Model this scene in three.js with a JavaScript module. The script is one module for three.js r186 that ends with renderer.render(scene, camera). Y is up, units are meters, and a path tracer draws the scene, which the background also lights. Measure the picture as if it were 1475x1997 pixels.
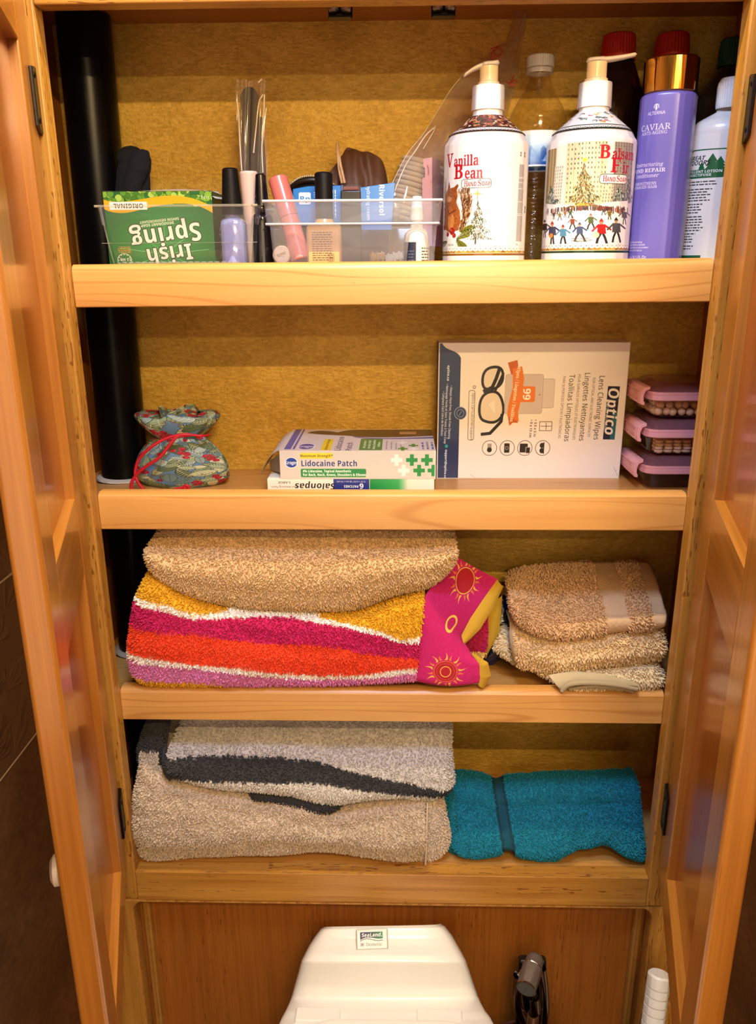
import * as THREE from 'three';
import { RoundedBoxGeometry } from 'three/addons/geometries/RoundedBoxGeometry.js';
import { mergeGeometries, toCreasedNormals } from 'three/addons/utils/BufferGeometryUtils.js';
import { RectAreaLightUniformsLib } from 'three/addons/lights/RectAreaLightUniformsLib.js';

// ---------- renderer, camera, sky, lights, exposure ----------
const renderer = new THREE.WebGLRenderer({ antialias: true });
renderer.toneMapping = THREE.LinearToneMapping;
renderer.toneMappingExposure = 1.0;
renderer.shadowMap.enabled = true;
RectAreaLightUniformsLib.init();
const scene = new THREE.Scene();
scene.background = new THREE.Color(0x000000);
const camera = new THREE.PerspectiveCamera(65.24, 1475 / 1997, 0.02, 20);
camera.position.set(0.00787, 1.42, 0.75487);
camera.rotation.order = 'YXZ';
camera.rotation.set(-0.3036, 0.02573, -0.0058);
// unseen warm lamps on the ceiling and, weaker, on the wall behind, and an added fill light behind the camera
const UNSEEN_LAMP = { at: [0.2, 1.836, 1.03], len: 0.3, color: new THREE.Color(1.0, 0.7, 0.33), power: 720, tilt: -0.05 };
const UNSEEN_WALL_LAMP = { at: [0.2, 1.735, 1.42], len: 0.3, color: new THREE.Color(1.0, 0.74, 0.4), power: 330, tilt: 0.05 };
// two unseen ceiling lamps, out of view, placed to light the cabinet front: a soft cool one and a warm one close to the doors
const UNSEEN_CEILING_LAMP = { at: [0, 1.946, 0.475], w: 0.16, d: 0.16, color: new THREE.Color(0.45, 0.64, 1.0), power: 84 };
const UNSEEN_FRONT_LAMP = { at: [0, 1.946, 0.115], w: 0.34, d: 0.03, color: new THREE.Color(1.0, 0.86, 0.42), power: 150 };
const FILL_PANEL = { w: 0.6, h: 1.3, at: [0, 1.05, 1.49], color: new THREE.Color(1.0, 0.78, 0.5), power: 0.4 };  // added fill behind the camera, lifts the shaded interior

// ---------- helpers ----------
const E = 1.42;                                        // eye height, the shelves are measured from it
function rng(seed) { let s = seed >>> 0; return () => { s = (s + 0x6d2b79f5) | 0; let t = Math.imul(s ^ (s >>> 15), 1 | s); t = (t + Math.imul(t ^ (t >>> 7), 61 | t)) ^ t; return ((t ^ (t >>> 14)) >>> 0) / 4294967296; }; }
const hash = (x, y, s) => { let h = Math.imul(x | 0, 374761393) + Math.imul(y | 0, 668265263) + Math.imul(s | 0, 974711); h = Math.imul(h ^ (h >>> 13), 1274126177); return ((h ^ (h >>> 16)) >>> 0) / 4294967296; };
const sm = (t) => t * t * (3 - 2 * t);
const clamp = (v, a = 0, b = 1) => Math.min(b, Math.max(a, v));
const lerp = (a, b, t) => a + (b - a) * t;
const step = (a, b, t) => sm(clamp((t - a) / (b - a)));
// value noise, periodic in px by py cells
function vn(x, y, px, py, s) {
  const x0 = Math.floor(x), y0 = Math.floor(y), fx = sm(x - x0), fy = sm(y - y0), m = (a, b) => ((a % b) + b) % b;
  const xa = m(x0, px), xb = m(x0 + 1, px), ya = m(y0, py), yb = m(y0 + 1, py);
  return lerp(lerp(hash(xa, ya, s), hash(xb, ya, s), fx), lerp(hash(xa, yb, s), hash(xb, yb, s), fx), fy);
}
function fbm(u, v, cx, cy, oct, s) { let a = 0.5, t = 0, n = 0; for (let i = 0; i < oct; i++) { t += a * vn(u * cx, v * cy, cx, cy, s + i * 17); n += a; a *= 0.5; cx *= 2; cy *= 2; } return t / n; }
function dataTex(w, h, fn, srgb = true) {
  const d = new Uint8Array(w * h * 4);
  for (let y = 0; y < h; y++) for (let x = 0; x < w; x++) { const c = fn(x / w, y / h), o = (y * w + x) * 4; d[o] = clamp(c[0], 0, 255); d[o + 1] = clamp(c[1], 0, 255); d[o + 2] = clamp(c[2], 0, 255); d[o + 3] = 255; }
  const t = new THREE.DataTexture(d, w, h); t.wrapS = t.wrapT = THREE.RepeatWrapping; t.magFilter = THREE.LinearFilter; t.minFilter = THREE.LinearMipmapLinearFilter; t.generateMipmaps = true;
  if (srgb) t.colorSpace = THREE.SRGBColorSpace; t.needsUpdate = true; return t;
}
function canvasTex(w, h, draw) {
  const c = document.createElement('canvas'); c.width = w; c.height = h; const g = c.getContext('2d'); draw(g, w, h);
  const t = new THREE.CanvasTexture(c); t.colorSpace = THREE.SRGBColorSpace; t.anisotropy = 8; return t;
}
const std = (o) => new THREE.MeshStandardMaterial(o);
const phy = (o) => new THREE.MeshPhysicalMaterial(o);
const V = (x, y, z) => new THREE.Vector3(x, y, z);
const taken = new Map();
function numbered(name) { const n = taken.get(name) || 0; taken.set(name, n + 1); return n ? name + '_' + String(n).padStart(3, '0') : name; }
function tag(o, label, category, group, kind) { if (label) o.userData.label = label; if (category) o.userData.category = category; if (group) o.userData.group = group; if (kind) o.userData.kind = kind; return o; }
function thing(name, label, category, at = [0, 0, 0], turn = 0, group) {
  const o = new THREE.Group(); o.name = numbered(name); o.position.set(...at); o.rotation.y = turn; scene.add(o); return tag(o, label, category, group);
}
function mesh(name, geo, mat, parent) {
  const m = new THREE.Mesh(Array.isArray(geo) ? join(geo) : geo, mat); m.name = parent && parent !== scene ? name : numbered(name); m.castShadow = m.receiveShadow = true; (parent || scene).add(m); return m;
}
function struct(name, geo, mat) { const m = mesh(name, geo, mat, scene); m.userData.kind = 'structure'; return m; }
function dup(root, at, turn, label) { const r = root.clone(); r.name = numbered(root.name.replace(/_\d{3}$/, '')); r.position.set(...at); r.rotation.y = turn; scene.add(r); if (label) { r.userData = { ...root.userData, label }; } return r; }
function plain(g) { g = g.index ? g.toNonIndexed() : g; for (const k of Object.keys(g.attributes)) if (!['position', 'normal', 'uv', 'color'].includes(k)) g.deleteAttribute(k); if (!g.attributes.normal) g.computeVertexNormals(); if (!g.attributes.uv) g.setAttribute('uv', new THREE.BufferAttribute(new Float32Array(g.attributes.position.count * 2), 2)); g.morphAttributes = {}; return g; }
function join(list) { return list.length === 1 ? list[0] : mergeGeometries(list.map(plain)); }
// uv in metres: u along the grain axis, v across it
function woodUV(g, axis, off = 0) {
  g = g.index ? g.toNonIndexed() : g; const p = g.attributes.position, n = g.attributes.normal, uv = new Float32Array(p.count * 2), o = [0, 1, 2].filter((a) => a !== axis);
  for (let i = 0; i < p.count; i++) {
    const q = [p.getX(i), p.getY(i), p.getZ(i)], k = [Math.abs(n.getX(i)), Math.abs(n.getY(i)), Math.abs(n.getZ(i))];
    if (k[axis] > 0.8) { uv[2 * i] = q[o[0]] * 0.3 + off; uv[2 * i + 1] = q[o[1]] + off; } else { uv[2 * i] = q[axis] + off; uv[2 * i + 1] = (k[o[0]] > k[o[1]] ? q[o[1]] + 0.031 : q[o[0]]) + off * 0.7; }
  }
  g.setAttribute('uv', new THREE.BufferAttribute(uv, 2)); return g;
}
function box(x0, x1, y0, y1, z0, z1, r = 0.0012, axis = 1, off = 0) {
  const w = x1 - x0, h = y1 - y0, d = z1 - z0, g = new RoundedBoxGeometry(w, h, d, 2, Math.min(r, w / 2.01, h / 2.01, d / 2.01));
  g.translate((x0 + x1) / 2, (y0 + y1) / 2, (z0 + z1) / 2); return woodUV(g, axis, off);
}
// profile [[r, y], ...] from the bottom up, smooth unless crease is set; uv v runs with height
function lathe(pts, seg = 48, p0 = 0, pl = Math.PI * 2, crease = 0.6) {
  let g = new THREE.LatheGeometry(pts.map((p) => new THREE.Vector2(Math.max(p[0], 0.00001), p[1])), seg, p0, pl);
  const p = g.attributes.position, uv = g.attributes.uv, y0 = pts[0][1], y1 = pts[pts.length - 1][1];
  for (let i = 0; i < p.count; i++) uv.setY(i, (p.getY(i) - y0) / (y1 - y0 || 1));
  return crease ? toCreasedNormals(g, crease) : g;
}
function arcPts(cx, cy, r, a0, a1, n = 6) { const o = []; for (let i = 0; i <= n; i++) { const a = lerp(a0, a1, i / n); o.push([cx + r * Math.cos(a), cy + r * Math.sin(a)]); } return o; }
function tube(pts, r, seg = 40, rad = 8, closed = false) { return new THREE.TubeGeometry(new THREE.CatmullRomCurve3(pts.map((p) => V(...p)), closed, 'catmullrom', 0.5), seg, r, rad, closed); }
// closed grid surface f(u, v) -> [x, y, z]
function grid(nu, nv, f, colour) {
  const pos = [], uv = [], idx = [], col = [];
  for (let i = 0; i <= nu; i++) for (let j = 0; j <= nv; j++) { const u = i / nu, v = j / nv; pos.push(...f(u, v)); uv.push(u, v); if (colour) col.push(...colour(u, v)); }
  for (let i = 0; i < nu; i++) for (let j = 0; j < nv; j++) { const a = i * (nv + 1) + j, b = a + nv + 1; idx.push(a, b, a + 1, b, b + 1, a + 1); }
  const g = new THREE.BufferGeometry(); g.setAttribute('position', new THREE.Float32BufferAttribute(pos, 3)); g.setAttribute('uv', new THREE.Float32BufferAttribute(uv, 2)); if (colour) g.setAttribute('color', new THREE.Float32BufferAttribute(col, 3)); g.setIndex(idx); g.computeVertexNormals(); return g;
}
const poly = (pts, x) => { if (x <= pts[0][0]) return pts[0][1]; for (let i = 1; i < pts.length; i++) if (x <= pts[i][0]) { const a = pts[i - 1], b = pts[i], t = (x - a[0]) / (b[0] - a[0] || 1); return lerp(a[1], b[1], t); } return pts[pts.length - 1][1]; };
const polyS = (pts, x) => { const n = pts.length; if (x <= pts[0][0]) return pts[0][1]; if (x >= pts[n - 1][0]) return pts[n - 1][1]; let i = 1; while (x > pts[i][0]) i++; const p0 = pts[Math.max(0, i - 2)], a = pts[i - 1], b = pts[i], p3 = pts[Math.min(n - 1, i + 1)], t = (x - a[0]) / (b[0] - a[0]), w = b[0] - a[0], ma = (b[1] - p0[1]) / (b[0] - p0[0] || 1) * w, mb = (p3[1] - a[1]) / (p3[0] - a[0] || 1) * w, t2 = t * t, t3 = t2 * t; return (2 * t3 - 3 * t2 + 1) * a[1] + (t3 - 2 * t2 + t) * ma + (-2 * t3 + 3 * t2) * b[1] + (t3 - t2) * mb; };
const lin = (hex) => new THREE.Color(hex);

// ---------- wood, wall and cloth textures (tile sizes in metres) ----------
function woodTex(w, h, base, dark, light, o, s) {
  const mix = (a, b, t) => [lerp(a[0], b[0], t), lerp(a[1], b[1], t), lerp(a[2], b[2], t)];
  const cells = new Float32Array(w * h);
  const col = dataTex(w, h, (u, v) => {
    const warp = fbm(u, v, 2, 3, 3, s) * o.warp, ring = fbm(u, v + warp, 1, o.rings, 3, s + 5), streak = fbm(u, v + warp * 0.3, 5, o.streaks, 2, s + 9), fine = vn(u * 16, v * o.fine, 16, o.fine, s + 3);
    let c = mix(base, ring > 0.5 ? light : dark, Math.abs(ring - 0.5) * 2 * o.ring);
    c = mix(c, dark, Math.max(0, streak - 0.5) * o.streak); c = mix(c, light, Math.max(0, 0.5 - streak) * o.streak * 0.7); c = mix(c, dark, fine * o.grain);
    const line = Math.abs(((ring * o.lines) % 1) - 0.5); if (o.lineAmt) c = mix(c, dark, o.lineAmt * step(0.12, 0.0, line));
    const band = 0.35 + 0.65 * step(0.45, 0.62, fbm(u, v, 2, o.rings * 2, 2, s + 40)), pore = vn(u * o.poreU, v * o.poreV, o.poreU, o.poreV, s + 60), pit = step(1 - o.pore * band, 1 - o.pore * band + 0.07, pore);
    c = mix(c, o.pit, pit * o.pitAmt); cells[Math.round(v * h) * w + Math.round(u * w)] = pit; return c;
  });
  const bump = dataTex(w, h, (u, v) => { const p = cells[Math.round(v * h) * w + Math.round(u * w)], f = vn(u * 24, v * o.fine, 24, o.fine, s + 3); const k = 200 - 150 * p - 50 * f; return [k, k, k]; }, false);
  return { col, bump };
}
function scaled(t, su, sv) { const c = t.clone(); c.repeat.set(1 / su, 1 / sv); c.needsUpdate = true; return c; }
function woodMat(tx, su, sv, o = {}) { return phy({ map: scaled(tx.col, su, sv), bumpMap: scaled(tx.bump, su, sv), bumpScale: o.bump ?? 0.00035, roughness: o.rough ?? 0.42, clearcoat: o.coat ?? 0.25, clearcoatRoughness: o.coatRough ?? 0.25, color: o.color ?? 0xffffff }); }
const oakTx = woodTex(1024, 1024, [194, 138, 56], [142, 88, 26], [218, 164, 80], { warp: 0.05, rings: 5, ring: 0.7, streaks: 40, streak: 1.1, fine: 256, grain: 0.22, lines: 3, lineAmt: 0, poreU: 64, poreV: 170, pore: 0.24, pit: [110, 60, 18], pitAmt: 0.62 }, 11);
const mapleTx = woodTex(1024, 512, [214, 160, 88], [176, 116, 52], [226, 178, 106], { warp: 0.12, rings: 3, ring: 0.6, streaks: 24, streak: 0.45, fine: 128, grain: 0.12, lines: 9, lineAmt: 0.55, poreU: 48, poreV: 130, pore: 0.045, pit: [130, 76, 30], pitAmt: 0.6 }, 23);
const doorTx = woodTex(1024, 512, [190, 132, 52], [150, 94, 28], [214, 158, 76], { warp: 0.04, rings: 5, ring: 0.8, streaks: 46, streak: 1.2, fine: 200, grain: 0.3, lines: 3, lineAmt: 0.15, poreU: 60, poreV: 200, pore: 0.07, pit: [112, 62, 20], pitAmt: 0.5 }, 57);
const plyTx = woodTex(1024, 1024, [168, 100, 30], [128, 70, 16], [188, 120, 44], { warp: 0.02, rings: 6, ring: 0.5, streaks: 90, streak: 1.0, fine: 300, grain: 0.3, lines: 1, lineAmt: 0, poreU: 40, poreV: 300, pore: 0.16, pit: [100, 52, 14], pitAmt: 0.55 }, 37);
const M = {};
M.oak = woodMat(oakTx, 0.55, 0.16);
M.oakDoor = woodMat(doorTx, 0.7, 0.2, { rough: 0.34, coat: 0.5, coatRough: 0.14, bump: 0.0002, color: 0xf4e0c4 });
M.oakEnd = woodMat(oakTx, 0.5, 0.14, { rough: 0.5, coat: 0.1 });
M.maple = woodMat(mapleTx, 0.7, 0.16, { bump: 0.00012, rough: 0.38 });
M.ply = woodMat(plyTx, 0.6, 0.3, { rough: 0.45, coat: 0.25, coatRough: 0.3, bump: 0.0002 });
M.plyDoor = woodMat(plyTx, 0.7, 0.26, { rough: 0.32, coat: 0.6, coatRough: 0.12, bump: 0.0001, color: 0xffe0b4 });
const paperTx = (() => {
  const W = 1024, f = (u, v) => { const a = fbm(u, v, 5, 5, 4, 71), b = fbm(u, v, 60, 60, 2, 73), c = fbm(u + a * 0.02, v, 110, 40, 2, 79), k = fbm(u, v, 200, 200, 1, 81); return [a, b, c, k]; };
  const col = dataTex(W, W, (u, v) => { const [a, b, c, k] = f(u, v), t = clamp(0.5 + (a - 0.5) * 1.3 + (b - 0.5) * 0.8 + (c - 0.5) * 0.9), d = step(0.58, 0.85, b * 0.6 + k * 0.4 + (a - 0.5) * 0.2); return [186 + 36 * t - 24 * d, 146 + 34 * t - 22 * d, 48 + 26 * t - 14 * d]; });
  const bump = dataTex(W, W, (u, v) => { const [a, b, c, k] = f(u, v), q = 255 * clamp(0.5 + (b - 0.5) * 0.8 + (c - 0.5) * 1.1 + (k - 0.5) * 0.4); return [q, q, q]; }, false);
  return { col, bump };
})();
M.paper = std({ map: scaled(paperTx.col, 0.22, 0.22), bumpMap: scaled(paperTx.bump, 0.22, 0.22), bumpScale: 0.0007, roughness: 0.62 });
M.white = phy({ color: 0xf4f2ef, roughness: 0.3, clearcoat: 0.3, clearcoatRoughness: 0.15 });
M.black = std({ color: 0x0b0b0c, roughness: 0.42 });
M.satinBlack = phy({ color: 0x0c0d0e, roughness: 0.5, specularIntensity: 0.45 });
M.bronze = std({ color: 0x1b1613, roughness: 0.38, metalness: 0.7 });
M.chrome = std({ color: 0xd8d8d8, roughness: 0.14, metalness: 1 });
const glassy = (color, o = {}) => phy({ color, transmission: 1, thickness: 0, roughness: 0.03, ior: 1.45, side: THREE.DoubleSide, ...o });

// ---------- the room ----------
const wallTx = (() => {
  const W = 512, f = (u, v) => [fbm(u, v, 6, 6, 4, 101), fbm(u, v, 90, 60, 2, 103)];
  return { col: dataTex(W, W, (u, v) => { const [a, b] = f(u, v), t = (a - 0.5) * 1.6 + (b - 0.5) * 0.7; return [112 + 38 * t, 78 + 30 * t, 52 + 22 * t]; }), bump: dataTex(W, W, (u, v) => { const k = 255 * f(u, v)[1]; return [k, k, k]; }, false) };
})();
M.wall = std({ map: scaled(wallTx.col, 0.4, 0.4), bumpMap: scaled(wallTx.bump, 0.4, 0.4), bumpScale: 0.0004, roughness: 0.6 });
const leafTx = canvasTex(1024, 512, (g, W, H) => {
  g.fillStyle = '#765640'; g.fillRect(0, 0, W, H); const r = rng(5);
  for (let i = 0; i < 46; i++) {
    g.save(); g.translate(r() * W, r() * H); g.rotate(-1.2 + r() * 1.1); const L = 60 + r() * 80;
    for (let k = -6; k <= 6; k++) { g.strokeStyle = r() < 0.5 ? 'rgba(146,112,86,.55)' : 'rgba(74,50,34,.6)'; g.lineWidth = 2 + r() * 2.5; g.beginPath(); g.moveTo(0, 0); g.bezierCurveTo(k * 5, -L * 0.3, k * 12, -L * 0.6, k * 9, -L * (1 - Math.abs(k) * 0.07)); g.stroke(); }
    g.restore();
  }
});
leafTx.wrapS = leafTx.wrapT = THREE.RepeatWrapping;
M.band = std({ map: scaled(leafTx, 0.42, 0.18), bumpMap: scaled(leafTx, 0.42, 0.18), bumpScale: 0.0008, roughness: 0.5 });
const LX = -0.37, RX = 0.38;
struct('floor', box(-0.46, 0.46, -0.05, 0, -0.2, 1.6, 0, 2), std({ color: 0x6b4a2e, roughness: 0.6 }));
struct('ceiling', box(-0.46, 0.46, 1.95, 2.0, -0.2, 1.6, 0, 2), std({ color: 0xe9dfcf, roughness: 0.8 }));
struct('wall_left', box(LX - 0.04, LX, 0, 1.95, -0.2, 1.55, 0, 1), M.wall);
struct('wall_right', box(RX, RX + 0.04, 0, 1.95, -0.2, 1.55, 0, 1), M.wall);
struct('wall_front', box(LX, RX, 0, 1.95, -0.235, -0.195, 0, 1), M.wall);
struct('wall_back', [box(LX - 0.04, -0.3, 0, 1.95, 1.5, 1.55, 0, 1), box(0.3, RX + 0.04, 0, 1.95, 1.5, 1.55, 0, 1), box(-0.3, 0.3, 1.72, 1.95, 1.5, 1.55, 0, 1), box(-0.3, 0.3, 0, 0.38, 1.5, 1.55, 0, 1)], M.wall);
{ const g = box(LX, LX + 0.0012, E - 0.468, E - 0.289, 0.017, 1.5, 0, 2); struct('trim_1', g, M.band); }
const trimMat = std({ color: 0xc8b49c, roughness: 0.4 });
struct('trim_2', tube([[LX + 0.001, E - 0.289, 0.017], [LX + 0.001, E - 0.289, 1.5]], 0.0011, 2, 6), trimMat);
struct('trim_3', tube([[LX + 0.001, E - 0.468, 0.017], [LX + 0.001, E - 0.468, 1.5]], 0.0011, 2, 6), trimMat);

// the unseen ceiling and wall lamps, out of view: glowing tubes with a long light just in front, and an added glowing fill panel behind the camera
function lamp(name, label, L, fitting) {
  const t = thing(name, label, 'lamp', L.at);
  fitting(t);
  const g = new THREE.CylinderGeometry(0.007, 0.007, L.len, 20); g.rotateZ(Math.PI / 2); g.translate(0, 0, 0.008);
  mesh('tube', g, std({ color: 0xffffff, emissive: L.color, emissiveIntensity: 6 }), t).castShadow = false;
  const l = new THREE.RectAreaLight(L.color, L.power, L.len, 0.012); l.rotation.x = L.tilt; l.name = name; t.add(l);
}
lamp('unseen_ceiling_lamp', 'unseen long warm lamp tube under the ceiling, out of view, lighting the open cabinet', UNSEEN_LAMP, (t) => {
  for (const s of [-1, 1]) mesh('hanger', box(s * 0.12 - 0.004, s * 0.12 + 0.004, 0.006, 0.114, 0.008, 0.016), M.chrome, t);
});
lamp('unseen_wall_lamp', 'unseen long warm lamp tube on the wall behind, out of view, lighting the shelves', UNSEEN_WALL_LAMP, (t) => {
  for (const s of [-1, 1]) mesh('bracket', box(s * 0.12 - 0.005, s * 0.12 + 0.005, -0.005, 0.005, 0.014, 0.08), M.chrome, t);
});
function recessed(name, label, L) {
  const t = thing(name, label, 'lamp', L.at);
  mesh('frame', box(-L.w / 2 - 0.012, L.w / 2 + 0.012, 0.0, 0.0035, -L.d / 2 - 0.012, L.d / 2 + 0.012, 0.001), M.white, t);
  mesh('diffuser', box(-L.w / 2, L.w / 2, -0.002, 0.0, -L.d / 2, L.d / 2, 0.0008), std({ color: 0xffffff, emissive: L.color, emissiveIntensity: 4 }), t).castShadow = false;
  const l = new THREE.RectAreaLight(L.color, L.power, L.w, L.d); l.rotation.x = -Math.PI / 2; l.position.y = -0.004; l.name = name; t.add(l);
}
recessed('unseen_recessed_lamp', 'unseen square cool lamp in the ceiling, out of view, lighting the shelf fronts', UNSEEN_CEILING_LAMP);
recessed('unseen_recessed_lamp', 'unseen long narrow warm lamp in the ceiling, out of view, lighting lip tops and door ledges', UNSEEN_FRONT_LAMP);
{
  const g = new THREE.PlaneGeometry(FILL_PANEL.w, FILL_PANEL.h); g.rotateY(Math.PI);
  const m = struct('window_1', g, std({ color: 0xffffff, emissive: FILL_PANEL.color, emissiveIntensity: 1.2 })); m.position.set(FILL_PANEL.at[0], FILL_PANEL.at[1], FILL_PANEL.at[2] + 0.02); m.castShadow = false;  // glowing panel added to go with the fill light
  const l = new THREE.RectAreaLight(FILL_PANEL.color, FILL_PANEL.power, FILL_PANEL.w, FILL_PANEL.h); l.position.set(...FILL_PANEL.at); l.lookAt(FILL_PANEL.at[0], FILL_PANEL.at[1], -1); l.name = 'added_fill_light'; scene.add(l);
}

// ---------- the cabinet ----------
const OX = 0.29, ZB = -0.175, FZ = 0.016;
const S1 = E - 0.0206, S2 = E - 0.2377, S3 = E - 0.4563, S4 = E - 0.66, TILT = 0.0046, CEIL = E + 0.2347;
const s1 = (x) => S1 + TILT * x;
const PIPE = { x: -0.3128, z: -0.1375, r: 0.0262 };
const cab = thing('cabinet', 'open oak cabinet above the toilet with three lipped shelves and two doors standing open', 'cabinet');
mesh('stile', box(LX, -OX, E - 0.6998, 1.95, -0.003, FZ, 0.0022, 1, 0.13), M.oak, cab);
mesh('stile', box(OX, RX, E - 0.6998, 1.95, -0.003, FZ, 0.0022, 1, 0.47), M.oak, cab);
mesh('rail', box(-OX, OX, E + 0.2013, 1.95, -0.003, FZ - 0.0004, 0.0015, 0, 0.2), M.oak, cab);
mesh('rail', box(-OX, OX, E - 0.6998, E - 0.6611, -0.003, FZ - 0.0004, 0.0006, 0, 0.61), M.oak, cab);
mesh('side_panel', box(-0.36, -0.35, E - 0.6998, CEIL, ZB, -0.003, 0, 1, 0.2), M.ply, cab);
mesh('side_panel', box(0.35, 0.36, E - 0.6998, CEIL, ZB, -0.003, 0, 1, 0.3), M.ply, cab);
mesh('back_panel', box(-0.36, 0.36, E - 0.6998, CEIL + 0.012, ZB - 0.008, ZB, 0, 1, 0.07), M.paper, cab);
mesh('top_panel', box(-0.36, 0.36, CEIL, CEIL + 0.012, ZB, -0.003, 0, 0, 0.5), M.ply, cab);
// a shelf board with a hole for the pipe
function board(y, t, z1, off) {
  const s = new THREE.Shape(); s.moveTo(-0.35, ZB); s.lineTo(0.35, ZB); s.lineTo(0.35, z1); s.lineTo(-0.35, z1); s.closePath();
  const h = new THREE.Path(); h.absarc(PIPE.x, PIPE.z, PIPE.r + 0.006, 0, Math.PI * 2, true); s.holes.push(h);
  const g = new THREE.ExtrudeGeometry(s, { depth: t, bevelEnabled: false, curveSegments: 32 }); g.rotateX(Math.PI / 2); // shape y -> z
  g.translate(0, y, 0); return woodUV(g, 0, off);
}
function lipGeo(hTop, hBot, off) {      // rounded at the top, long grain
  const r = 0.006, zf = 0, zb = -0.018, pts = [[zb, hBot], [zf - 0.0006, hBot], [zf, hBot + 0.0006], ...arcPts(zf - r, hTop - r, r, 0, Math.PI / 2, 7), ...arcPts(zb + r * 0.6, hTop - r * 0.6, r * 0.6, Math.PI / 2, Math.PI, 4)];
  const s = new THREE.Shape(); pts.forEach((p, i) => (i ? s.lineTo(-p[0], p[1]) : s.moveTo(-p[0], p[1])));
  const g = new THREE.ExtrudeGeometry(s, { depth: 2 * OX - 0.0012, bevelEnabled: true, bevelThickness: 0.0004, bevelSize: 0.0004, bevelSegments: 1, steps: 1 }); g.rotateY(Math.PI / 2); g.translate(-OX + 0.0006, 0, 0);
  return woodUV(toCreasedNormals(g, 0.5), 0, off);
}
[[S1, E - 0.0003, E - 0.0374, 0.11, TILT], [S2, E - 0.2179, E - 0.2549, 0.33, 0.0], [S3, E - 0.4364, E - 0.4728, 0.57, -0.0]].forEach(([y, hT, hB, off, tilt], i) => {
  const sh = new THREE.Group(); sh.name = 'shelf'; sh.position.x = y * Math.sin(tilt); sh.rotation.z = tilt; cab.add(sh);
  mesh('board', board(y, 0.013, -0.0185, off), M.maple, sh); mesh('lip', lipGeo(hT, hB, off + 0.2), M.maple, sh);
});
mesh('bottom_board', board(E - 0.6611, 0.012, -0.0028, 0.8), M.maple, cab);
// lower frame with a round-cornered opening, the panel inside it
{
  const s = new THREE.Shape(), xl = -0.2973, xr = 0.2984, yt = E - 0.7035, r = 0.016;
  s.moveTo(LX, 0); s.lineTo(RX, 0); s.lineTo(RX, E - 0.7002); s.lineTo(LX, E - 0.7002); s.closePath();
  const h = new THREE.Path(); h.moveTo(xl, 0.08); h.lineTo(xl, yt - r); h.absarc(xl + r, yt - r, r, Math.PI, Math.PI / 2, true); h.lineTo(xr - r, yt); h.absarc(xr - r, yt - r, r, Math.PI / 2, 0, true); h.lineTo(xr, 0.08); h.closePath(); s.holes.push(h);
  const g = new THREE.ExtrudeGeometry(s, { depth: 0.014, bevelEnabled: true, bevelThickness: 0.003, bevelSize: 0.0028, bevelOffset: -0.0028, bevelSegments: 4, curveSegments: 12 }); g.translate(0, 0, FZ - 0.0175);
  mesh('lower_frame', woodUV(g, 1, 0.9), M.oakEnd, cab);
  const bead = []; for (const [x, y] of [[xl + 0.008, 0.1], [xl + 0.008, yt - 0.024], ...arcPts(xl + 0.022, yt - 0.022, 0.014, Math.PI, Math.PI / 2, 5), ...arcPts(xr - 0.022, yt - 0.022, 0.014, Math.PI / 2, 0, 5), [xr - 0.008, yt - 0.024], [xr - 0.008, 0.1]]) bead.push([x, y, -0.006]);
  mesh('bead', tube(bead, 0.0055, 160, 8), M.oakEnd, cab);
  mesh('lower_panel', box(LX, RX, 0, E - 0.7, -0.02, -0.008, 0, 1, 0.4), M.ply, cab);
}
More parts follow.
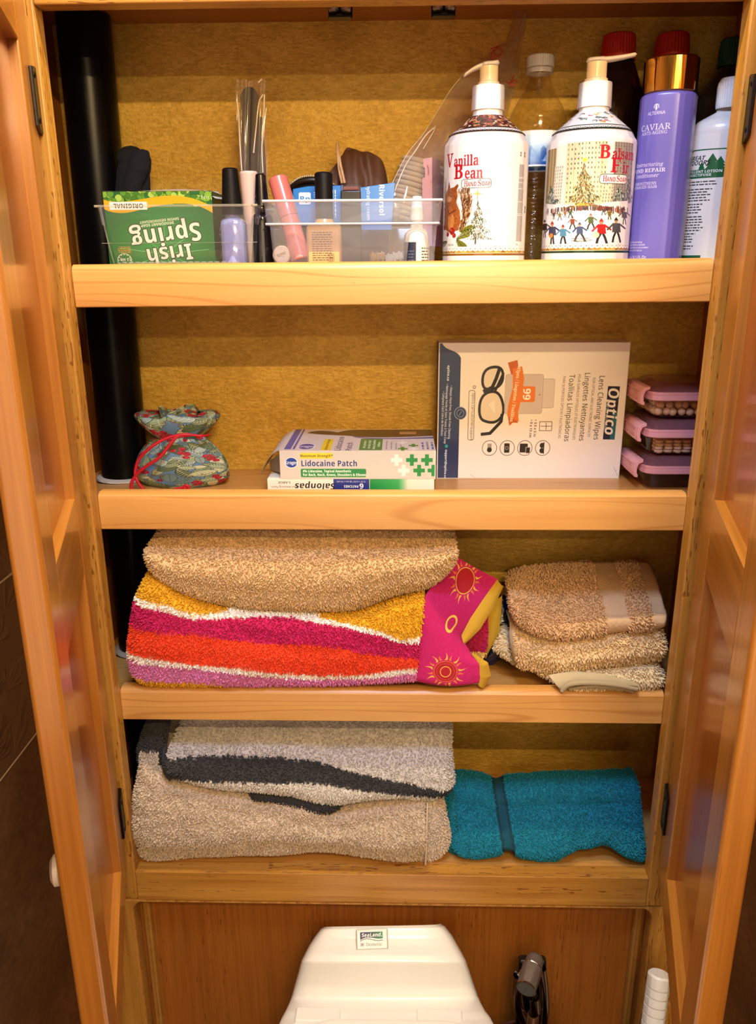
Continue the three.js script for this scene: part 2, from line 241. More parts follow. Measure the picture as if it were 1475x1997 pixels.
// doors: local x runs along the door from its hinge, z is 0 on the inner face
function door(side, deg, dims) {
  const d = new THREE.Group(); d.name = 'door'; const a = THREE.MathUtils.degToRad(deg);
  d.position.set(side > 0 ? -0.2962 : 0.2975, 0, 0.02); d.rotation.y = side > 0 ? a - Math.PI / 2 : -(Math.PI / 2 + a); cab.add(d);
  const t = side > 0 ? 0.02 : -0.02, W = 0.285, h0 = 0.066, w1 = 0.232, yT = E + 0.205, yB = E - 0.640, zz = (p, q) => (side > 0 ? [p, q] : [-q, -p]), bx = (x0, x1, y0, y1, z0, z1, r, ax, off) => { const [p, q] = zz(z0, z1); return box(x0, x1, y0, y1, p, q, r, ax, off); };
  mesh('stile', bx(0, h0, yB, yT, 0, 0.02, 0.0015, 1, 0.21 + side * 0.1), M.oakDoor, d);
  mesh('stile', bx(w1, W, yB, yT, 0, 0.02, 0.0035, 1, 0.55 + side * 0.1), M.oakDoor, d);
  for (const [y0, y1, o] of [[E + 0.1605, yT, 0.3], [E - 0.268, E - 0.1985, 0.77], [yB, E - 0.6, 0.5]]) mesh('rail', bx(h0, w1, y0, y1, 0.0003, 0.0197, 0.0008, 0, o), M.oakDoor, d);
  mesh('panel', bx(h0 - 0.006, w1 + 0.006, yB + 0.01, yT - 0.01, 0.0085, 0.0125, 0, 1, 0.15), M.plyDoor, d);
  for (const yc of dims.hinges) {
    const hg = []; const s = new THREE.Shape(); const w = 0.011, h = 0.0255; s.moveTo(-w, -h); s.lineTo(w, -h + 0.004); s.lineTo(w, h - 0.004); s.lineTo(-w, h); s.closePath();
    const pl = new THREE.ExtrudeGeometry(s, { depth: 0.0016, bevelEnabled: true, bevelSize: 0.0006, bevelThickness: 0.0006, bevelSegments: 2 }); pl.translate(0.010, yc, side > 0 ? -0.0022 : 0.0006); hg.push(pl);
    const c = new THREE.CylinderGeometry(0.0032, 0.0032, 0.05, 14); c.translate(-0.002, yc, 0); hg.push(c);
    for (const dy of [-0.017, 0.017]) { const k = new THREE.SphereGeometry(0.0028, 12, 8); k.scale(1, 1, 0.5); k.translate(0.012, yc + dy, side > 0 ? -0.0026 : 0.0026); hg.push(k); }
    mesh('hinge', hg, M.bronze, d);
  }
  if (dims.knob) { const g = lathe([[0.005, 0], [0.0055, 0.008], [0.012, 0.011], [0.0155, 0.016], [0.0155, 0.021], [0.011, 0.0245], [0.0, 0.0255]], 28); g.rotateX(Math.PI / 2); g.scale(0.8, 0.8, 0.7); g.translate(W - 0.07, E + dims.knob, 0.02); mesh('knob', g, std({ color: 0xe6d6cc, roughness: 0.25 }), d); }
}
door(1, 17, { hinges: [E + 0.13, E - 0.574], knob: -0.464 });
door(-1, 14, { hinges: [E + 0.118, E - 0.561] });
// roller catches under the top
for (const [cx, dz] of [[-0.0427, 0], [0.0467, 0]]) {
  const rc = new THREE.Group(); rc.name = 'roller_catch'; rc.position.set(cx, 0, -0.03); cab.add(rc);
  const yb = 1.6202;
  mesh('bracket', [box(-0.0105, 0.0105, yb + 0.002, CEIL, -0.0085, -0.007, 0.0004), box(-0.0095, 0.0095, yb, yb + 0.0022, -0.009, 0.004, 0.0005), box(-0.021, 0.021, yb + 0.0165, yb + 0.0185, -0.008, 0.004, 0.0006), box(-0.003, 0.003, yb + 0.001, yb + 0.004, -0.004, 0.005, 0.0008)], M.bronze, rc);
  for (const s of [-1, 1]) { const g = lathe([[0.0, 0], [0.0035, 0.0004], [0.0046, 0.002], [0.0046, 0.018], [0.003, 0.02], [0, 0.0202]], 20); g.translate(s * 0.0051, yb + 0.0042, 0); mesh('roller', g, std({ color: 0x9a8f86, roughness: 0.35, metalness: 0.75 }), rc); }
}
// the vent pipe runs down through all shelves in the back left corner
{
  const t = thing('vent_pipe', 'thick black plastic vent pipe standing in the back left corner of the cabinet', 'pipe', [PIPE.x, S4, PIPE.z]);
  const top = CEIL - 0.002 - S4, g = lathe([[PIPE.r, 0], [PIPE.r, top]], 64, 0, Math.PI * 2, 0); g.rotateZ(-0.0105); mesh('pipe', g, phy({ color: 0x060607, roughness: 0.3, specularIntensity: 0.3 }), t);
  for (const y of [S2 - S4, S3 - S4]) { const c = lathe([[PIPE.r + 0.006, 0.0005], [PIPE.r + 0.0055, 0.0022], [PIPE.r + 0.003, 0.0034], [PIPE.r - 0.001, 0.004]], 48); c.translate(0.0105 * y, y, 0); mesh('caulk_ring', c, std({ color: 0xb9b1a4, roughness: 0.9 }), t); }
}

// ---------- printing helpers ----------
function fine(g, x, y, w, rows, pitch, col, seed = 3, th = 0.45) { const r = rng(seed); g.fillStyle = col; for (let i = 0; i < rows; i++) { let q = x; const end = x + w * (0.8 + 0.2 * r()); while (q < end) { const l = pitch * (0.6 + r() * 1.8); g.fillRect(q, y + i * pitch, Math.min(l, end - q), pitch * th); q += l + pitch * 0.4; } } }
function words(g, s, x, y, size, col, o = {}) {
  g.save(); g.translate(x, y); if (o.rot) g.rotate(o.rot); if (o.skew) g.transform(1, 0, -o.skew, 1, 0, 0); g.scale(o.sx ?? 1, 1); g.font = (o.style ? o.style + ' ' : '') + size + 'px ' + (o.font ?? 'sans-serif'); g.textAlign = o.align ?? 'center'; g.textBaseline = 'middle';
  if (o.stroke) { g.strokeStyle = o.stroke; g.lineWidth = o.lw; g.lineJoin = 'round'; g.strokeText(s, 0, 0); } g.fillStyle = col; g.fillText(s, 0, 0); g.restore();
}
function rrect(g, x, y, w, h, r) { g.beginPath(); g.roundRect(x, y, w, h, r); }
// maps a point seen on the bottle front (its own drawing units) onto the wrapped label
function wrapMap(W, H, y0, y1, v0, v1, cx0, cx1, hw0, hw1) { return (X, Y) => { const t = (Y - y0) / (y1 - y0), cx = lerp(cx0, cx1, t), hw = lerp(hw0, hw1, t); return [(Math.asin(clamp((X - cx) / hw, -0.999, 0.999)) / Math.PI + 0.5) * W, lerp(v0, v1, t) * H]; }; }
function fir(g, A, X, yTop, yBot, hw, seed, cols, k = 1) {
  const r = rng(seed);
  for (let i = 0; i < 420 * k; i++) { const t = Math.pow(r(), 0.7), y = lerp(yTop, yBot, t), w = hw * t * (0.75 + 0.25 * Math.sin(t * 26)), x = X + (r() * 2 - 1) * w, p = A(x, y), q = A(x + (x - X) * 0.12 + (r() - 0.5) * 10, y + 14 + r() * 12); g.strokeStyle = cols[Math.floor(r() * cols.length)]; g.lineWidth = 2.2 + r() * 3; g.beginPath(); g.moveTo(...p); g.lineTo(...q); g.stroke(); }
}
function lace(g, W, y, h, n, dot) { g.fillStyle = '#fbfaf6'; g.beginPath(); g.moveTo(0, y); g.lineTo(W, y); g.lineTo(W, y + h * 0.6); for (let i = n; i > 0; i--) { const x = (i - 0.5) * W / n; g.arc(x, y + h * 0.6, W / n / 2, 0, Math.PI); } g.closePath(); g.fill(); g.fillStyle = dot; for (let i = 0; i < n; i++) { g.beginPath(); g.arc((i + 0.5) * W / n, y + h * 0.5, h * 0.12, 0, 7); g.fill(); g.fillRect(i * W / n - 1, y + h * 0.2, 2, h * 0.35); } }
const blot = (g, A, X, Y, rx, ry, c, rot = 0) => { const p = A(X, Y); g.fillStyle = c; g.beginPath(); g.ellipse(p[0], p[1], rx * 0.6, ry * 0.6, rot, 0, 7); g.fill(); };
const strokeP = (g, A, pts, w, c) => { g.strokeStyle = c; g.lineWidth = w; g.lineCap = 'round'; g.beginPath(); pts.forEach((p, i) => { const q = A(...p); i ? g.lineTo(...q) : g.moveTo(...q); }); g.stroke(); };
const fillP = (g, A, pts, c) => { g.fillStyle = c; g.beginPath(); pts.forEach((p, i) => { const q = A(...p); i ? g.lineTo(...q) : g.moveTo(...q); }); g.closePath(); g.fill(); };
function soapSign(g, A, X, Y) { const p = A(X, Y); g.fillStyle = '#fdfbf7'; g.strokeStyle = '#3d4038'; g.lineWidth = 5; rrect(g, p[0] - 116, p[1] - 36, 232, 72, 24); g.fill(); g.stroke(); words(g, 'H', p[0] - 78, p[1] - 2, 66, '#c2182c', { style: 'bold', font: 'serif', sx: 0.6 }); words(g, 'AND', p[0] - 28, p[1] + 4, 48, '#c2182c', { style: 'bold', sx: 0.72 }); words(g, 'S', p[0] + 30, p[1] - 2, 72, '#c2182c', { style: 'bold', font: 'serif', sx: 0.7 }); words(g, 'OAP', p[0] + 78, p[1] + 4, 48, '#c2182c', { style: 'bold', sx: 0.72 }); }
function fancy(g, s, p, size, sx) { words(g, s[0], p[0], p[1], size * 1.35, '#c4172f', { style: 'bold', font: 'serif', sx, stroke: '#8d1020', lw: 2, align: 'left' }); words(g, s.slice(1), p[0] + size * 1.02 * sx, p[1] + size * 0.14, size, '#b81a30', { style: 'bold', font: 'serif', sx: sx * 0.78, stroke: '#8d1020', lw: 1.5, align: 'left' }); }
const LW = 1024, LH = 1104, LV1 = 1 - 0.024 / 0.137;
const vanillaTx = canvasTex(LW, LH, (g, W, H) => {
  const A = wrapMap(W, H, 400, 1930, 0.0, LV1, 618, 578, 545, 532), r = rng(21);
  g.fillStyle = '#f7f5f3'; g.fillRect(0, 0, W, H);
  fancy(g, 'Vanilla', A(122, 610), 112, 0.86); fancy(g, 'Bean', A(215, 775), 118, 0.86);
  soapSign(g, A, 488, 942);
  // squirrel: tail, body, head, arms, berries and holly
  for (let i = 0; i < 520; i++) { const t = r(), x = 300 + 75 * Math.sin(t * 2.6) + (r() - 0.5) * 150 * (0.4 + t * 0.6), y = 1600 - 560 * t + (r() - 0.5) * 60; strokeP(g, A, [[x, y], [x + (r() - 0.3) * 45, y - 40 - r() * 30]], 3, ['#3a2013', '#5b3319', '#8a5a2c', '#c9a36a', '#2a160c'][Math.floor(r() * 5)]); }
  fillP(g, A, [[75, 1520], [90, 1250], [95, 1080], [125, 1000], [200, 975], [250, 1010], [262, 1100], [245, 1190], [290, 1300], [300, 1450], [270, 1570], [160, 1600]], '#a3571f');
  fillP(g, A, [[205, 985], [262, 935], [275, 960], [245, 1030]], '#9a4f1c'); fillP(g, A, [[130, 1010], [150, 880], [165, 980]], '#8f4719');
  blot(g, A, 170, 1440, 70, 120, '#d88b3f'); blot(g, A, 165, 1300, 55, 70, '#bf6f2b'); blot(g, A, 150, 1130, 60, 40, '#d59a5a'); blot(g, A, 183, 1085, 15, 18, '#140a06'); blot(g, A, 178, 1078, 4, 5, '#ffffff');
  for (let i = 0; i < 420; i++) { const x = 90 + r() * 190, y = 1000 + r() * 580; strokeP(g, A, [[x, y], [x + (r() - 0.5) * 14, y + 18]], 2, ['#7a3c12', '#c97a34', '#e0a866', '#5e2c0e'][Math.floor(r() * 4)]); }
  strokeP(g, A, [[120, 1200], [150, 1340], [230, 1290]], 10, '#6d3410');
  for (let i = 0; i < 26; i++) strokeP(g, A, [[70 + r() * 40, 820 + r() * 500], [70 + r() * 40, 900 + r() * 500]], 4, '#5b3a2a');
  for (const [x, y, q] of [[190, 1580, 52], [95, 1270, 30], [85, 1520, 40], [130, 1620, 34], [215, 1640, 34]]) { blot(g, A, x, y, q, q, '#a31d1d'); blot(g, A, x - q * 0.25, y - q * 0.3, q * 0.3, q * 0.25, '#e2653a'); }
  for (const [x, y, a, l] of [[250, 1690, -0.5, 250], [250, 1700, 0.9, 190], [120, 1720, 2.6, 130], [300, 1590, -0.3, 200]]) { for (let k = 0; k < 22; k++) { const t = k / 22, bx = x + Math.cos(a) * l * t, by = y + Math.sin(a) * l * t, w = 62 * Math.sin(Math.PI * (0.12 + t * 0.85)); for (const s of [-1, 1]) strokeP(g, A, [[bx, by], [bx + Math.cos(a + s * 0.9) * w, by + Math.sin(a + s * 0.9) * w]], 5, ['#3f5a1c', '#6d7d22', '#2b3d16', '#a6942f'][k % 4]); } strokeP(g, A, [[x, y], [x + Math.cos(a) * l, y + Math.sin(a) * l]], 4, '#20300f'); }
  fir(g, A, 520, 1150, 1690, 170, 31, ['#1f3d2c', '#2d5238', '#18301f', '#4c6b4a', '#f2f4ee', '#e6ece4', '#7a3b20'], 1.5);
  strokeP(g, A, [[490, 1680], [485, 1760]], 12, '#4a2c18'); for (let k = 0; k < 8; k++) { const a = k * Math.PI / 4; strokeP(g, A, [[512, 1080], [512 + Math.cos(a) * (k % 2 ? 30 : 52), 1080 + Math.sin(a) * (k % 2 ? 30 : 52)]], 6, '#d8a33c'); } strokeP(g, A, [[512, 1120], [508, 1160]], 5, '#6b5a28'); strokeP(g, A, [[520, 1755], [760, 1800]], 3, '#7d8790');
  // the printed column on the right side and the size lines
  for (let i = 0; i < 150; i++) { const y = 680 + i * 7; if (r() < 0.93) { const a = A(1030 - (y - 680) * 0.04, y), b = A(1088 - (y - 680) * 0.028, y); g.fillStyle = '#55524d'; let q = a[0]; while (q < b[0]) { const l = 2 + r() * 6; g.fillRect(q, a[1], l, 2.6); q += l + 1.6; } } }
  for (const [x, y, q] of [[1045, 550, 20], [1095, 550, 24], [1105, 1290, 34]]) { const p = A(x, y); g.fillStyle = '#2c2a28'; g.fillRect(p[0] - q * 0.3, p[1] - q, q * 0.6, q * 1.7); g.fillStyle = '#f7f5f3'; g.fillRect(p[0] - q * 0.1, p[1] - q * 0.4, q * 0.2, q * 0.6); }
  fine(g, ...A(135, 1760), 76, 2, 9, '#3a3733', 5); fine(g, ...A(985, 1765), 34, 2, 7, '#3a3733', 6);
  const yl = A(600, 1800)[1], yg = A(600, 1850)[1], yr = A(600, 1890)[1], ye = A(600, 1926)[1];
  g.fillStyle = '#b98a22'; g.fillRect(0, yg - 8, W, yr - yg + 8); for (let i = 0; i < 24; i++) { g.fillStyle = r() < 0.5 ? '#8e6414' : '#d6ab45'; g.fillRect(r() * W, yg - 8, 8 + r() * 40, yr - yg + 8); } g.fillStyle = '#f3ead2'; g.fillRect(0, yr - 2, W, 5); g.fillStyle = '#8a5a17'; g.fillRect(0, yr + 3, W, ye - yr - 3);
  lace(g, W, yl, 34, 26, '#2b2926'); g.fillStyle = '#f7f5f3'; g.fillRect(0, ye, W, H - ye);
});
const balsamTx = canvasTex(LW, LH, (g, W, H) => {
  const A = wrapMap(W, H, 430, 1940, 0.0, LV1, 676, 578, 562, 535), r = rng(77);
  g.fillStyle = '#f7f5f2'; g.fillRect(0, 0, W, H);
  fillP(g, A, [[255, 480], [245, 1260], [1100, 1260], [1160, 480]], '#f4eede');
  const building = (x0, x1, y0, y1, c, win, nx, ny) => { fillP(g, A, [[x0, y0], [x1, y0], [x1 - 40, y1], [x0 - 40, y1]], c); for (let i = 0; i < nx; i++) for (let j = 0; j < ny; j++) if (r() < 0.85) { const x = lerp(x0, x1, (i + 0.5) / nx) - 40 * j / ny, y = lerp(y0, y1, (j + 0.4) / ny), p = A(x, y); g.fillStyle = win; g.fillRect(p[0] - 4, p[1] - 8, 8, 16); } };
  building(145, 262, 500, 1250, '#b6a273', '#6b5c3a', 3, 26); building(240, 350, 740, 1250, '#e9e3cf', '#9a9688', 4, 12); building(395, 560, 455, 1260, '#e7d9b4', '#6d6655', 4, 13); building(560, 720, 450, 1260, '#efe3c2', '#5f5a4e', 4, 13); building(720, 880, 450, 1260, '#e6d8b5', '#6d6655', 4, 13); building(960, 1180, 460, 1240, '#a39a8c', '#6e655a', 7, 22); building(830, 960, 900, 1250, '#e2d5b6', '#8d8674', 4, 8);
  for (let i = 0; i < 7; i++) strokeP(g, A, [[420 + i * 66, 460], [392 + i * 64, 1250]], 5, '#d8c48e');
  fir(g, A, 190, 980, 1240, 110, 3, ['#1d3b3a', '#2f5552', '#3f6b5c', '#e9f0ee', '#16302c'], 1); fir(g, A, 1010, 1010, 1210, 120, 5, ['#2f4640', '#48604f', '#e6ece8', '#223630'], 1); fir(g, A, 1120, 880, 1210, 60, 7, ['#232f28', '#37483a', '#dfe5df'], 0.6);
  fillP(g, A, [[110, 1215], [300, 1255], [110, 1280]], '#f2f2f4'); fillP(g, A, [[850, 1240], [1110, 1210], [1105, 1250], [850, 1262]], '#f2f2f4');
  fir(g, A, 595, 720, 1290, 215, 9, ['#2a3c22', '#3d4a24', '#6a6a2c', '#b39a45', '#e4d9a4', '#f2eecb', '#8b4a2a', '#20301c'], 5);
  for (let i = 0; i < 130; i++) { const t = Math.sqrt(r()), y = lerp(740, 1280, t); blot(g, A, 595 + (r() * 2 - 1) * 205 * t, y, 6, 6, ['#ffe27a', '#d9502e', '#fff3c4', '#c98a2b'][Math.floor(r() * 4)]); }
  for (let k = 0; k < 10; k++) { const a = k * Math.PI / 5; strokeP(g, A, [[605, 685], [605 + Math.cos(a) * (k % 2 ? 18 : 34), 685 + Math.sin(a) * (k % 2 ? 18 : 34)]], 8, '#f3cf35'); }
  for (let i = 0; i < 60; i++) blot(g, A, 580 + (r() - 0.5) * 120, 1285 + (r() - 0.5) * 70, 9, 9, ['#f0a51e', '#f7cf3d', '#d96b1a'][i % 3]);
  fillP(g, A, [[105, 1300], [1110, 1290], [1105, 1830], [60, 1830]], '#fbfafa');
  const crowd = ['#5b2a2a', '#2b2f3d', '#7a4a36', '#3d3a36', '#8a3331', '#5a4a55', '#a0724a'];
  for (let i = 0; i < 150; i++) { const x = 115 + r() * 990, e = Math.abs(x - 600) / 500, y = 1292 + e * e * 60 * r() + r() * 18, h = 34 + e * 34 * r(); strokeP(g, A, [[x, y], [x, y + h]], 8, crowd[Math.floor(r() * 7)]); blot(g, A, x, y - 8, 7, 8, '#6e4a38'); }
  const man = (x, y, h, coat, leg, hat, d) => { const k = h / 250; strokeP(g, A, [[x, y + 120 * k], [x - 38 * k * d, y + 190 * k], [x - 50 * k * d, y + 240 * k]], 15 * k, leg); strokeP(g, A, [[x + 6 * k, y + 120 * k], [x + 34 * k * d, y + 180 * k], [x + 52 * k * d, y + 242 * k]], 15 * k, leg); fillP(g, A, [[x - 34 * k, y + 40 * k], [x + 34 * k, y + 40 * k], [x + 42 * k, y + 140 * k], [x - 40 * k, y + 140 * k]], coat); strokeP(g, A, [[x - 28 * k, y + 50 * k], [x - 82 * k, y + 110 * k]], 12 * k, coat); strokeP(g, A, [[x + 28 * k, y + 50 * k], [x + 84 * k, y + 96 * k]], 12 * k, coat); blot(g, A, x, y + 18 * k, 21 * k, 24 * k, '#c98f6e'); fillP(g, A, [[x - 22 * k, y + 12 * k], [x, y - 26 * k], [x + 22 * k, y + 12 * k]], hat); strokeP(g, A, [[x - 66 * k * d, y + 246 * k], [x - 32 * k * d, y + 246 * k]], 4, '#3a3a40'); };
  for (const m of [[205, 1500, 300, '#2f3a5c', '#26262c', '#b3262b', 0.3], [340, 1545, 250, '#4a86ad', '#2a2a30', '#8b2030', 0.6], [540, 1520, 240, '#34487a', '#22242c', '#2b3a5a', 1.2], [455, 1430, 160, '#8d4a3a', '#3a2c28', '#5a3226', 1], [672, 1400, 200, '#4a5a2c', '#23252c', '#a0522d', 1], [795, 1480, 320, '#b81f26', '#2c2c38', '#c22a20', 0.9], [968, 1465, 310, '#4a4f56', '#1f2126', '#23252b', 0.7], [300, 1355, 110, '#7d7a4a', '#4a3a33', '#5f6a40', 1], [430, 1330, 110, '#4a5a4a', '#23252c', '#223a30', 1], [890, 1340, 130, '#7a6a2c', '#5a4430', '#6a5a2a', 0.6], [820, 1310, 100, '#5a4a55', '#33333c', '#7a2a33', 1], [100, 1460, 230, '#3a2a33', '#26222a', '#3a2026', 0.3], [1065, 1330, 200, '#5f5a58', '#3a3835', '#5a4a44', 0.4], [225, 1340, 110, '#5a3a40', '#332a30', '#7a2a33', 0.4], [365, 1340, 90, '#9a5a3a', '#4a3a33', '#a04a33', 0.6]]) man(...m);
  blot(g, A, 190, 1670, 36, 34, '#ef8a1d'); blot(g, A, 725, 1675, 46, 44, '#f2e7b8');
  fine(g, ...A(445, 1715), 160, 2, 16, '#6d5f3a', 8, 0.35); fine(g, ...A(490, 1755), 110, 1, 14, '#3a3733', 9);
  fancy(g, 'Balsam', A(768, 590), 108, 0.9); fancy(g, 'Fir', A(905, 760), 116, 0.9); soapSign(g, A, 955, 935);
  const yl = A(600, 1790)[1], yg = A(600, 1845)[1], yr = A(600, 1880)[1], ye = A(600, 1916)[1];
  g.fillStyle = '#b0801d'; g.fillRect(0, yg - 8, W, yr - yg + 8); for (let i = 0; i < 24; i++) { g.fillStyle = r() < 0.5 ? '#8e6414' : '#d6ab45'; g.fillRect(r() * W, yg - 8, 8 + r() * 40, yr - yg + 8); } g.fillStyle = '#efe6cf'; g.fillRect(0, yr - 2, W, 5); g.fillStyle = '#123a22'; g.fillRect(0, yr + 3, W, ye - yr - 3);
  lace(g, W, yl, 34, 26, '#2b2926'); g.fillStyle = '#f7f5f2'; g.fillRect(0, ye, W, H - ye);
});
const shoulderTx = (winter) => canvasTex(1024, 256, (g, W, H) => {
  const r = rng(winter ? 91 : 92); g.fillStyle = winter ? '#f4f4f4' : '#4a2a22'; g.fillRect(0, 0, W, H);
  if (!winter) for (let i = 0; i < 420; i++) { const x = r() * W, y = r() * H * 0.72; g.fillStyle = ['#7a4230', '#a3603c', '#d69a6e', '#efe2cf', '#8d1f2a', '#2f3d2c', '#33251f', '#c98a5c'][Math.floor(r() * 8)]; g.beginPath(); g.ellipse(x, y, 6 + r() * 22, 4 + r() * 10, r() * 3, 0, 7); g.fill(); }
  else for (let i = 0; i < 60; i++) { const x = r() * W, y = 20 + r() * H * 0.6, k = i % 6; g.strokeStyle = ['#2c4034', '#20302c', '#a3233a', '#4d6a6a', '#c9a02c', '#2a2a2c'][k]; g.lineWidth = 5; for (let q = 0; q < 9; q++) { const a = r() * 6.3, l = 10 + r() * 24; g.beginPath(); g.moveTo(x + (r() - 0.5) * 24, y + (r() - 0.5) * 14); g.lineTo(x + Math.cos(a) * l, y + Math.sin(a) * l * 0.6); g.stroke(); } }
  g.fillStyle = winter ? '#16362a' : '#3b2620'; g.fillRect(0, H * 0.74, W, H * 0.26); lace(g, W, H * 0.79, H * 0.15, 54, '#26241f'); g.fillStyle = '#2a2a30'; g.fillRect(0, H * 0.97, W, 8);
});
function soapBottle(name, label, at, turn, R, hB, hN, hC0, hC1, hS, rN, rC, rS, tx, shTx, spout) {
  const t = thing(name, label, 'soap bottle', at, turn, 'white pump bottles of hand soap on the top shelf');
  mesh('bottle', lathe([[0, 0], [R - 0.005, 0], [R - 0.0015, 0.0015], [R, 0.005], [R, hB - 0.006], ...arcPts(R - 0.0055, hB - 0.006, 0.0055, 0, 0.9, 5), [R - 0.0045, hB + 0.003], [rN + 0.002, hN - 0.002], [rN, hN], [rN, hC0 + 0.004]], 72, 0, Math.PI * 2, 0.5), M.white, t);
  mesh('label', lathe([[R + 0.0003, 0.004], [R + 0.0003, hB - 0.006]], 48, -Math.PI / 2, Math.PI), phy({ map: tx, roughness: 0.32, clearcoat: 0.3 }), t);
  { const p = []; for (let i = 0; i <= 6; i++) p.push([lerp(R - 0.0042, rN + 0.0022, i / 6) + 0.0004, lerp(hB + 0.003, hN - 0.0022, i / 6) + 0.0004]); mesh('shoulder_label', lathe(p, 72), phy({ map: shTx, roughness: 0.35, clearcoat: 0.3 }), t); }
  mesh('collar', lathe([[rN + 0.0005, hC0], [rC, hC0], [rC, hC0 + 0.001], [rC * 0.97, hC1 - 0.0012], [rC * 0.95, hC1], [rS, hC1]], 64), M.white, t);
  const head = (hS - hC1), st = hS - head * 0.16;
  mesh('pump_stem', lathe([[rS * 1.16, hC1], [rS * 1.16, hC1 + head * 0.16], [rS, hC1 + head * 0.2], [rS * 0.98, st]], 40), std({ color: 0xf0dcb8, roughness: 0.35 }), t);  // beige stands for shade under the spout head, put into the colour
  const L = spout[0], g = grid(26, 20, (u, v) => { const a = v * Math.PI * 2, q = -rS * 1.1 + u * (L + rS * 1.1), k = u < 0.02 || u > 0.985 ? 0.02 : 1, n = q / L, w = (q < rS * 0.6 ? rS * 1.12 * Math.sqrt(Math.max(0.02, 1 - Math.pow(Math.max(0, -q) / (rS * 1.12), 2))) : lerp(rS * 0.9, rS * 0.42, clamp(n))) * k, h = lerp(head * 0.13, head * 0.085, clamp(n)) * k; return [spout[1] * q, st + head * 0.09 + (spout[2] * n * Math.abs(n)) + Math.sin(a) * h, Math.cos(a) * w]; });
  mesh('spout', g, phy({ color: 0xf6efe4, roughness: 0.3, clearcoat: 0.3, side: THREE.DoubleSide }), t); return t;
}
{
  const z = -0.062, xa = 0.0903, xb = 0.1877;
  soapBottle('soap_pump_bottle', 'white hand soap pump bottle with a squirrel and a small fir tree printed on it', [xa, s1(xa), z], -0.11, 0.0783 / 2, 1.5265 - S1, 1.5477 - S1, 1.5512 - S1, 1.5716 - S1, 1.5908 - S1, 0.0274 / 2, 0.0302 / 2, 0.0168 / 2, vanillaTx, shoulderTx(false), [0.0233, -1, -0.009]);
  soapBottle('soap_pump_bottle', 'white hand soap pump bottle printed with a lit fir tree and skaters before tall buildings', [xb, s1(xb), z], -0.24, 0.0812 / 2, 1.5278 - s1(xb), 1.5503 - s1(xb), 1.5529 - s1(xb), 1.5736 - s1(xb), 1.5936 - s1(xb), 0.0272 / 2, 0.0305 / 2, 0.0181 / 2, balsamTx, shoulderTx(true), [0.0341, 1, 0.003]);
}
// purple conditioner
{
  const z = -0.055, x = 0.2529, y = s1(x), R = 0.0492 / 2, h = 1.562 - y, hc = 1.591 - y;
  const t = thing('conditioner_bottle', 'tall purple cylindrical bottle with a shiny gold cap', 'bottle', [x, y, z], -0.33);
  const tx = canvasTex(1024, 2048, (g, W, H) => {
    g.fillStyle = '#6f68c4'; g.fillRect(0, 0, W, H); const c = '#ece9fb', u = (X) => (X - 530) * 1.02 + W * 0.5 - 28, v = (Y) => (Y - 20) / 1910 * H * 0.885;
    const T = (s, X, Y, size, o) => words(g, s, u(X), v(Y), size * 1.08, c, { ...o, sx: (o.sx ?? 1) * 1.1 });
    g.strokeStyle = c; g.lineWidth = 9; g.beginPath(); g.arc(u(440), v(150), 28, Math.PI * 0.85, Math.PI * 2.15); g.stroke(); g.fillStyle = c; g.beginPath(); g.moveTo(u(440), v(118)); g.quadraticCurveTo(u(440) + 26, v(165), u(440), v(190)); g.quadraticCurveTo(u(440) - 26, v(165), u(440), v(118)); g.fill();
    T('ALTERNA', 440, 218, 46, { sx: 0.98, font: 'sans-serif' }); T('CAVIAR', 430, 375, 82, { font: 'serif', sx: 1.05 }); T('ANTI-AGING', 425, 438, 46, { font: 'serif', sx: 1.0 });
    T('Restructuring', 385, 800, 50, { font: 'serif', skew: 0.25 }); T('BOND REPAIR', 380, 868, 54, { font: 'serif', style: 'bold' }); T('Conditioner', 370, 930, 50, { font: 'serif', skew: 0.25 }); T('STRENGTHENS', 357, 1020, 38, { font: 'serif' }); T('DAMAGED HAIR', 353, 1062, 38, { font: 'serif' });
    T('Après-Shampooing', 285, 1718, 25, {}); T('Rénovateur Restructurant', 282, 1752, 25, {}); T('Acondicionador Reestructurador', 280, 1786, 25, {}); T('Reparador de Enlaces', 275, 1820, 25, {}); T('250 mL ℮ / 8.5 FL.Oz', 268, 1905, 46, { sx: 0.85 });
  });
  mesh('bottle', lathe([[0, 0], [R - 0.003, 0], [R, 0.003], [R, h - 0.003], ...arcPts(R - 0.003, h - 0.003, 0.003, 0, 1.4, 5), [R - 0.004, h]], 72, 0, Math.PI * 2, 0.5), phy({ color: 0x6f68c4, roughness: 0.32, clearcoat: 0.4, clearcoatRoughness: 0.2 }), t);
  mesh('label', lathe([[R + 0.0002, 0.002], [R + 0.0002, h - 0.003]], 48, -Math.PI / 2, Math.PI), phy({ map: tx, roughness: 0.32, clearcoat: 0.4, clearcoatRoughness: 0.2 }), t);
  mesh('cap', lathe([[R - 0.003, h], [R - 0.001, h + 0.0012], [R - 0.0008, hc - 0.0015], [R - 0.002, hc], [0, hc]], 72, 0, Math.PI * 2, 0.5), std({ color: 0xd9a34a, roughness: 0.12, metalness: 1 }), t);
}
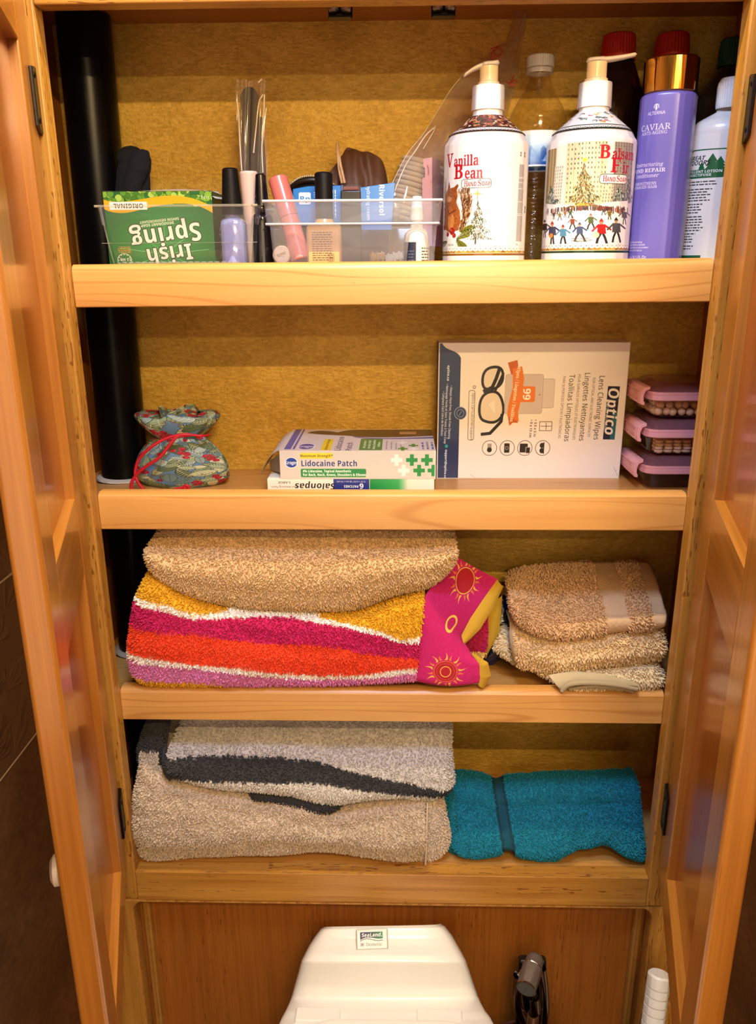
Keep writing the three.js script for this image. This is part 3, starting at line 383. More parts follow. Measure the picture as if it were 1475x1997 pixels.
// white lotion bottle, mostly behind the right stile
{
  const z = -0.062, x = 0.3123, y = s1(x), hw = 0.0325, hS = 1.5474 - y, c0 = 1.5513 - y, c1 = 1.5765 - y, cr = 0.013;
  const t = thing('lotion_bottle', 'white insect lotion bottle with a ribbed cap at the right end of the top shelf', 'bottle', [x, y, z], -0.22);
  const oval = (pts) => { const g = lathe(pts, 72, 0, Math.PI * 2, 0); g.scale(1, 1, 0.62); return g; };
  mesh('bottle', oval([[0, 0], [hw - 0.004, 0], [hw, 0.004], [hw, hS - 0.016], ...arcPts(hw - 0.012, hS - 0.016, 0.012, 0, 1.2, 6), [cr * 0.95, hS + 0.0015], [cr * 0.9, c0 + 0.002]]), M.white, t);
  const tx = canvasTex(640, 1200, (g, W, H) => {
    g.fillStyle = '#f6f6f2'; g.fillRect(0, 0, W, H); const gr = '#14683a', v = (Y) => (Y - 250) / 1700 * H, u = (X) => (X - 640) * 0.82;
    g.strokeStyle = gr; g.lineWidth = 11; g.fillStyle = '#f6f6f2'; rrect(g, 70, v(445), u(1045) - 70, v(790) - v(445), 40); g.fill(); g.stroke(); g.save(); rrect(g, 70, v(445), u(1045) - 70, v(790) - v(445), 40); g.clip(); g.fillStyle = gr; g.fillRect(0, v(690), W, 200); for (const [X, s] of [[925, 1.25], [980, 1], [850, 0.6]]) for (let k = 0; k < 3; k++) { g.beginPath(); g.moveTo(u(X), v(690) - 110 * s + k * 30 * s); g.lineTo(u(X) - 26 * s - k * 6, v(690) - 50 * s + k * 28 * s); g.lineTo(u(X) + 26 * s + k * 6, v(690) - 50 * s + k * 28 * s); g.fill(); } g.restore();
    words(g, 'GREAT', u(872), v(545), 52, '#1d1d1d', { style: 'bold', skew: 0.2, align: 'right', sx: 0.8 }); words(g, 'OUTDOORS', u(915), v(605), 56, '#1d1d1d', { style: 'bold', skew: 0.2, align: 'right', sx: 0.72 }); words(g, 'REPELLENT LOTION', u(1002), v(715), 34, '#ffffff', { style: 'bold', align: 'right', sx: 0.8 }); words(g, 'INSECTIFUGE', u(930), v(758), 32, '#ffffff', { style: 'bold', align: 'right', sx: 0.8 });
    for (const [Y, n, X] of [[835, 2, 1000], [930, 5, 955], [1120, 4, 900], [1280, 6, 925], [1500, 4, 860], [1660, 2, 850]]) for (let i = 0; i < n; i++) fine(g, 90, v(Y) + i * 25, u(X) - 90 - (i % 2) * 14, 1, 15, '#3c3c3a', Y + i, 0.7);
    g.fillStyle = gr; g.fillRect(60, v(1790), u(915) - 60, v(1862) - v(1790)); words(g, 'mL', u(735), v(1826), 34, '#ffffff', { style: 'bold', align: 'right' });
  });
  { const g = lathe([[hw + 0.0003, 0.012], [hw + 0.0003, hS - 0.018]], 48, -Math.PI / 2, Math.PI); g.scale(1, 1, 0.62); mesh('label', g, phy({ map: tx, roughness: 0.35 }), t); }
  const rib = grid(160, 8, (u, v) => { const a = u * Math.PI * 2, k = v < 0.07 || v > 0.86 ? 0 : 0.0007 * Math.cos(a * 40), r = cr + (v > 0.93 ? -0.002 : 0) + k; return [Math.sin(a) * r, lerp(c0, c1, v), Math.cos(a) * r]; });
  mesh('cap', [rib, lathe([[cr - 0.002, c1], [0, c1 + 0.0005]], 40)], M.white, t);
}
// brown bottles with ribbed caps along the back
function cappedBottle(name, label, px, at, R, hTop, capR, capH, capMat, glass, capLow) {
  const t = thing(name, label, 'bottle', at, 0);
  const hs = hTop - capH;
  mesh('bottle', lathe([[0, 0], [R - 0.004, 0], [R, 0.004], [R, hs - 0.034], ...arcPts(R - 0.014, hs - 0.034, 0.014, 0, 0.8, 6), [capR * 1.05, hs - 0.004], [capR * 0.9, hs]], 56, 0, Math.PI * 2, 0.5), glass, t);
  mesh('cap', [grid(140, 6, (u, v) => { const a = u * Math.PI * 2, k = v < 0.2 || v > 0.85 ? 0 : 0.0005 * Math.cos(a * 34), r = lerp(capR, capR * 0.9, v) + k; return [Math.sin(a) * r, lerp(hs, hTop, v), Math.cos(a) * r]; }), lathe([[capR * 0.9, hTop], [capR * 0.8, hTop + 0.001], [0, hTop + 0.001]], 40), lathe([[capR * 0.86, hs - capLow], [capR * 0.86, hs]], 40)], capMat, t);
  return t;
}
const brown = phy({ color: 0x120805, roughness: 0.12, clearcoat: 0.5 }), redCap = std({ color: 0xb01c0c, roughness: 0.45 });
{ const z = -0.133, x = 0.2232; cappedBottle('brown_bottle', 'dark brown bottle with a red cap standing behind the skaters soap bottle', 0, [x, s1(x), z], 0.029, 1.6284 - s1(x), 0.0334 / 2, 0.0223, redCap, brown, 0.012); }
{ const z = -0.133, x = 0.2752; cappedBottle('brown_bottle', 'dark brown bottle with a red cap standing behind the purple bottle', 0, [x, s1(x), z], 0.0285, 1.6282 - s1(x), 0.0333 / 2, 0.0218, redCap, brown, 0.012); }
{ const z = -0.137, x = 0.337; cappedBottle('green_capped_bottle', 'dark bottle with a green cap behind the white lotion bottle', 0, [x, s1(x), z], 0.034, 1.6245 - s1(x), 0.0279 / 2, 0.0237, std({ color: 0x0c5a48, roughness: 0.45 }), phy({ color: 0x3a322a, roughness: 0.3 }), 0.001); }
// clear water bottle
{
  const z = -0.125, x = 0.1466, y = s1(x), P = (py) => py, R = 0.0575 / 2, Y = (v) => v - y;
  const t = thing('water_bottle', 'clear plastic water bottle with a blue mountain label between the two soap bottles', 'bottle', [x, y, z]);
  const yl1 = Y(1.5404), yl0 = Y(1.5081), ys = Y(1.5525), yn = Y(1.5918), yc0 = Y(1.5994), yc1 = Y(1.6093), rn = 0.02 / 2, rc = 0.0259 / 2;
  const prof = [[0, 0.004], [R - 0.012, 0.003], [R - 0.004, 0], [R, 0.005]]; for (let i = 0; i <= 60; i++) { const f = i / 60; prof.push([R - 0.0018 - 0.0016 * Math.cos(f * 13 * Math.PI * 2), lerp(0.006, yl0 - 0.003, f)]); } prof.push([R - 0.001, yl0], [R - 0.001, yl1], [R, ys]); for (let i = 1; i <= 12; i++) { const f = i / 12; prof.push([lerp(R, rn, sm(f) * 0.5 + f * 0.5), lerp(ys, yn, f)]); } prof.push([rn, yn + 0.004], [rn + 0.002, yn + 0.005], [rn, yn + 0.007], [rn, yc0]);
  mesh('bottle', lathe(prof, 64, 0, Math.PI * 2, 0), glassy(0xf4f1ea, { roughness: 0.04 }), t);
  const tx = canvasTex(1024, 256, (g, W, H) => { const b = g.createLinearGradient(0, 0, 0, H); b.addColorStop(0, '#eef3f7'); b.addColorStop(0.35, '#b8d4ea'); b.addColorStop(0.75, '#2f7fc4'); b.addColorStop(1, '#1a5aa8'); g.fillStyle = b; g.fillRect(0, 0, W, H); const r = rng(8); for (let k = 0; k < 70; k++) { const px = r() * W, h = 30 + r() * 90, y0 = H * 0.9 - r() * 70; g.fillStyle = ['rgba(240,246,250,.7)', 'rgba(60,130,200,.75)', 'rgba(24,84,160,.7)', 'rgba(150,196,228,.7)'][Math.floor(r() * 4)]; g.beginPath(); g.moveTo(px - 50, y0); g.lineTo(px, y0 - h); g.lineTo(px + 40 + r() * 30, y0); g.fill(); } g.fillStyle = '#f2f4f5'; g.fillRect(0, 0, W, 26); g.fillRect(0, H - 12, W, 12); });
  mesh('label', lathe([[R - 0.0004, yl0], [R - 0.0004, yl1]], 56), phy({ map: tx, roughness: 0.3, side: THREE.DoubleSide }), t);
  mesh('cap', [grid(120, 4, (u, v) => { const a = u * 6.28318, r = rc + (v > 0.1 && v < 0.9 ? 0.0004 * Math.cos(a * 40) : 0); return [Math.sin(a) * r, lerp(yc0, yc1, v), Math.cos(a) * r]; }), lathe([[rc, yc1], [rc - 0.001, yc1 + 0.0008], [0, yc1 + 0.0008]], 40), lathe([[rc, yc0 - 0.005], [rc, yc0 - 0.001]], 40)], phy({ color: 0xeceae4, transmission: 0.35, roughness: 0.35, side: THREE.DoubleSide }), t);
}
// ---------- the two plastic bins ----------
function tubLoop(w, d, r, n = 8) { const o = [], c = [[w / 2 - r, d / 2 - r, 0], [-w / 2 + r, d / 2 - r, 1], [-w / 2 + r, -d / 2 + r, 2], [w / 2 - r, -d / 2 + r, 3]]; for (const [x, z, q] of c) for (let i = 0; i <= n; i++) { const a = (q + i / n) * Math.PI / 2; o.push([x + r * Math.cos(a), z + r * Math.sin(a)]); } return o; }
function loft(levels) { // [[w, d, r, y, x], ...] bottom up; the first one is closed
  const loops = levels.map(([w, d, r, y, x = 0]) => tubLoop(w, d, r).map(([a, b]) => [a + x, y, b])), n = loops[0].length, pos = [], idx = [];
  loops.forEach((l) => l.forEach((p) => pos.push(...p))); const c0 = pos.length / 3; pos.push(levels[0][4] ?? 0, levels[0][3], 0);
  for (let k = 0; k + 1 < loops.length; k++) for (let i = 0; i < n; i++) { const a = k * n + i, b = k * n + (i + 1) % n; idx.push(a, a + n, b, b, a + n, b + n); }
  for (let i = 0; i < n; i++) idx.push(c0, i, (i + 1) % n);
  const g = new THREE.BufferGeometry(); g.setAttribute('position', new THREE.Float32BufferAttribute(pos, 3)); g.setIndex(idx); g.computeVertexNormals(); return toCreasedNormals(g, 0.6);
}
function rimGeo(w, d, r, y, t) { return tube(tubLoop(w, d, r, 5).map(([a, b]) => [a, y, b]), t, 160, 6, true); }
const BIN_D = 0.1, BIN_Z = -0.073;
const clear = phy({ color: 0xf2f2ee, transmission: 0.95, thickness: 0, roughness: 0.03, ior: 1.5, side: THREE.DoubleSide }), clearRim = phy({ color: 0xf4f2ea, transmission: 0.85, thickness: 0, roughness: 0.12, side: THREE.DoubleSide });
const frost = phy({ color: 0xe6e9f0, transmission: 0.8, thickness: 0, roughness: 0.1, ior: 1.45, side: THREE.DoubleSide }), frostRim = phy({ color: 0xe9edf5, transmission: 0.45, thickness: 0, roughness: 0.25, side: THREE.DoubleSide });
{
  const x = -0.1961, y = s1(x), wT = 0.1483, wB = 0.13, h = 1.4697 - y;
  const t = thing('storage_bin', 'clear plastic storage bin holding the green soap carton', 'bin', [x, y, BIN_Z]);
  mesh('tub', loft([[wB - 0.008, BIN_D - 0.02, 0.006, 0.0008, 0], [wB, BIN_D - 0.014, 0.008, 0.005, 0], [wT - 0.004, BIN_D, 0.008, h - 0.001, -0.001]]), clear, t);
  mesh('rim', rimGeo(wT, BIN_D, 0.008, h, 0.0011), clearRim, t);
  for (const s of [-1, 1]) mesh('handle', grid(6, 4, (u, v) => [s * (wT / 2 - 0.001 - v * 0.002), h - v * 0.016, lerp(-0.03, 0.045, u)]), phy({ color: 0xb9b8d8, transmission: 0.6, roughness: 0.1, side: THREE.DoubleSide }), t);
  const teeth = []; for (let i = 0; i < 18; i++) teeth.push(box(lerp(-wB / 2 + 0.012, wB / 2 - 0.012, i / 17) - 0.0022, lerp(-wB / 2 + 0.012, wB / 2 - 0.012, i / 17) + 0.0022, 0.021, 0.0225, BIN_D / 2 - 0.0045, BIN_D / 2 - 0.0035, 0.0002)); mesh('ridge', teeth, clearRim, t);
  const cz = BIN_D / 2 - 0.004; mesh('corner_edge', [...[-1, 1].map((s) => tube([[s * (wT / 2 - 0.003), h, cz], [s * (wB / 2 - 0.002) * 0.5 + s * (wT / 2 - 0.003) * 0.5, h * 0.5, cz - 0.003], [s * (wB / 2 - 0.003), 0.006, cz - 0.006]], 0.0008, 12, 6)), tube([[-wB / 2 + 0.004, 0.021, cz - 0.002], [0, 0.0212, cz - 0.001], [wB / 2 - 0.004, 0.021, cz - 0.002]], 0.0007, 12, 6), tube([[-wB / 2 - 0.008, 0.039, cz], [wB / 2 + 0.008, 0.0392, cz]], 0.0003, 6, 5)], clearRim, t);
}
{
  const x = -0.034, y = s1(x), wT = 0.1643, wS = 0.1571, wB = 0.1497, h = 1.473 - y, hs = 1.4532 - y;
  const t = thing('storage_bin', 'frosted plastic storage bin full of small cosmetics', 'bin', [x, y, BIN_Z]);
  mesh('tub', loft([[wB - 0.008, BIN_D - 0.02, 0.008, 0.0008], [wB, BIN_D - 0.014, 0.01, 0.005], [wS - 0.001, BIN_D - 0.005, 0.01, hs - 0.001], [wS + 0.004, BIN_D - 0.001, 0.01, hs + 0.0015], [wT, BIN_D, 0.01, h]]), frost, t);
  mesh('rim', rimGeo(wT, BIN_D, 0.01, h, 0.0012), frostRim, t); mesh('step_edge', rimGeo(wS + 0.003, BIN_D - 0.0015, 0.01, hs, 0.001), frostRim, t);
}
// green soap carton, upside down
{
  const z = -0.035, x = -0.2158, y = s1(x) + 0.002, w = 0.1015, h = 1.4831 - y, d = 0.062;
  const t = thing('soap_carton', 'green soap bar carton with clover leaves, standing upside down in the clear bin', 'carton', [x, y, z - d / 2 - 0.001], 0);
  const front = canvasTex(1024, 768, (g, W, H) => {
    g.fillStyle = '#0f6a30'; g.fillRect(0, 0, W, H); g.translate(W, H); g.rotate(Math.PI); g.translate(0, H * 0.165); g.scale(1, 0.835); const r = rng(44);            // drawn the right way up, the carton stands on its head
    const bg = g.createRadialGradient(W * 0.5, H * 0.3, 40, W * 0.5, H * 0.4, W * 0.7); bg.addColorStop(0, '#2f9a4c'); bg.addColorStop(1, '#0d5c2a'); g.fillStyle = bg; g.fillRect(0, 0, W, H);
    g.strokeStyle = 'rgba(190,240,190,.55)'; for (let i = 0; i < 9; i++) { const a = i * 0.7 + 0.2; g.lineWidth = 3 + r() * 4; g.beginPath(); g.moveTo(W * 0.47, H * 0.2); g.lineTo(W * 0.47 + Math.cos(a) * 430, H * 0.2 + Math.sin(a) * 300); g.stroke(); }
    for (let i = 0; i < 46; i++) { const cx = r() * W, cy = H * (0.87 + r() * 0.13), q = 34 + r() * 26; for (let k = 0; k < 3; k++) { const a = k * 2.1 + r() * 6; g.fillStyle = ['#7fb53a', '#5a9a33', '#a6cf58', '#3f7f2c'][Math.floor(r() * 4)]; g.strokeStyle = '#1c4a1c'; g.lineWidth = 3; g.beginPath(); g.arc(cx + Math.cos(a) * q * 0.6, cy + Math.sin(a) * q * 0.5, q * 0.62, 0, 7); g.fill(); g.stroke(); } }
    g.fillStyle = '#f3b21f'; g.beginPath(); g.moveTo(0, H * 0.72); g.bezierCurveTo(W * 0.2, H * 0.92, W * 0.45, H * 0.84, W * 0.7, H * 0.76); g.bezierCurveTo(W * 0.85, H * 0.7, W * 0.95, H * 0.74, W, H * 0.78); g.lineTo(W, H * 0.9); g.bezierCurveTo(W * 0.8, H * 0.8, W * 0.5, H * 1.0, W * 0.25, H * 0.93); g.bezierCurveTo(W * 0.1, H * 0.9, W * 0.03, H * 0.8, 0, H * 0.82); g.closePath(); g.fill();
    g.fillStyle = '#f5f5ef'; rrect(g, W * 0.6, H * 0.77, W * 0.35, H * 0.1, 8); g.fill(); words(g, 'ORIGINAL', W * 0.775, H * 0.82, 60, '#222', { style: 'bold', sx: 0.98 });
    const big = (s, X, Y, q) => words(g, s, X, Y, q, '#f6f7f1', { style: 'bold', rot: -0.13, sx: 0.92, stroke: '#1d3b22', lw: 18 });
    big('Irish', W * 0.43, H * 0.2, 220); big('Spring', W * 0.45, H * 0.44, 246); words(g, 'DEODORANT SOAP', W * 0.52, H * 0.585, 36, '#e9f3e4', { style: 'bold', rot: -0.1 }); words(g, 'SAVON DÉSODORISANT', W * 0.5, H * 0.63, 34, '#e9f3e4', { style: 'bold', rot: -0.1 });
    g.strokeStyle = '#f2f5ea'; g.lineWidth = 6; g.beginPath(); g.arc(W * 0.855, H * 0.12, 66, 0, 7); g.stroke(); for (let i = 0; i < 12; i++) { const a = i * Math.PI / 6; g.beginPath(); g.moveTo(W * 0.855 + Math.cos(a) * 50, H * 0.12 + Math.sin(a) * 50); g.lineTo(W * 0.855 + Math.cos(a) * 62, H * 0.12 + Math.sin(a) * 62); g.stroke(); } words(g, '12 HR', W * 0.845, H * 0.13, 40, '#f2f5ea', { style: 'bold' });
    fine(g, W * 0.79, H * 0.22, 130, 4, 17, '#e39a2a', 5); fine(g, W * 0.3, H * 0.03, 180, 1, 10, '#cfe8cf', 9); words(g, '113 g', W * 0.06, H * 0.92, 34, '#eef3e6', {});
  });
  const side = canvasTex(256, 512, (g, W, H) => { g.fillStyle = '#0e5a2b'; g.fillRect(0, 0, W, H); g.translate(W, H); g.rotate(Math.PI); g.fillStyle = '#2f8a45'; g.fillRect(0, 0, W, H * 0.3); words(g, 'Spring', W * 0.5, H * 0.45, 60, '#f6f7f1', { style: 'bold', rot: -1.57 }); });
  const gm = phy({ color: 0x17713a, roughness: 0.35, clearcoat: 0.3 }), w2 = std({ color: 0xe9e6da, roughness: 0.7 });
  const g = new THREE.BoxGeometry(w, h, d); g.translate(0, h / 2, 0);
  mesh('carton', g, [phy({ map: side, roughness: 0.35, clearcoat: 0.3 }), gm, w2, gm, phy({ map: front, roughness: 0.35, clearcoat: 0.3 }), gm], t);
  mesh('flap', grid(20, 4, (u, v) => [lerp(-w / 2, w / 2 + 0.003, u), h + 0.0006 + 0.006 * Math.sin(Math.PI * (0.12 + u * 0.75)) * v - (u > 0.9 ? (u - 0.9) * 0.07 : 0), lerp(d / 2 - 0.001, -d / 2, v)]), std({ color: 0xf0ede2, roughness: 0.7, side: THREE.DoubleSide }), t);
}
// nail polish: glass body with rounded shoulders, liquid, tapered black cap
function polish(name, label, x, z, w, hb, cr0, cr1, hc0, hc, body, capMat, lift = 0.002, lab) {
  const y = s1(x) + lift, t = thing(name, label, 'bottle', [x, y, z]);
  const prof = [[0, 0], [w / 2 - 0.002, 0], [w / 2, 0.002], [w / 2, hb - 0.007], ...arcPts(w / 2 - 0.006, hb - 0.007, 0.006, 0, 1.3, 6), [cr0 * 0.7, hb + 0.0005], [cr0 * 0.7, hc0 + 0.001]];
  mesh('bottle', lathe(prof, 48, 0, Math.PI * 2, 0.5), body, t);
  mesh('cap', lathe([[cr0 * 0.8, hc0], [cr0, hc0], [cr0, hc0 + 0.001], [cr1, hc - 0.0012], [cr1 - 0.0012, hc], [0, hc]], 40, 0, Math.PI * 2, 0.5), capMat, t);
  if (lab) lab(t, w, hb); return t;
}
{
  const z = -0.04; let x = -0.1474, y0 = s1(x) + 0.002;
  polish('nail_polish', 'lavender nail polish bottle with a tall black cap in the clear bin', x, z, 0.0248, 1.4601 - y0, 0.0198 / 2, 0.0143 / 2, 1.4624 - y0, 1.5027 - y0, phy({ color: 0x8f97d8, roughness: 0.08, clearcoat: 1, clearcoatRoughness: 0.04 }), M.satinBlack);
  // pale pink tapered tube
  x = -0.1364;
  const t = thing('cosmetic_tube', 'pale pink tapered tube behind the lavender nail polish', 'tube', [x, s1(x) + 0.004, -0.075]); const hT = 1.5026 - s1(x) - 0.004, r1 = 0.0174 / 2;
  mesh('tube', lathe([[0, 0], [r1 * 0.45, 0], [r1 * 0.5, 0.01], [r1 * 0.98, hT - 0.002]], 40), phy({ color: 0xf0cdbb, roughness: 0.4 }), t); mesh('cap', lathe([[r1 * 0.98, hT - 0.002], [r1, hT - 0.001], [r1 * 0.9, hT + 0.0006], [0, hT + 0.001]], 40), phy({ color: 0xf4dccd, roughness: 0.4 }), t);
  // dark polish between the bins
  x = -0.123; y0 = s1(x) + 0.002;
  polish('nail_polish', 'smoky black nail polish bottle standing between the two bins', x, -0.062, 0.0199, 1.4666 - y0, 0.0138 / 2, 0.0098 / 2, 1.4712 - y0, 1.4998 - y0, phy({ color: 0x17181c, roughness: 0.06, clearcoat: 1, transmission: 0.25, thickness: 0.01 }), phy({ color: 0x0e1018, roughness: 0.25, clearcoat: 0.6 }));
  // foundation bottle
  x = -0.0612; y0 = s1(x) + 0.003;
  const wF = 0.033, hF = 1.456 - y0, tf = thing('foundation_bottle', 'square beige foundation bottle with a black cap in the frosted bin', 'bottle', [x, y0, -0.042], 0);
  mesh('bottle', [box(-wF / 2, wF / 2, 0, hF - 0.003, -0.014, 0.014, 0.004), lathe([[0.011, hF - 0.004], [0.009, hF], [0.008, hF + 0.003]], 32)], phy({ color: 0xdcae78, roughness: 0.15, clearcoat: 1, clearcoatRoughness: 0.05 }), tf);
  const ft = canvasTex(256, 320, (g, W, H) => { g.fillStyle = '#dcae78'; g.fillRect(0, 0, W, H); fine(g, 30, 30, 180, 15, 14, '#6d5238', 3); g.strokeStyle = '#5d452e'; g.lineWidth = 3; g.strokeRect(165, 165, 46, 62); fine(g, 170, 172, 36, 5, 9, '#5d452e', 4); });
  const pf = new THREE.PlaneGeometry(wF * 0.86, hF * 0.86); pf.translate(0, hF * 0.47, 0.0143); mesh('label', pf, std({ map: ft, roughness: 0.3 }), tf);
  const cF = 0.0167 / 2, cT = 1.4996 - y0; mesh('cap', lathe([[cF, hF + 0.001], [cF, cT - 0.003], ...arcPts(cF - 0.002, cT - 0.003, 0.002, 0, 1.5, 4), [0, cT]], 40, 0, Math.PI * 2, 0.5), M.satinBlack, tf);
}
// pink lip gloss tube leaning in the frosted bin
{
  const a = V(-0.1055, 1.495, -0.055), b = V(-0.0836, 1.4212, -0.036), r = 0.0184 / 2, L = a.distanceTo(b);
  const t = thing('lip_gloss', 'pink gloss tube leaning over the left edge of the frosted bin', 'tube', b.toArray());
  t.quaternion.setFromUnitVectors(V(0, 1, 0), a.clone().sub(b).normalize());
  mesh('tube', lathe([[0, 0], [r * 0.92, 0], [r, 0.001], [r, L * 0.52]], 40), phy({ color: 0xe48a86, roughness: 0.28, clearcoat: 0.5 }), t); mesh('cap', lathe([[r, L * 0.525], [r, L - 0.001], [r - 0.0008, L], [0, L]], 40, 0, Math.PI * 2, 0.5), phy({ color: 0xe07c70, roughness: 0.3, clearcoat: 0.4 }), t);
}
// small round jar lying with its label to the front
{
  const x = -0.1021, y = 1.4273, r = 0.0169 / 2, t = thing('small_jar', 'small round pale jar lying on its side in the corner of the frosted bin', 'jar', [x, y - 0.001, -0.036]);
  const tx = canvasTex(256, 256, (g, W, H) => { g.fillStyle = '#efd9c4'; g.fillRect(0, 0, W, H); words(g, 'ROSE', W / 2, H * 0.46, 56, '#5d4a40', { rot: -0.35, style: 'bold', font: 'serif' }); fine(g, 80, 150, 100, 1, 12, '#7a665a', 4); });
  const c = lathe([[r * 0.96, -0.014], [r, -0.013], [r, 0.0], [r - 0.001, 0.001]], 40); c.rotateX(Math.PI / 2); mesh('jar', c, phy({ color: 0xe9cbb4, roughness: 0.35 }), t);
  const q = new THREE.CircleGeometry(r - 0.0008, 40); q.translate(0, 0, 0.0012); mesh('lid', q, phy({ map: tx, roughness: 0.35 }), t);
}
// square black lipstick tube with a window
{
  const x = -0.0364, y = s1(x) + 0.003, w = 0.019, h1 = 1.483 - y, h = 1.4884 - y, t = thing('lip_colour', 'square black lip colour tube with a dark red window at its top', 'tube', [x, y, -0.052]);
  mesh('tube', box(-w / 2, w / 2, 0, h1, -0.009, 0.009, 0.001), phy({ color: 0x0c0c0e, roughness: 0.2, clearcoat: 0.6 }), t);
  mesh('window', box(-w / 2, w / 2, h1, h, -0.009, 0.009, 0.001), glassy(0xf0eef2, { roughness: 0.05 }), t); mesh('colour', box(-w / 2 + 0.002, w / 2 - 0.002, h1, h - 0.0015, -0.007, 0.007, 0.001), std({ color: 0x7a2f30, roughness: 0.3 }), t);
}
// blue foil sachets
function sachet(label, outline, z, lean, draw) {
  const t = thing('sachet', label, 'sachet', [0, 0, 0]); const s = new THREE.Shape(); outline.forEach((p, i) => (i ? s.lineTo(...p) : s.moveTo(...p)));
  const g = new THREE.ExtrudeGeometry(s, { depth: 0.0016, bevelEnabled: true, bevelSize: 0.0004, bevelThickness: 0.0004, bevelSegments: 1 }); const xs = outline.map((p) => p[0]), ys = outline.map((p) => p[1]), x0 = Math.min(...xs), x1 = Math.max(...xs), y0 = Math.min(...ys), y1 = Math.max(...ys), p = g.attributes.position, uv = g.attributes.uv;
  for (let i = 0; i < p.count; i++) { uv.setXY(i, (p.getX(i) - x0) / (x1 - x0), (p.getY(i) - y0) / (y1 - y0)); p.setZ(i, p.getZ(i) + z - lean * (p.getY(i) - y0)); } g.computeVertexNormals();
  mesh('packet', g, phy({ map: canvasTex(512, 512, draw), roughness: 0.28, clearcoat: 0.3 }), t);
}
sachet('blue foil sachet behind the foundation bottle in the frosted bin', [[-0.0946,1.4539],[-0.0938,1.4871],[-0.0798,1.4893],[-0.0461,1.49],[-0.0458,1.4536]], -0.075, 0.1, (g, W, H) => { g.fillStyle = '#1180d0'; g.fillRect(0, 0, W, H); g.fillStyle = '#f4f8fb'; rrect(g, W * 0.12, H * 0.16, W * 0.24, H * 0.3, 20); g.fill(); words(g, 'Rp', W * 0.24, H * 0.32, 90, '#1180d0', { style: 'bold' }); fine(g, W * 0.42, H * 0.16, 120, 3, 26, '#cfe6f6', 3); g.save(); g.translate(W * 0.86, H * 0.1); g.rotate(Math.PI / 2); fine(g, 0, 0, 380, 3, 26, '#e6f2fa', 5); g.restore(); });
sachet('blue foil sachet with white lettering, tallest at its right corner, in the frosted bin', [[-0.0275,1.4495],[-0.028,1.4876],[0.0044,1.4919],[0.001,1.4493]], -0.07, 0.1, (g, W, H) => { g.fillStyle = '#1184d4'; g.fillRect(0, 0, W, H); words(g, 'Riversol', W * 0.62, H * 0.36, 112, '#f4f8fb', { rot: Math.PI / 2, style: 'bold', sx: 0.8 }); words(g, 'hydrating cream', W * 0.22, H * 0.42, 74, '#e6f2fa', { rot: Math.PI / 2, sx: 0.7 }); });
// small white bottle with a dark label panel
{
  const x = 0.0252, y = s1(x) + 0.003, R = 0.0235 / 2, hb = 1.4489 - y, hk = 1.457 - y, hT = 1.4778 - y, t = thing('dropper_bottle', 'small white bottle with a dark label panel at the right end of the frosted bin', 'bottle', [x, y, -0.036]);
  mesh('bottle', lathe([[0, 0], [R - 0.001, 0], [R, 0.001], [R, hb - 0.008], ...arcPts(R - 0.008, hb - 0.008, 0.008, 0, 1.3, 6), [0.0055, hk - 0.002], [0.0055, hk]], 44, 0, Math.PI * 2, 0.5), phy({ color: 0xf2ead9, roughness: 0.3 }), t);
  mesh('cap', lathe([[0.0062, hk - 0.001], [0.0066, hk + 0.003], [0.0052, hk + 0.012], [0.0045, hT - 0.001], [0, hT]], 36, 0, Math.PI * 2, 0.5), M.white, t);
  const tx = canvasTex(512, 256, (g, W, H) => { g.fillStyle = '#f2ead9'; g.fillRect(0, 0, W, H); g.fillStyle = '#1f2740'; g.fillRect(W * 0.02, 0, W * 0.46, H); fine(g, W * 0.27, 60, 90, 6, 22, '#5a6484', 3); fine(g, W * 0.62, 40, 150, 9, 22, '#4a4640', 4); });
  mesh('label', lathe([[R + 0.0002, 0.003], [R + 0.0002, hb * 0.74]], 36, -Math.PI / 2, Math.PI), std({ map: tx, roughness: 0.4 }), t);
}
// pink folded display card beside the bin
{
  const t = thing('pink_card', 'folded pink card with a notched edge between the frosted bin and the squirrel soap bottle', 'card', [0, 0, 0]), pts = [[0.0326,1.5164],[0.0412,1.5177],[0.0424,1.4345],[0.0325,1.4346],[0.0318,1.4985],[0.0344,1.4995],[0.0343,1.5079],[0.0327,1.5089]], s = new THREE.Shape(); pts.forEach((p, i) => (i ? s.lineTo(...p) : s.moveTo(...p)));
  const g = new THREE.ExtrudeGeometry(s, { depth: 0.0008, bevelEnabled: false }); g.translate(0, 0, -0.105); mesh('flange', g, std({ color: 0xe8b4cc, roughness: 0.6 }), t);
  const a = [[0.0412,1.5177],[0.0424,1.4345],[0.0539,1.4345],[0.0529,1.5181]]; mesh('panel', grid(2, 2, (u, v) => [lerp(lerp(a[0][0], a[3][0], u), lerp(a[1][0], a[2][0], u), v), lerp(lerp(a[0][1], a[3][1], u), lerp(a[1][1], a[2][1], u), v), -0.1045 - 0.03 * u]), std({ color: 0xd49ab8, roughness: 0.6, side: THREE.DoubleSide }), t);
  mesh('hook', tube([[0.0367, 1.5105, -0.103], [0.0378, 1.5068, -0.103], [0.0378, 1.5021, -0.103]], 0.0006, 8, 5), std({ color: 0xc888a8, roughness: 0.5 }), t);
}
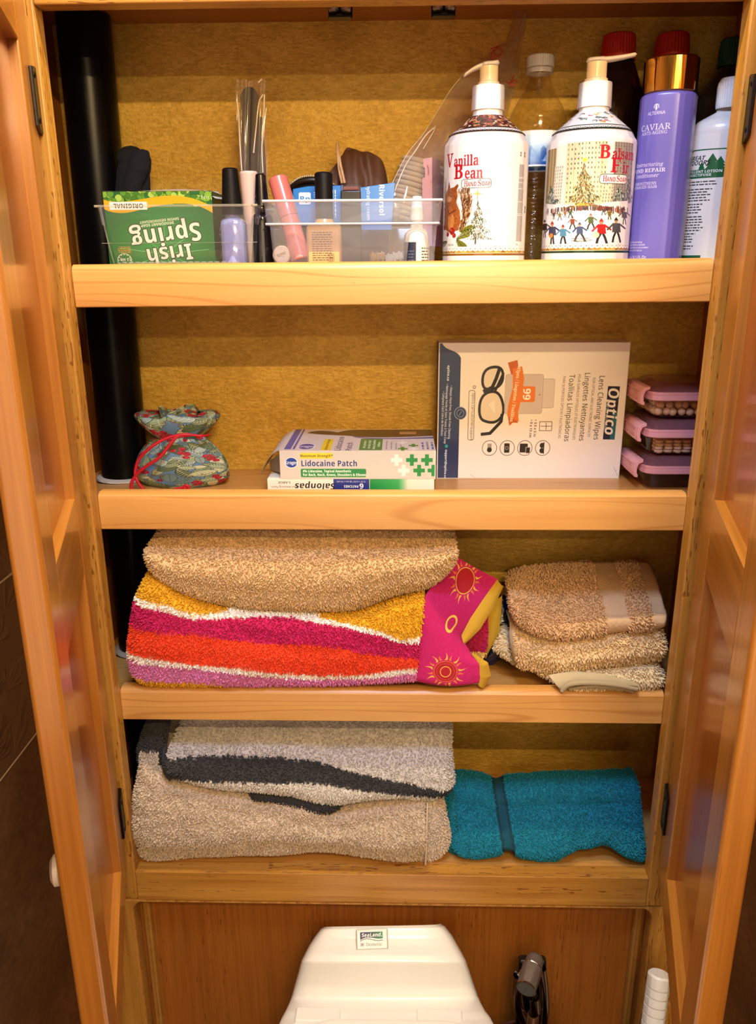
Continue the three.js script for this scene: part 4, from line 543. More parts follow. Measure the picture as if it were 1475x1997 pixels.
// clear clips lying in the bin
for (const [ax, ay, bx, by, c, lab] of [[-0.0185, 1.4245, -0.0041, 1.4258, 0xd8b56a, 'small gold tinted clip lying at the bottom of the frosted bin'], [-0.0041, 1.4231, 0.0128, 1.4266, 0xf2f0ea, 'small clear clip lying at the bottom of the frosted bin']]) {
  const t = thing('hair_clip', lab, 'clip', [(ax + bx) / 2, (ay + by) / 2 - 0.001, -0.034]), L = Math.hypot(bx - ax, by - ay); t.rotation.z = Math.atan2(by - ay, bx - ax);
  const q = [box(-L / 2, L / 2, -0.0035, 0.0035, -0.004, 0.004, 0.0012)]; for (let i = -1; i <= 1; i++) q.push(box(i * L * 0.3 - 0.001, i * L * 0.3 + 0.001, -0.0045, 0.0045, -0.0046, 0.0046, 0.0006)); mesh('clip', q, phy({ color: c, transmission: 0.5, roughness: 0.1, clearcoat: 1 }), t); mesh('spring', tube([[-L * 0.35, 0, 0], [0, 0.002, 0], [L * 0.35, -0.001, 0]], 0.001, 10, 6), M.chrome, t);
}
// black nail files in a clear sleeve, standing behind the bin
{
  const z = -0.112, t = thing('nail_file_set', 'two dark nail files in a clear wrapper standing upright behind the clear bin', 'nail file', [-0.1418, s1(-0.12), z]), X = (v) => v - -0.1418, Y = (v) => v - s1(-0.12);
  const strip = (xt, yt, wt, xb, yb, wb, th, mat, dz) => { const n = 14, pts = []; for (let i = 0; i <= n; i++) { const a = Math.PI - (i / n) * Math.PI; pts.push([xt + wt * Math.cos(a), yt - wt * 1.15 + wt * 1.15 * Math.sin(a)]); } pts.push([xb + wb, yb], [xb - wb, yb]); const s = new THREE.Shape(); pts.forEach((p, i) => (i ? s.lineTo(...p) : s.moveTo(...p))); const g = new THREE.ExtrudeGeometry(s, { depth: th, bevelEnabled: true, bevelSize: 0.0003, bevelThickness: 0.0003, bevelSegments: 1 }); g.translate(0, 0, dz); mesh('file', g, mat, t); };
  strip(X(-0.1378), Y(1.5827), 0.0172 / 2, X(-0.143), 0.004, 0.0085, 0.003, phy({ color: 0x17110d, roughness: 0.3, clearcoat: 0.6 }), 0);
  strip(X(-0.1294), Y(1.5576), 0.0028, X(-0.13), 0.004, 0.0058, 0.002, std({ color: 0x2e2620, roughness: 0.45 }), -0.004);
  const a = [X(-0.1509), X(-0.1207), X(-0.1487), X(-0.1243)], yT = Y(1.5885), N = rng(6);
  mesh('wrapper', grid(18, 40, (u, v) => { const x = lerp(lerp(a[0], a[1], u), lerp(a[2], a[3], u), v); return [x, lerp(yT + 0.001 * Math.sin(u * 23), 0.006, v), 0.005 + 0.0016 * Math.sin(u * 9 + v * 4) + 0.0009 * Math.sin(u * 31 + v * 17) * (1 - v)]; }), phy({ color: 0xf6efdf, transmission: 0.93, thickness: 0, roughness: 0.08, side: THREE.DoubleSide }), t);
  const seam = (pts) => tube(pts, 0.00075, 40, 5);
  const q = (px, py) => [px, py, 0.0065];
  mesh('wrapper_edge', [seam([q(X(-0.1498), Y(1.572)), q(X(-0.1486), Y(1.5583)), q(X(-0.1488), Y(1.5375)), q(X(-0.1484), Y(1.5073))]), seam([q(X(-0.1357), Y(1.5233)), q(X(-0.1319), Y(1.5466)), q(X(-0.1283), Y(1.5677)), q(X(-0.1239), Y(1.5754))]), seam([q(X(-0.1224), Y(1.5753)), q(X(-0.1248), Y(1.5465)), q(X(-0.1272), Y(1.5279)), q(X(-0.1273), Y(1.5052))]), seam([q(X(-0.1279), Y(1.5858)), q(X(-0.1242), Y(1.5889))])], phy({ color: 0xf4ead2, transmission: 0.2, roughness: 0.2, clearcoat: 1 }), t);
}
// black cloth bundle beside the pipe
{
  const t = thing('cloth_bundle', 'black cloth bundle with rounded ends stuffed beside the pipe, behind the green soap carton', 'cloth', [-0.2641, s1(-0.24), -0.12]), X = (v) => v - -0.2641, Y = (v) => v - s1(-0.24);
  const lobe = (pts, r, seed) => { const c = new THREE.CatmullRomCurve3(pts.map((p) => V(...p))), n = 40; return grid(n, 20, (u, v) => { const p = c.getPoint(u), a = v * Math.PI * 2, k = r * Math.sqrt(Math.max(0.0004, 1 - Math.pow(Math.abs(u * 2 - 1), 7))) * (1 + 0.07 * (fbm(u, v, 9, 6, 2, seed) - 0.5) * 4); return [p.x + Math.cos(a) * k, p.y, p.z + Math.sin(a) * k * 0.8]; }); };
  const m = std({ color: 0x0b0a0c, roughness: 0.95 });
  mesh('fold', lobe([[X(-0.2735), 0, 0], [X(-0.27), Y(1.4915), 0], [X(-0.2645), Y(1.5157), 0], [X(-0.2623), Y(1.5329), 0]], 0.0125, 5), m, t);
  mesh('fold', lobe([[X(-0.2681), 0, 0.014], [X(-0.2627), Y(1.4855), 0.014], [X(-0.2531), Y(1.5093), 0.014], [X(-0.2472), Y(1.5281), 0.012]], 0.0105, 6), m, t);
  mesh('fold', lobe([[X(-0.2547), 0, 0.004], [X(-0.2541), Y(1.4816), 0.004], [X(-0.2513), Y(1.506), 0.002], [X(-0.2484), Y(1.5252), 0]], 0.0075, 7), m, t);
}
// dark dish with a beaded rim behind the frosted bin
{
  const z = -0.128, t = thing('beaded_hair_band', 'dark band with pale beaded edging lying behind the frosted bin', 'hair band', [-0.0804, s1(-0.05), z]), y1 = 1.502 - s1(-0.05), r = 0.0459 / 2;
  const ring = (rr, y, th, ez) => { const p = []; for (let i = 0; i < 28; i++) { const a = i / 28 * Math.PI * 2; p.push([rr * Math.cos(a), y + 0.008 * (1 - Math.pow(Math.abs(Math.cos(a)), 2.4)) - 0.008, rr * ez * Math.sin(a)]); } return tube(p, th, 90, 8, true); };
  mesh('band', [ring(r, y1 - 0.003, 0.0035, 0.42), ring(r * 1.04, y1 - 0.011, 0.0045, 0.42), lathe([[r * 0.75, 0], [r * 0.95, 0.01], [r * 0.98, y1 - 0.016]], 48).scale(1, 1, 0.42)], phy({ color: 0x1a120d, roughness: 0.35 }), t);
  const beads = []; for (let i = 0; i < 64; i++) { const a = i / 64 * Math.PI * 2, g = new THREE.SphereGeometry(0.0011, 8, 6); g.translate(r * 1.0 * Math.cos(a), y1 - 0.0005 + 0.008 * (1 - Math.pow(Math.abs(Math.cos(a)), 2.4)) - 0.008 + 0.0012, r * 0.42 * Math.sin(a) + 0.0028); beads.push(g); } mesh('beading', beads, phy({ color: 0xd8c8a4, roughness: 0.25, metalness: 0.4 }), t).userData.kind = 'stuff';
}
// brown drawstring pouch with a beige cord
{
  const z = -0.145, cx = -0.0366, y0 = s1(cx), t = thing('drawstring_pouch', 'soft brown drawstring pouch with a beige cord at the back of the shelf', 'pouch', [cx, y0, z]), out = [[-0.0723,1.491],[-0.0655,1.5044],[-0.0572,1.5157],[-0.0501,1.5255],[-0.0457,1.5323],[-0.0383,1.5312],[-0.0298,1.5282],[-0.0214,1.5272],[-0.0129,1.5232],[-0.0076,1.5173],[-0.0039,1.504],[-0.0023,1.4905]].map((p) => [p[0] - cx, p[1] - y0]);
  const xs = out.map((p) => p[0]), x0 = xs[0], x1 = xs[xs.length - 1];
  const g = grid(70, 36, (u, v) => { const x = lerp(x0, x1, u), top = polyS(out, x) , e = Math.sqrt(Math.max(0, 1 - Math.pow(Math.abs(u * 2 - 1), 3))), y = top * Math.pow(v, 0.8), d = 0.026 * e * Math.sqrt(Math.max(0.02, 1 - Math.pow(v, 2.6))), pl = 0.0011 * Math.sin(u * 34 + v * 3) * Math.pow(v, 4) + 0.003 * Math.sin(u * 11 - v * 6) * v + 0.004 * (fbm(u, v, 4, 4, 2, 9) - 0.5), cr = -0.006 * Math.exp(-Math.pow((u - 0.6) * 14, 2) - Math.pow((v - 0.86) * 9, 2)) - 0.005 * Math.exp(-Math.pow((u - 0.68) * 16, 2) - Math.pow((v - 0.75) * 7, 2)); return [x, y, Math.min(0.03, d + pl * 1.6 + cr)]; });
  const back = grid(70, 8, (u, v) => { const x = lerp(x0, x1, u), top = polyS(out, x), e = Math.sqrt(Math.max(0, 1 - Math.pow(Math.abs(u * 2 - 1), 3))); return [x, top * v, -0.012 * e * Math.sqrt(Math.max(0.02, 1 - Math.pow(v, 2.6)))]; });
  mesh('pouch', [g, back], phy({ color: 0x5a3a26, roughness: 0.6, sheen: 0.5, sheenColor: new THREE.Color(0x8a6a4c), sheenRoughness: 0.4, side: THREE.DoubleSide }), t);
  const q = (px, py, dz) => [px - cx, py - y0, dz];
  mesh('cord', [tube([q(-0.0546, 1.5352, 0.012), q(-0.0527, 1.5188, 0.026), q(-0.0514, 1.5068, 0.028), q(-0.049, 1.4957, 0.028)], 0.0015, 40, 8), tube([q(-0.0541, 1.5343, 0.01), q(-0.0507, 1.5149, 0.029), q(-0.0488, 1.5063, 0.03), q(-0.0464, 1.4957, 0.03)], 0.0015, 40, 8)], std({ color: 0xcba67a, roughness: 0.8 }), t);
}
// round cotton pads stacked on edge in a clear bag
{
  const a = V(0.0355, 1.5153, -0.148), b = V(0.0182, 1.4611, -0.146), R = 0.0255, n = 13, dir = b.clone().sub(a).normalize(), q = new THREE.Quaternion().setFromUnitVectors(V(0, 1, 0), dir);
  const mat = std({ color: 0xf3efe8, roughness: 0.95 }), geo = lathe([[0, -0.0021], [R - 0.003, -0.0023], [R - 0.0008, -0.0018], [R, 0], [R - 0.0008, 0.0018], [R - 0.003, 0.0023], [0, 0.0021]], 48, 0, Math.PI * 2, 0), r = rng(17);
  for (let i = 0; i < n; i++) { const m = mesh('cotton_pad', geo, mat, scene); m.position.copy(a.clone().lerp(b, i / (n - 1))); m.position.x += (r() - 0.5) * 0.0012; m.position.y += (r() - 0.5) * 0.0012; m.quaternion.copy(q); tag(m, 'round white cotton pad in the stack inside the clear bag', 'cotton pad', 'cotton pads stacked in the clear bag'); }
  const t = thing('plastic_bag', 'clear crinkled plastic bag with red print rising behind the squirrel soap bottle', 'bag', [0, 0, 0]);
  const L = [[-0.0068,1.4537,-0.085],[-0.0047,1.4751,-0.085],[0.0023,1.4918,-0.09],[0.0144,1.516,-0.1],[0.0325,1.5393,-0.11],[0.0507,1.5669,-0.12],[0.0719,1.5958,-0.13],[0.0955,1.6153,-0.14],[0.1155,1.63,-0.15],[0.1214,1.6483,-0.155],[0.123,1.659,-0.155]], Rr = [[0.0622,1.4547,-0.12],[0.0618,1.4744,-0.12],[0.0641,1.4947,-0.13],[0.0881,1.5145,-0.135],[0.1038,1.5294,-0.14],[0.1165,1.5539,-0.145],[0.1239,1.5783,-0.15],[0.1297,1.6025,-0.155],[0.1321,1.6262,-0.158],[0.1361,1.6448,-0.16],[0.1368,1.661,-0.16]];
  const at3 = (P, v) => { const f = v * (P.length - 1), i = Math.min(P.length - 2, Math.floor(f)), k = f - i; return [0, 1, 2].map((c) => lerp(P[i][c], P[i + 1][c], k)); };
  const film = phy({ color: 0xf3ece0, transmission: 0.92, thickness: 0, roughness: 0.1, ior: 1.6, side: THREE.DoubleSide });
  for (const [dz, sd] of [[0.012, 5], [-0.002, 9]]) mesh('film', grid(48, 90, (u, v) => { const l = at3(L, v), rr = at3(Rr, v), e = 4 * u * (1 - u), k = 0.006 * (fbm(u, v, 4, 7, 3, sd) - 0.5) + 0.007 * Math.abs(Math.sin(u * 7 + v * 5 + 3 * fbm(u, v, 3, 4, 2, sd + 2))) * e * 0.5; return [lerp(l[0], rr[0], u), lerp(l[1], rr[1], u), Math.max(-0.17, lerp(l[2], rr[2], u) + e * (dz + k))]; }), film, t);
  const crease = (pts, w) => tube(pts, w, 60, 5);
  const cm = phy({ color: 0xf3ead8, transmission: 0.35, roughness: 0.15, clearcoat: 1, side: THREE.DoubleSide });
  mesh('crease', [crease([[0.0004, 1.4758, -0.076], [0.0143, 1.5074, -0.085], [0.0243, 1.5222, -0.095], [0.0343, 1.5365, -0.1], [0.0433, 1.5449, -0.105]], 0.0007), crease([[0.0322, 1.5245, -0.095], [0.0417, 1.5397, -0.1], [0.0443, 1.5467, -0.105]], 0.0004), crease([[-0.0046, 1.4771, -0.08], [0.0034, 1.4951, -0.085], [0.0168, 1.52, -0.095], [0.0344, 1.5418, -0.105], [0.0576, 1.5782, -0.12], [0.0749, 1.5989, -0.13]], 0.00035), crease([[0.1194, 1.6209, -0.15], [0.1274, 1.6301, -0.155], [0.1307, 1.6419, -0.157], [0.1361, 1.6596, -0.158]], 0.0006)], cm, t);
  const red = std({ color: 0xb5331c, roughness: 0.5 }), st = (pts, z) => tube(pts.map((p) => [p[0], p[1], z]), 0.0006, 30, 5);
  mesh('print', [st([[0.0974,1.6166],[0.1024,1.6184],[0.1068,1.6201]], -0.126), st([[0.1009,1.6166],[0.0986,1.6122],[0.0983,1.6077]], -0.126), st([[0.1024,1.6175],[0.1074,1.6165],[0.1081,1.6121],[0.1037,1.6103],[0.1011,1.6135],[0.1024,1.6175]], -0.126), st([[0.0998,1.6077],[0.1012,1.6104],[0.1028,1.6076]], -0.126), st([[0.1155,1.5922],[0.1166,1.5894],[0.1206,1.5912],[0.1229,1.5962]], -0.14), st([[0.1207,1.5876],[0.1257,1.5884],[0.1261,1.5921],[0.1226,1.5912],[0.1188,1.5858]], -0.14)], red, t);
}

// ---------- second shelf ----------
// floral drawstring pouch with a red cord
{
  const z = -0.118, cx = -0.233, t = thing('floral_pouch', 'small floral cloth pouch with leaves and red berries, gathered by a red cord', 'pouch', [cx, S2, z]);
  const tx = canvasTex(1024, 512, (g, W, H) => {
    const r = rng(61); g.fillStyle = '#5d7f9e'; g.fillRect(0, 0, W, H);
    for (let i = 0; i < 330; i++) {
      g.save(); g.translate(r() * W, r() * H); g.rotate(r() * 6.3); const L = 60 + r() * 70, c = ['#7f9470', '#a9b184', '#5a6f4c', '#8fa39a', '#c0c39a', '#4a5a3c', '#6f8a86'][Math.floor(r() * 7)], l2 = ['#3a4a33', '#dfe0b8', '#e8e2b4'][Math.floor(r() * 3)];
      g.fillStyle = c; g.strokeStyle = '#2c3a2c'; g.lineWidth = 2; g.beginPath(); g.moveTo(0, 0); g.bezierCurveTo(L * 0.3, -L * 0.38, L * 0.8, -L * 0.3, L, 0); g.bezierCurveTo(L * 0.8, L * 0.3, L * 0.3, L * 0.38, 0, 0); g.fill(); g.stroke(); g.strokeStyle = l2; g.lineWidth = 1.6; g.beginPath(); g.moveTo(0, 0); g.lineTo(L, 0); for (let k = 1; k < 7; k++) { const x = L * k / 7.5, w = L * 0.26 * Math.sin(Math.PI * k / 7.5); g.moveTo(x - 4, 0); g.lineTo(x + 8, -w); g.moveTo(x - 4, 0); g.lineTo(x + 8, w); } g.stroke(); g.restore();
    }
    for (let i = 0; i < 44; i++) { const x = r() * W, y = r() * H, n = 1 + Math.floor(r() * 3); for (let k = 0; k < n; k++) { const bx = x + (r() - 0.5) * 44, by = y + (r() - 0.5) * 34, q = 13 + r() * 6; g.fillStyle = '#a01f2c'; g.beginPath(); g.arc(bx, by, q, 0, 7); g.fill(); for (let d = 0; d < 12; d++) { g.fillStyle = r() < 0.5 ? '#d84a52' : '#6d1019'; g.beginPath(); g.arc(bx + (r() - 0.5) * q * 1.5, by + (r() - 0.5) * q * 1.5, 2.6, 0, 7); g.fill(); } } }
    for (let i = 0; i < 14; i++) { const x = r() * W, y = r() * H; for (let d = 0; d < 50; d++) { g.fillStyle = r() < 0.5 ? '#8a5a34' : '#5d3a24'; g.fillRect(x + (r() - 0.5) * 60, y + (r() - 0.5) * 26, 3, 3); } }
  });
  tx.wrapS = THREE.RepeatWrapping;
  const cloth = std({ map: tx, roughness: 0.85, side: THREE.DoubleSide });
  const hN = 1.2384 - S2, R = 0.1077 / 2, rn = 0.0497 / 2, hT = 1.2691 - S2;
  const wv = (a, s) => Math.sin(a * 5 + s) + 0.6 * Math.sin(a * 9 + 1.7 * s) + 0.5 * Math.sin(a * 13 + s * 2.3);
  mesh('body', grid(120, 44, (u, v) => { const a = u * Math.PI * 2 + Math.PI, y = hN * v, f = v < 0.16 ? Math.sqrt(1 - Math.pow(1 - v / 0.16, 2) * 0.28) : 1, base = lerp(R * f, rn, Math.pow(clamp((v - 0.22) / 0.78), 1.9)) * (1 + 0.02 * Math.sin(a * 2 + 1)), pl = (0.0005 + 0.0022 * v) * wv(a, 2.1) + 0.003 * (fbm(u, v, 8, 4, 2, 5) - 0.5), k = base + pl; return [Math.sin(a) * k * 1.0 + (1 - v) * -0.002, Math.max(0, y), Math.cos(a) * k * 0.62 + 0.01 * v]; }), cloth, t);
  { const g = grid(120, 20, (u, v) => { const a = u * Math.PI * 2 + Math.PI, open = Math.sin(Math.PI * Math.min(1, v * 0.72)), fl = rn * 0.84 + 0.019 * Math.sin(Math.PI * Math.min(1, v * 0.86 + 0.02)) + (0.001 + 0.0034 * v) * wv(a, 4.2), y = hN - 0.002 + (hT - hN) * (Math.sin(v * 1.9) + 0.07 * wv(a, 1.1) * v) * 0.84; return [Math.sin(a) * fl * 1.15 - 0.002, y, Math.cos(a) * fl * 0.72 + 0.01 - 0.006 * v]; }); const p = g.attributes.uv; for (let i = 0; i < p.count; i++) p.setXY(i, p.getX(i) * 0.8, p.getY(i) * 0.4 + 0.3); mesh('ruffle', g, cloth, t); }
  { const g = grid(80, 12, (u, v) => { const a = u * Math.PI * 2, k = rn * 0.62 + 0.0015 * wv(a, 3) + 0.004 * v; return [Math.sin(a) * k * 1.1 - 0.001, hN + (hT - hN) * v * (0.92 + 0.1 * Math.sin(a * 3)), Math.cos(a) * k * 0.6 + 0.002]; }); mesh('inner_ruffle', g, cloth, t); }
  const q = (px, py, zz) => null;
  const P = [-0.2193, 1.245, -0.082], o = (p) => [p[0] - cx, p[1] - S2, p[2] - z], red = std({ color: 0xc00d22, roughness: 0.55 });
  mesh('cord', [tube([o([-0.2142, 1.2437, -0.083]), o([-0.2244, 1.2443, -0.08]), o([-0.2407, 1.2403, -0.078]), o([-0.2573, 1.2309, -0.075]), o([-0.27, 1.2185, -0.075]), o([-0.2749, 1.2052, -0.074]), o([-0.2733, 1.1951, -0.073]), o([-0.266, 1.1842, -0.073]), o([-0.2576, 1.1784, -0.075])], 0.00175, 70, 8), tube([o([-0.2164, 1.2431, -0.083]), o([-0.2282, 1.2423, -0.079]), o([-0.2376, 1.2318, -0.076]), o([-0.248, 1.2205, -0.074]), o([-0.2624, 1.2111, -0.073]), o([-0.2738, 1.202, -0.073]), o([-0.2801, 1.1914, -0.072]), o([-0.2794, 1.1816, -0.072])], 0.00175, 70, 8), tube([o([-0.2524, 1.179, -0.073]), o([-0.2366, 1.1845, -0.072]), o([-0.2246, 1.188, -0.072]), o([-0.2179, 1.1886, -0.072])], 0.0017, 30, 8), new THREE.TorusGeometry(0.0026, 0.0016, 8, 16).translate(...o([-0.2199, 1.1883, -0.071])), tube([o([-0.2144, 1.2435, -0.084]), o([-0.2023, 1.2419, -0.086]), o([-0.1984, 1.2401, -0.1])], 0.0015, 16, 8)], red, t);
}
// medicine cartons lying flat
const cardGrey = std({ color: 0xcfcac2, roughness: 0.5 });
{
  const zf = -0.03, x0 = -0.125, x1 = 0.0449, h = 1.2092 - S2, d = 0.1, w = x1 - x0;
  const t = thing('medicine_carton', 'flat white carton with blue and green blocks, lower of two lying cartons', 'carton', [(x0 + x1) / 2, S2, zf - d / 2]);
  const front = canvasTex(1300, 226, (g, W, H) => {
    g.fillStyle = '#eee7dc'; g.fillRect(0, 0, W, H); g.translate(W, H); g.rotate(Math.PI); g.fillStyle = '#1c2f86'; g.fillRect(W * 0.388, 0, W * 0.215, H); g.fillStyle = '#0f8a45'; g.fillRect(W * 0.3, 0, W * 0.085, H); g.translate(0, 96); H = 130; const gr = g.createLinearGradient(0, 0, W * 0.385, 0); gr.addColorStop(0, '#efe9e2'); gr.addColorStop(0.4, '#e6e6d8'); gr.addColorStop(0.56, '#35a85a'); gr.addColorStop(1, '#0f8a45'); g.fillStyle = gr; g.fillRect(0, 0, W * 0.385, H); g.fillStyle = '#1c2f86'; g.fillRect(W * 0.388, 0, W * 0.215, H); words(g, '6', W * 0.435, H * 0.52, 62, '#f4f6fb', { style: 'bold' }); words(g, 'PATCHES', W * 0.497, H * 0.5, 30, '#f4f6fb', { style: 'bold', sx: 0.9 }); words(g, '3.15" x 5.51" (8 cm x 14 cm)', W * 0.497, H * 0.82, 20, '#e4e9f6', { sx: 0.9 });
    words(g, 'Salonpas', W * 0.715, H * 0.5, 78, '#15161c', { style: 'bold', skew: 0.12, sx: 0.95 }); words(g, 'Pain Relieving Patch', W * 0.9, H * 0.46, 24, '#33312e', { sx: 0.95 }); words(g, 'LARGE', W * 0.9, H * 0.76, 28, '#1f1d1b', { style: 'bold', font: 'serif' });
  });
  const g = new THREE.BoxGeometry(w, h - 0.0004, d); g.translate(0, h / 2, 0); const m = std({ color: 0xe9e3d8, roughness: 0.5 });
  mesh('carton', g, [m, m, m, m, phy({ map: front, roughness: 0.4, clearcoat: 0.15 }), m], t);
}
{
  const zf = -0.03, x0 = -0.1115, x1 = 0.0461, yb = 1.2092, h = 1.2385 - yb, d = 0.108, w = x1 - x0;
  const t = thing('medicine_carton', 'grey carton of pain patches with green plus signs, upper of two lying cartons', 'carton', [(x0 + x1) / 2, yb, zf - d / 2]);
  const plus = (g, x, y, q, c) => { g.fillStyle = c; g.fillRect(x - q, y - q * 0.34, q * 2, q * 0.68); g.fillRect(x - q * 0.34, y - q, q * 0.68, q * 2); };
  const logo = (g, x, y, rx, ry) => { g.fillStyle = '#f3f4f8'; g.beginPath(); g.ellipse(x, y, rx * 1.1, ry * 1.1, 0, 0, 7); g.fill(); g.fillStyle = '#1d3f9a'; g.beginPath(); g.ellipse(x, y, rx, ry, 0, 0, 7); g.fill(); words(g, 'Kroger', x, y, ry * 0.92, '#f5f7fc', { style: 'bold', font: 'serif', skew: 0.1, sx: rx / ry * 0.72 }); };
  const front = canvasTex(1280, 232, (g, W, H) => {
    g.fillStyle = '#cdc8bf'; g.fillRect(0, 0, W, H); logo(g, 95, 98, 48, 40); g.fillStyle = '#f4d52c'; rrect(g, 168, 18, 270, 46, 14); g.fill(); words(g, 'Maximum Strength*', 303, 42, 29, '#2a2a24', { style: 'bold', sx: 0.95 }); words(g, 'Lidocaine Patch', 172, 104, 66, '#1b2d7c', { style: 'bold', align: 'left', sx: 0.93 }); g.fillStyle = '#16873f'; rrect(g, 170, 148, 540, 70, 12); g.fill(); words(g, '4% Lidocaine, Topical Anesthetic', 186, 168, 29, '#f0f6ec', { style: 'bold', align: 'left', sx: 0.88 }); words(g, 'For Back, Neck, Knees, Shoulders & Elbows', 186, 198, 29, '#f0f6ec', { style: 'bold', align: 'left', sx: 0.88 });
    for (const [x, y, c] of [[960, 76, '#efece6'], [1085, 76, '#128a3c'], [1208, 76, '#128a3c'], [1018, 162, '#efece6'], [1145, 162, '#128a3c'], [1262, 162, '#128a3c']]) plus(g, x, y, 47, c); g.fillStyle = '#f2efe8'; g.fillRect(W - 7, 0, 7, H);
  });
  const top = canvasTex(1280, 512, (g, W, H) => {
    g.fillStyle = '#d8d3cb'; g.fillRect(0, 0, W, H); g.fillStyle = '#3a52ad'; g.fillRect(30, 0, 56, H * 0.94); g.fillRect(100, 0, 18, H * 0.94); logo(g, 205, 420, 66, 60); g.fillStyle = '#f4d52c'; rrect(g, 335, 250, 80, 250, 18); g.fill(); words(g, 'Maximum Strength', 375, 375, 34, '#2a2a24', { rot: -1.57, sx: 0.75, style: 'bold' }); words(g, 'Lidocaine', 475, 350, 74, '#1b2d7c', { rot: -1.57, style: 'bold', sx: 0.95 }); words(g, 'Patch', 565, 420, 68, '#1b2d7c', { rot: -1.57, style: 'bold' });
    g.fillStyle = '#16873f'; rrect(g, 650, 240, 190, 260, 12); g.fill(); ['4% Lidocaine', 'For Back, Neck', 'Knees, Shoulders', '& Elbows'].forEach((s, i) => words(g, s, 690 + i * 40, 372, 30, '#eef6ea', { rot: -1.57, style: 'bold', sx: 0.85 }));
    for (let i = 0; i < 4; i++) { g.save(); g.translate(870 + i * 40, 480); g.rotate(-1.57); fine(g, 0, 0, 210 - i * 34, 1, 24, '#8a8a94', i + 2); g.restore(); }
    for (const [x, y, c] of [[1010, 470, '#128a3c'], [1100, 400, '#128a3c'], [1010, 330, '#efece6'], [1100, 470, '#efece6']]) plus(g, x, y, 40, c); for (let i = 0; i < 3; i++) { g.save(); g.translate(1170 + i * 40, 480); g.rotate(-1.57); fine(g, 0, 0, 180, 1, 36, '#4a5fae', i + 12); g.restore(); }
    // dark back view picture along the far edge
    g.fillStyle = '#3a2a24'; g.beginPath(); g.moveTo(150, 96); g.bezierCurveTo(200, 20, 330, 30, 430, 84); g.bezierCurveTo(470, 40, 520, 16, 620, 14); g.lineTo(1280, 10); g.lineTo(1280, 170); g.bezierCurveTo(1000, 210, 760, 220, 600, 190); g.bezierCurveTo(500, 150, 300, 160, 150, 96); g.fill(); g.fillStyle = '#5a62a0'; g.beginPath(); g.moveTo(560, 175); g.bezierCurveTo(800, 260, 1050, 215, 1280, 190); g.lineTo(1280, 238); g.bezierCurveTo(1050, 250, 800, 270, 600, 215); g.fill(); g.fillStyle = '#b38a5e'; g.fillRect(985, 66, 150, 66);
  });
  const g = new THREE.BoxGeometry(w, h, d); g.translate(0, h / 2, 0);
  mesh('carton', g, [cardGrey, cardGrey, phy({ map: top, roughness: 0.35, clearcoat: 0.25 }), cardGrey, phy({ map: front, roughness: 0.4, clearcoat: 0.2 }), cardGrey], t);
  // the opened end flap on the left
  const f = grid(14, 4, (u, v) => { const L = 0.031 * u; return [-w / 2 - L * 0.72, h * 0.985 - 0.004 * u - 0.024 * u * u, lerp(d / 2 - 0.004 + 0.002 * u, -d / 2 + 0.01, v)]; }); mesh('flap', f, std({ color: 0xd5cfc4, roughness: 0.55, side: THREE.DoubleSide }), t);
  mesh('side_flap', grid(6, 4, (u, v) => [-w / 2 - 0.0155 * u, lerp(0.003 - 0.002 * u, h * 0.82 - 0.013 * u, v), d / 2 - 0.012 - 0.02 * u]), std({ color: 0x8a7c6c, roughness: 0.6, side: THREE.DoubleSide }), t);
  mesh('end_flap', grid(4, 8, (u, v) => [w / 2 + 0.0012 * Math.sin(v * 3.1), h * v, lerp(d / 2 - 0.001, -d / 2, u)]), std({ color: 0xe4dfd6, roughness: 0.5, side: THREE.DoubleSide }), t);
}
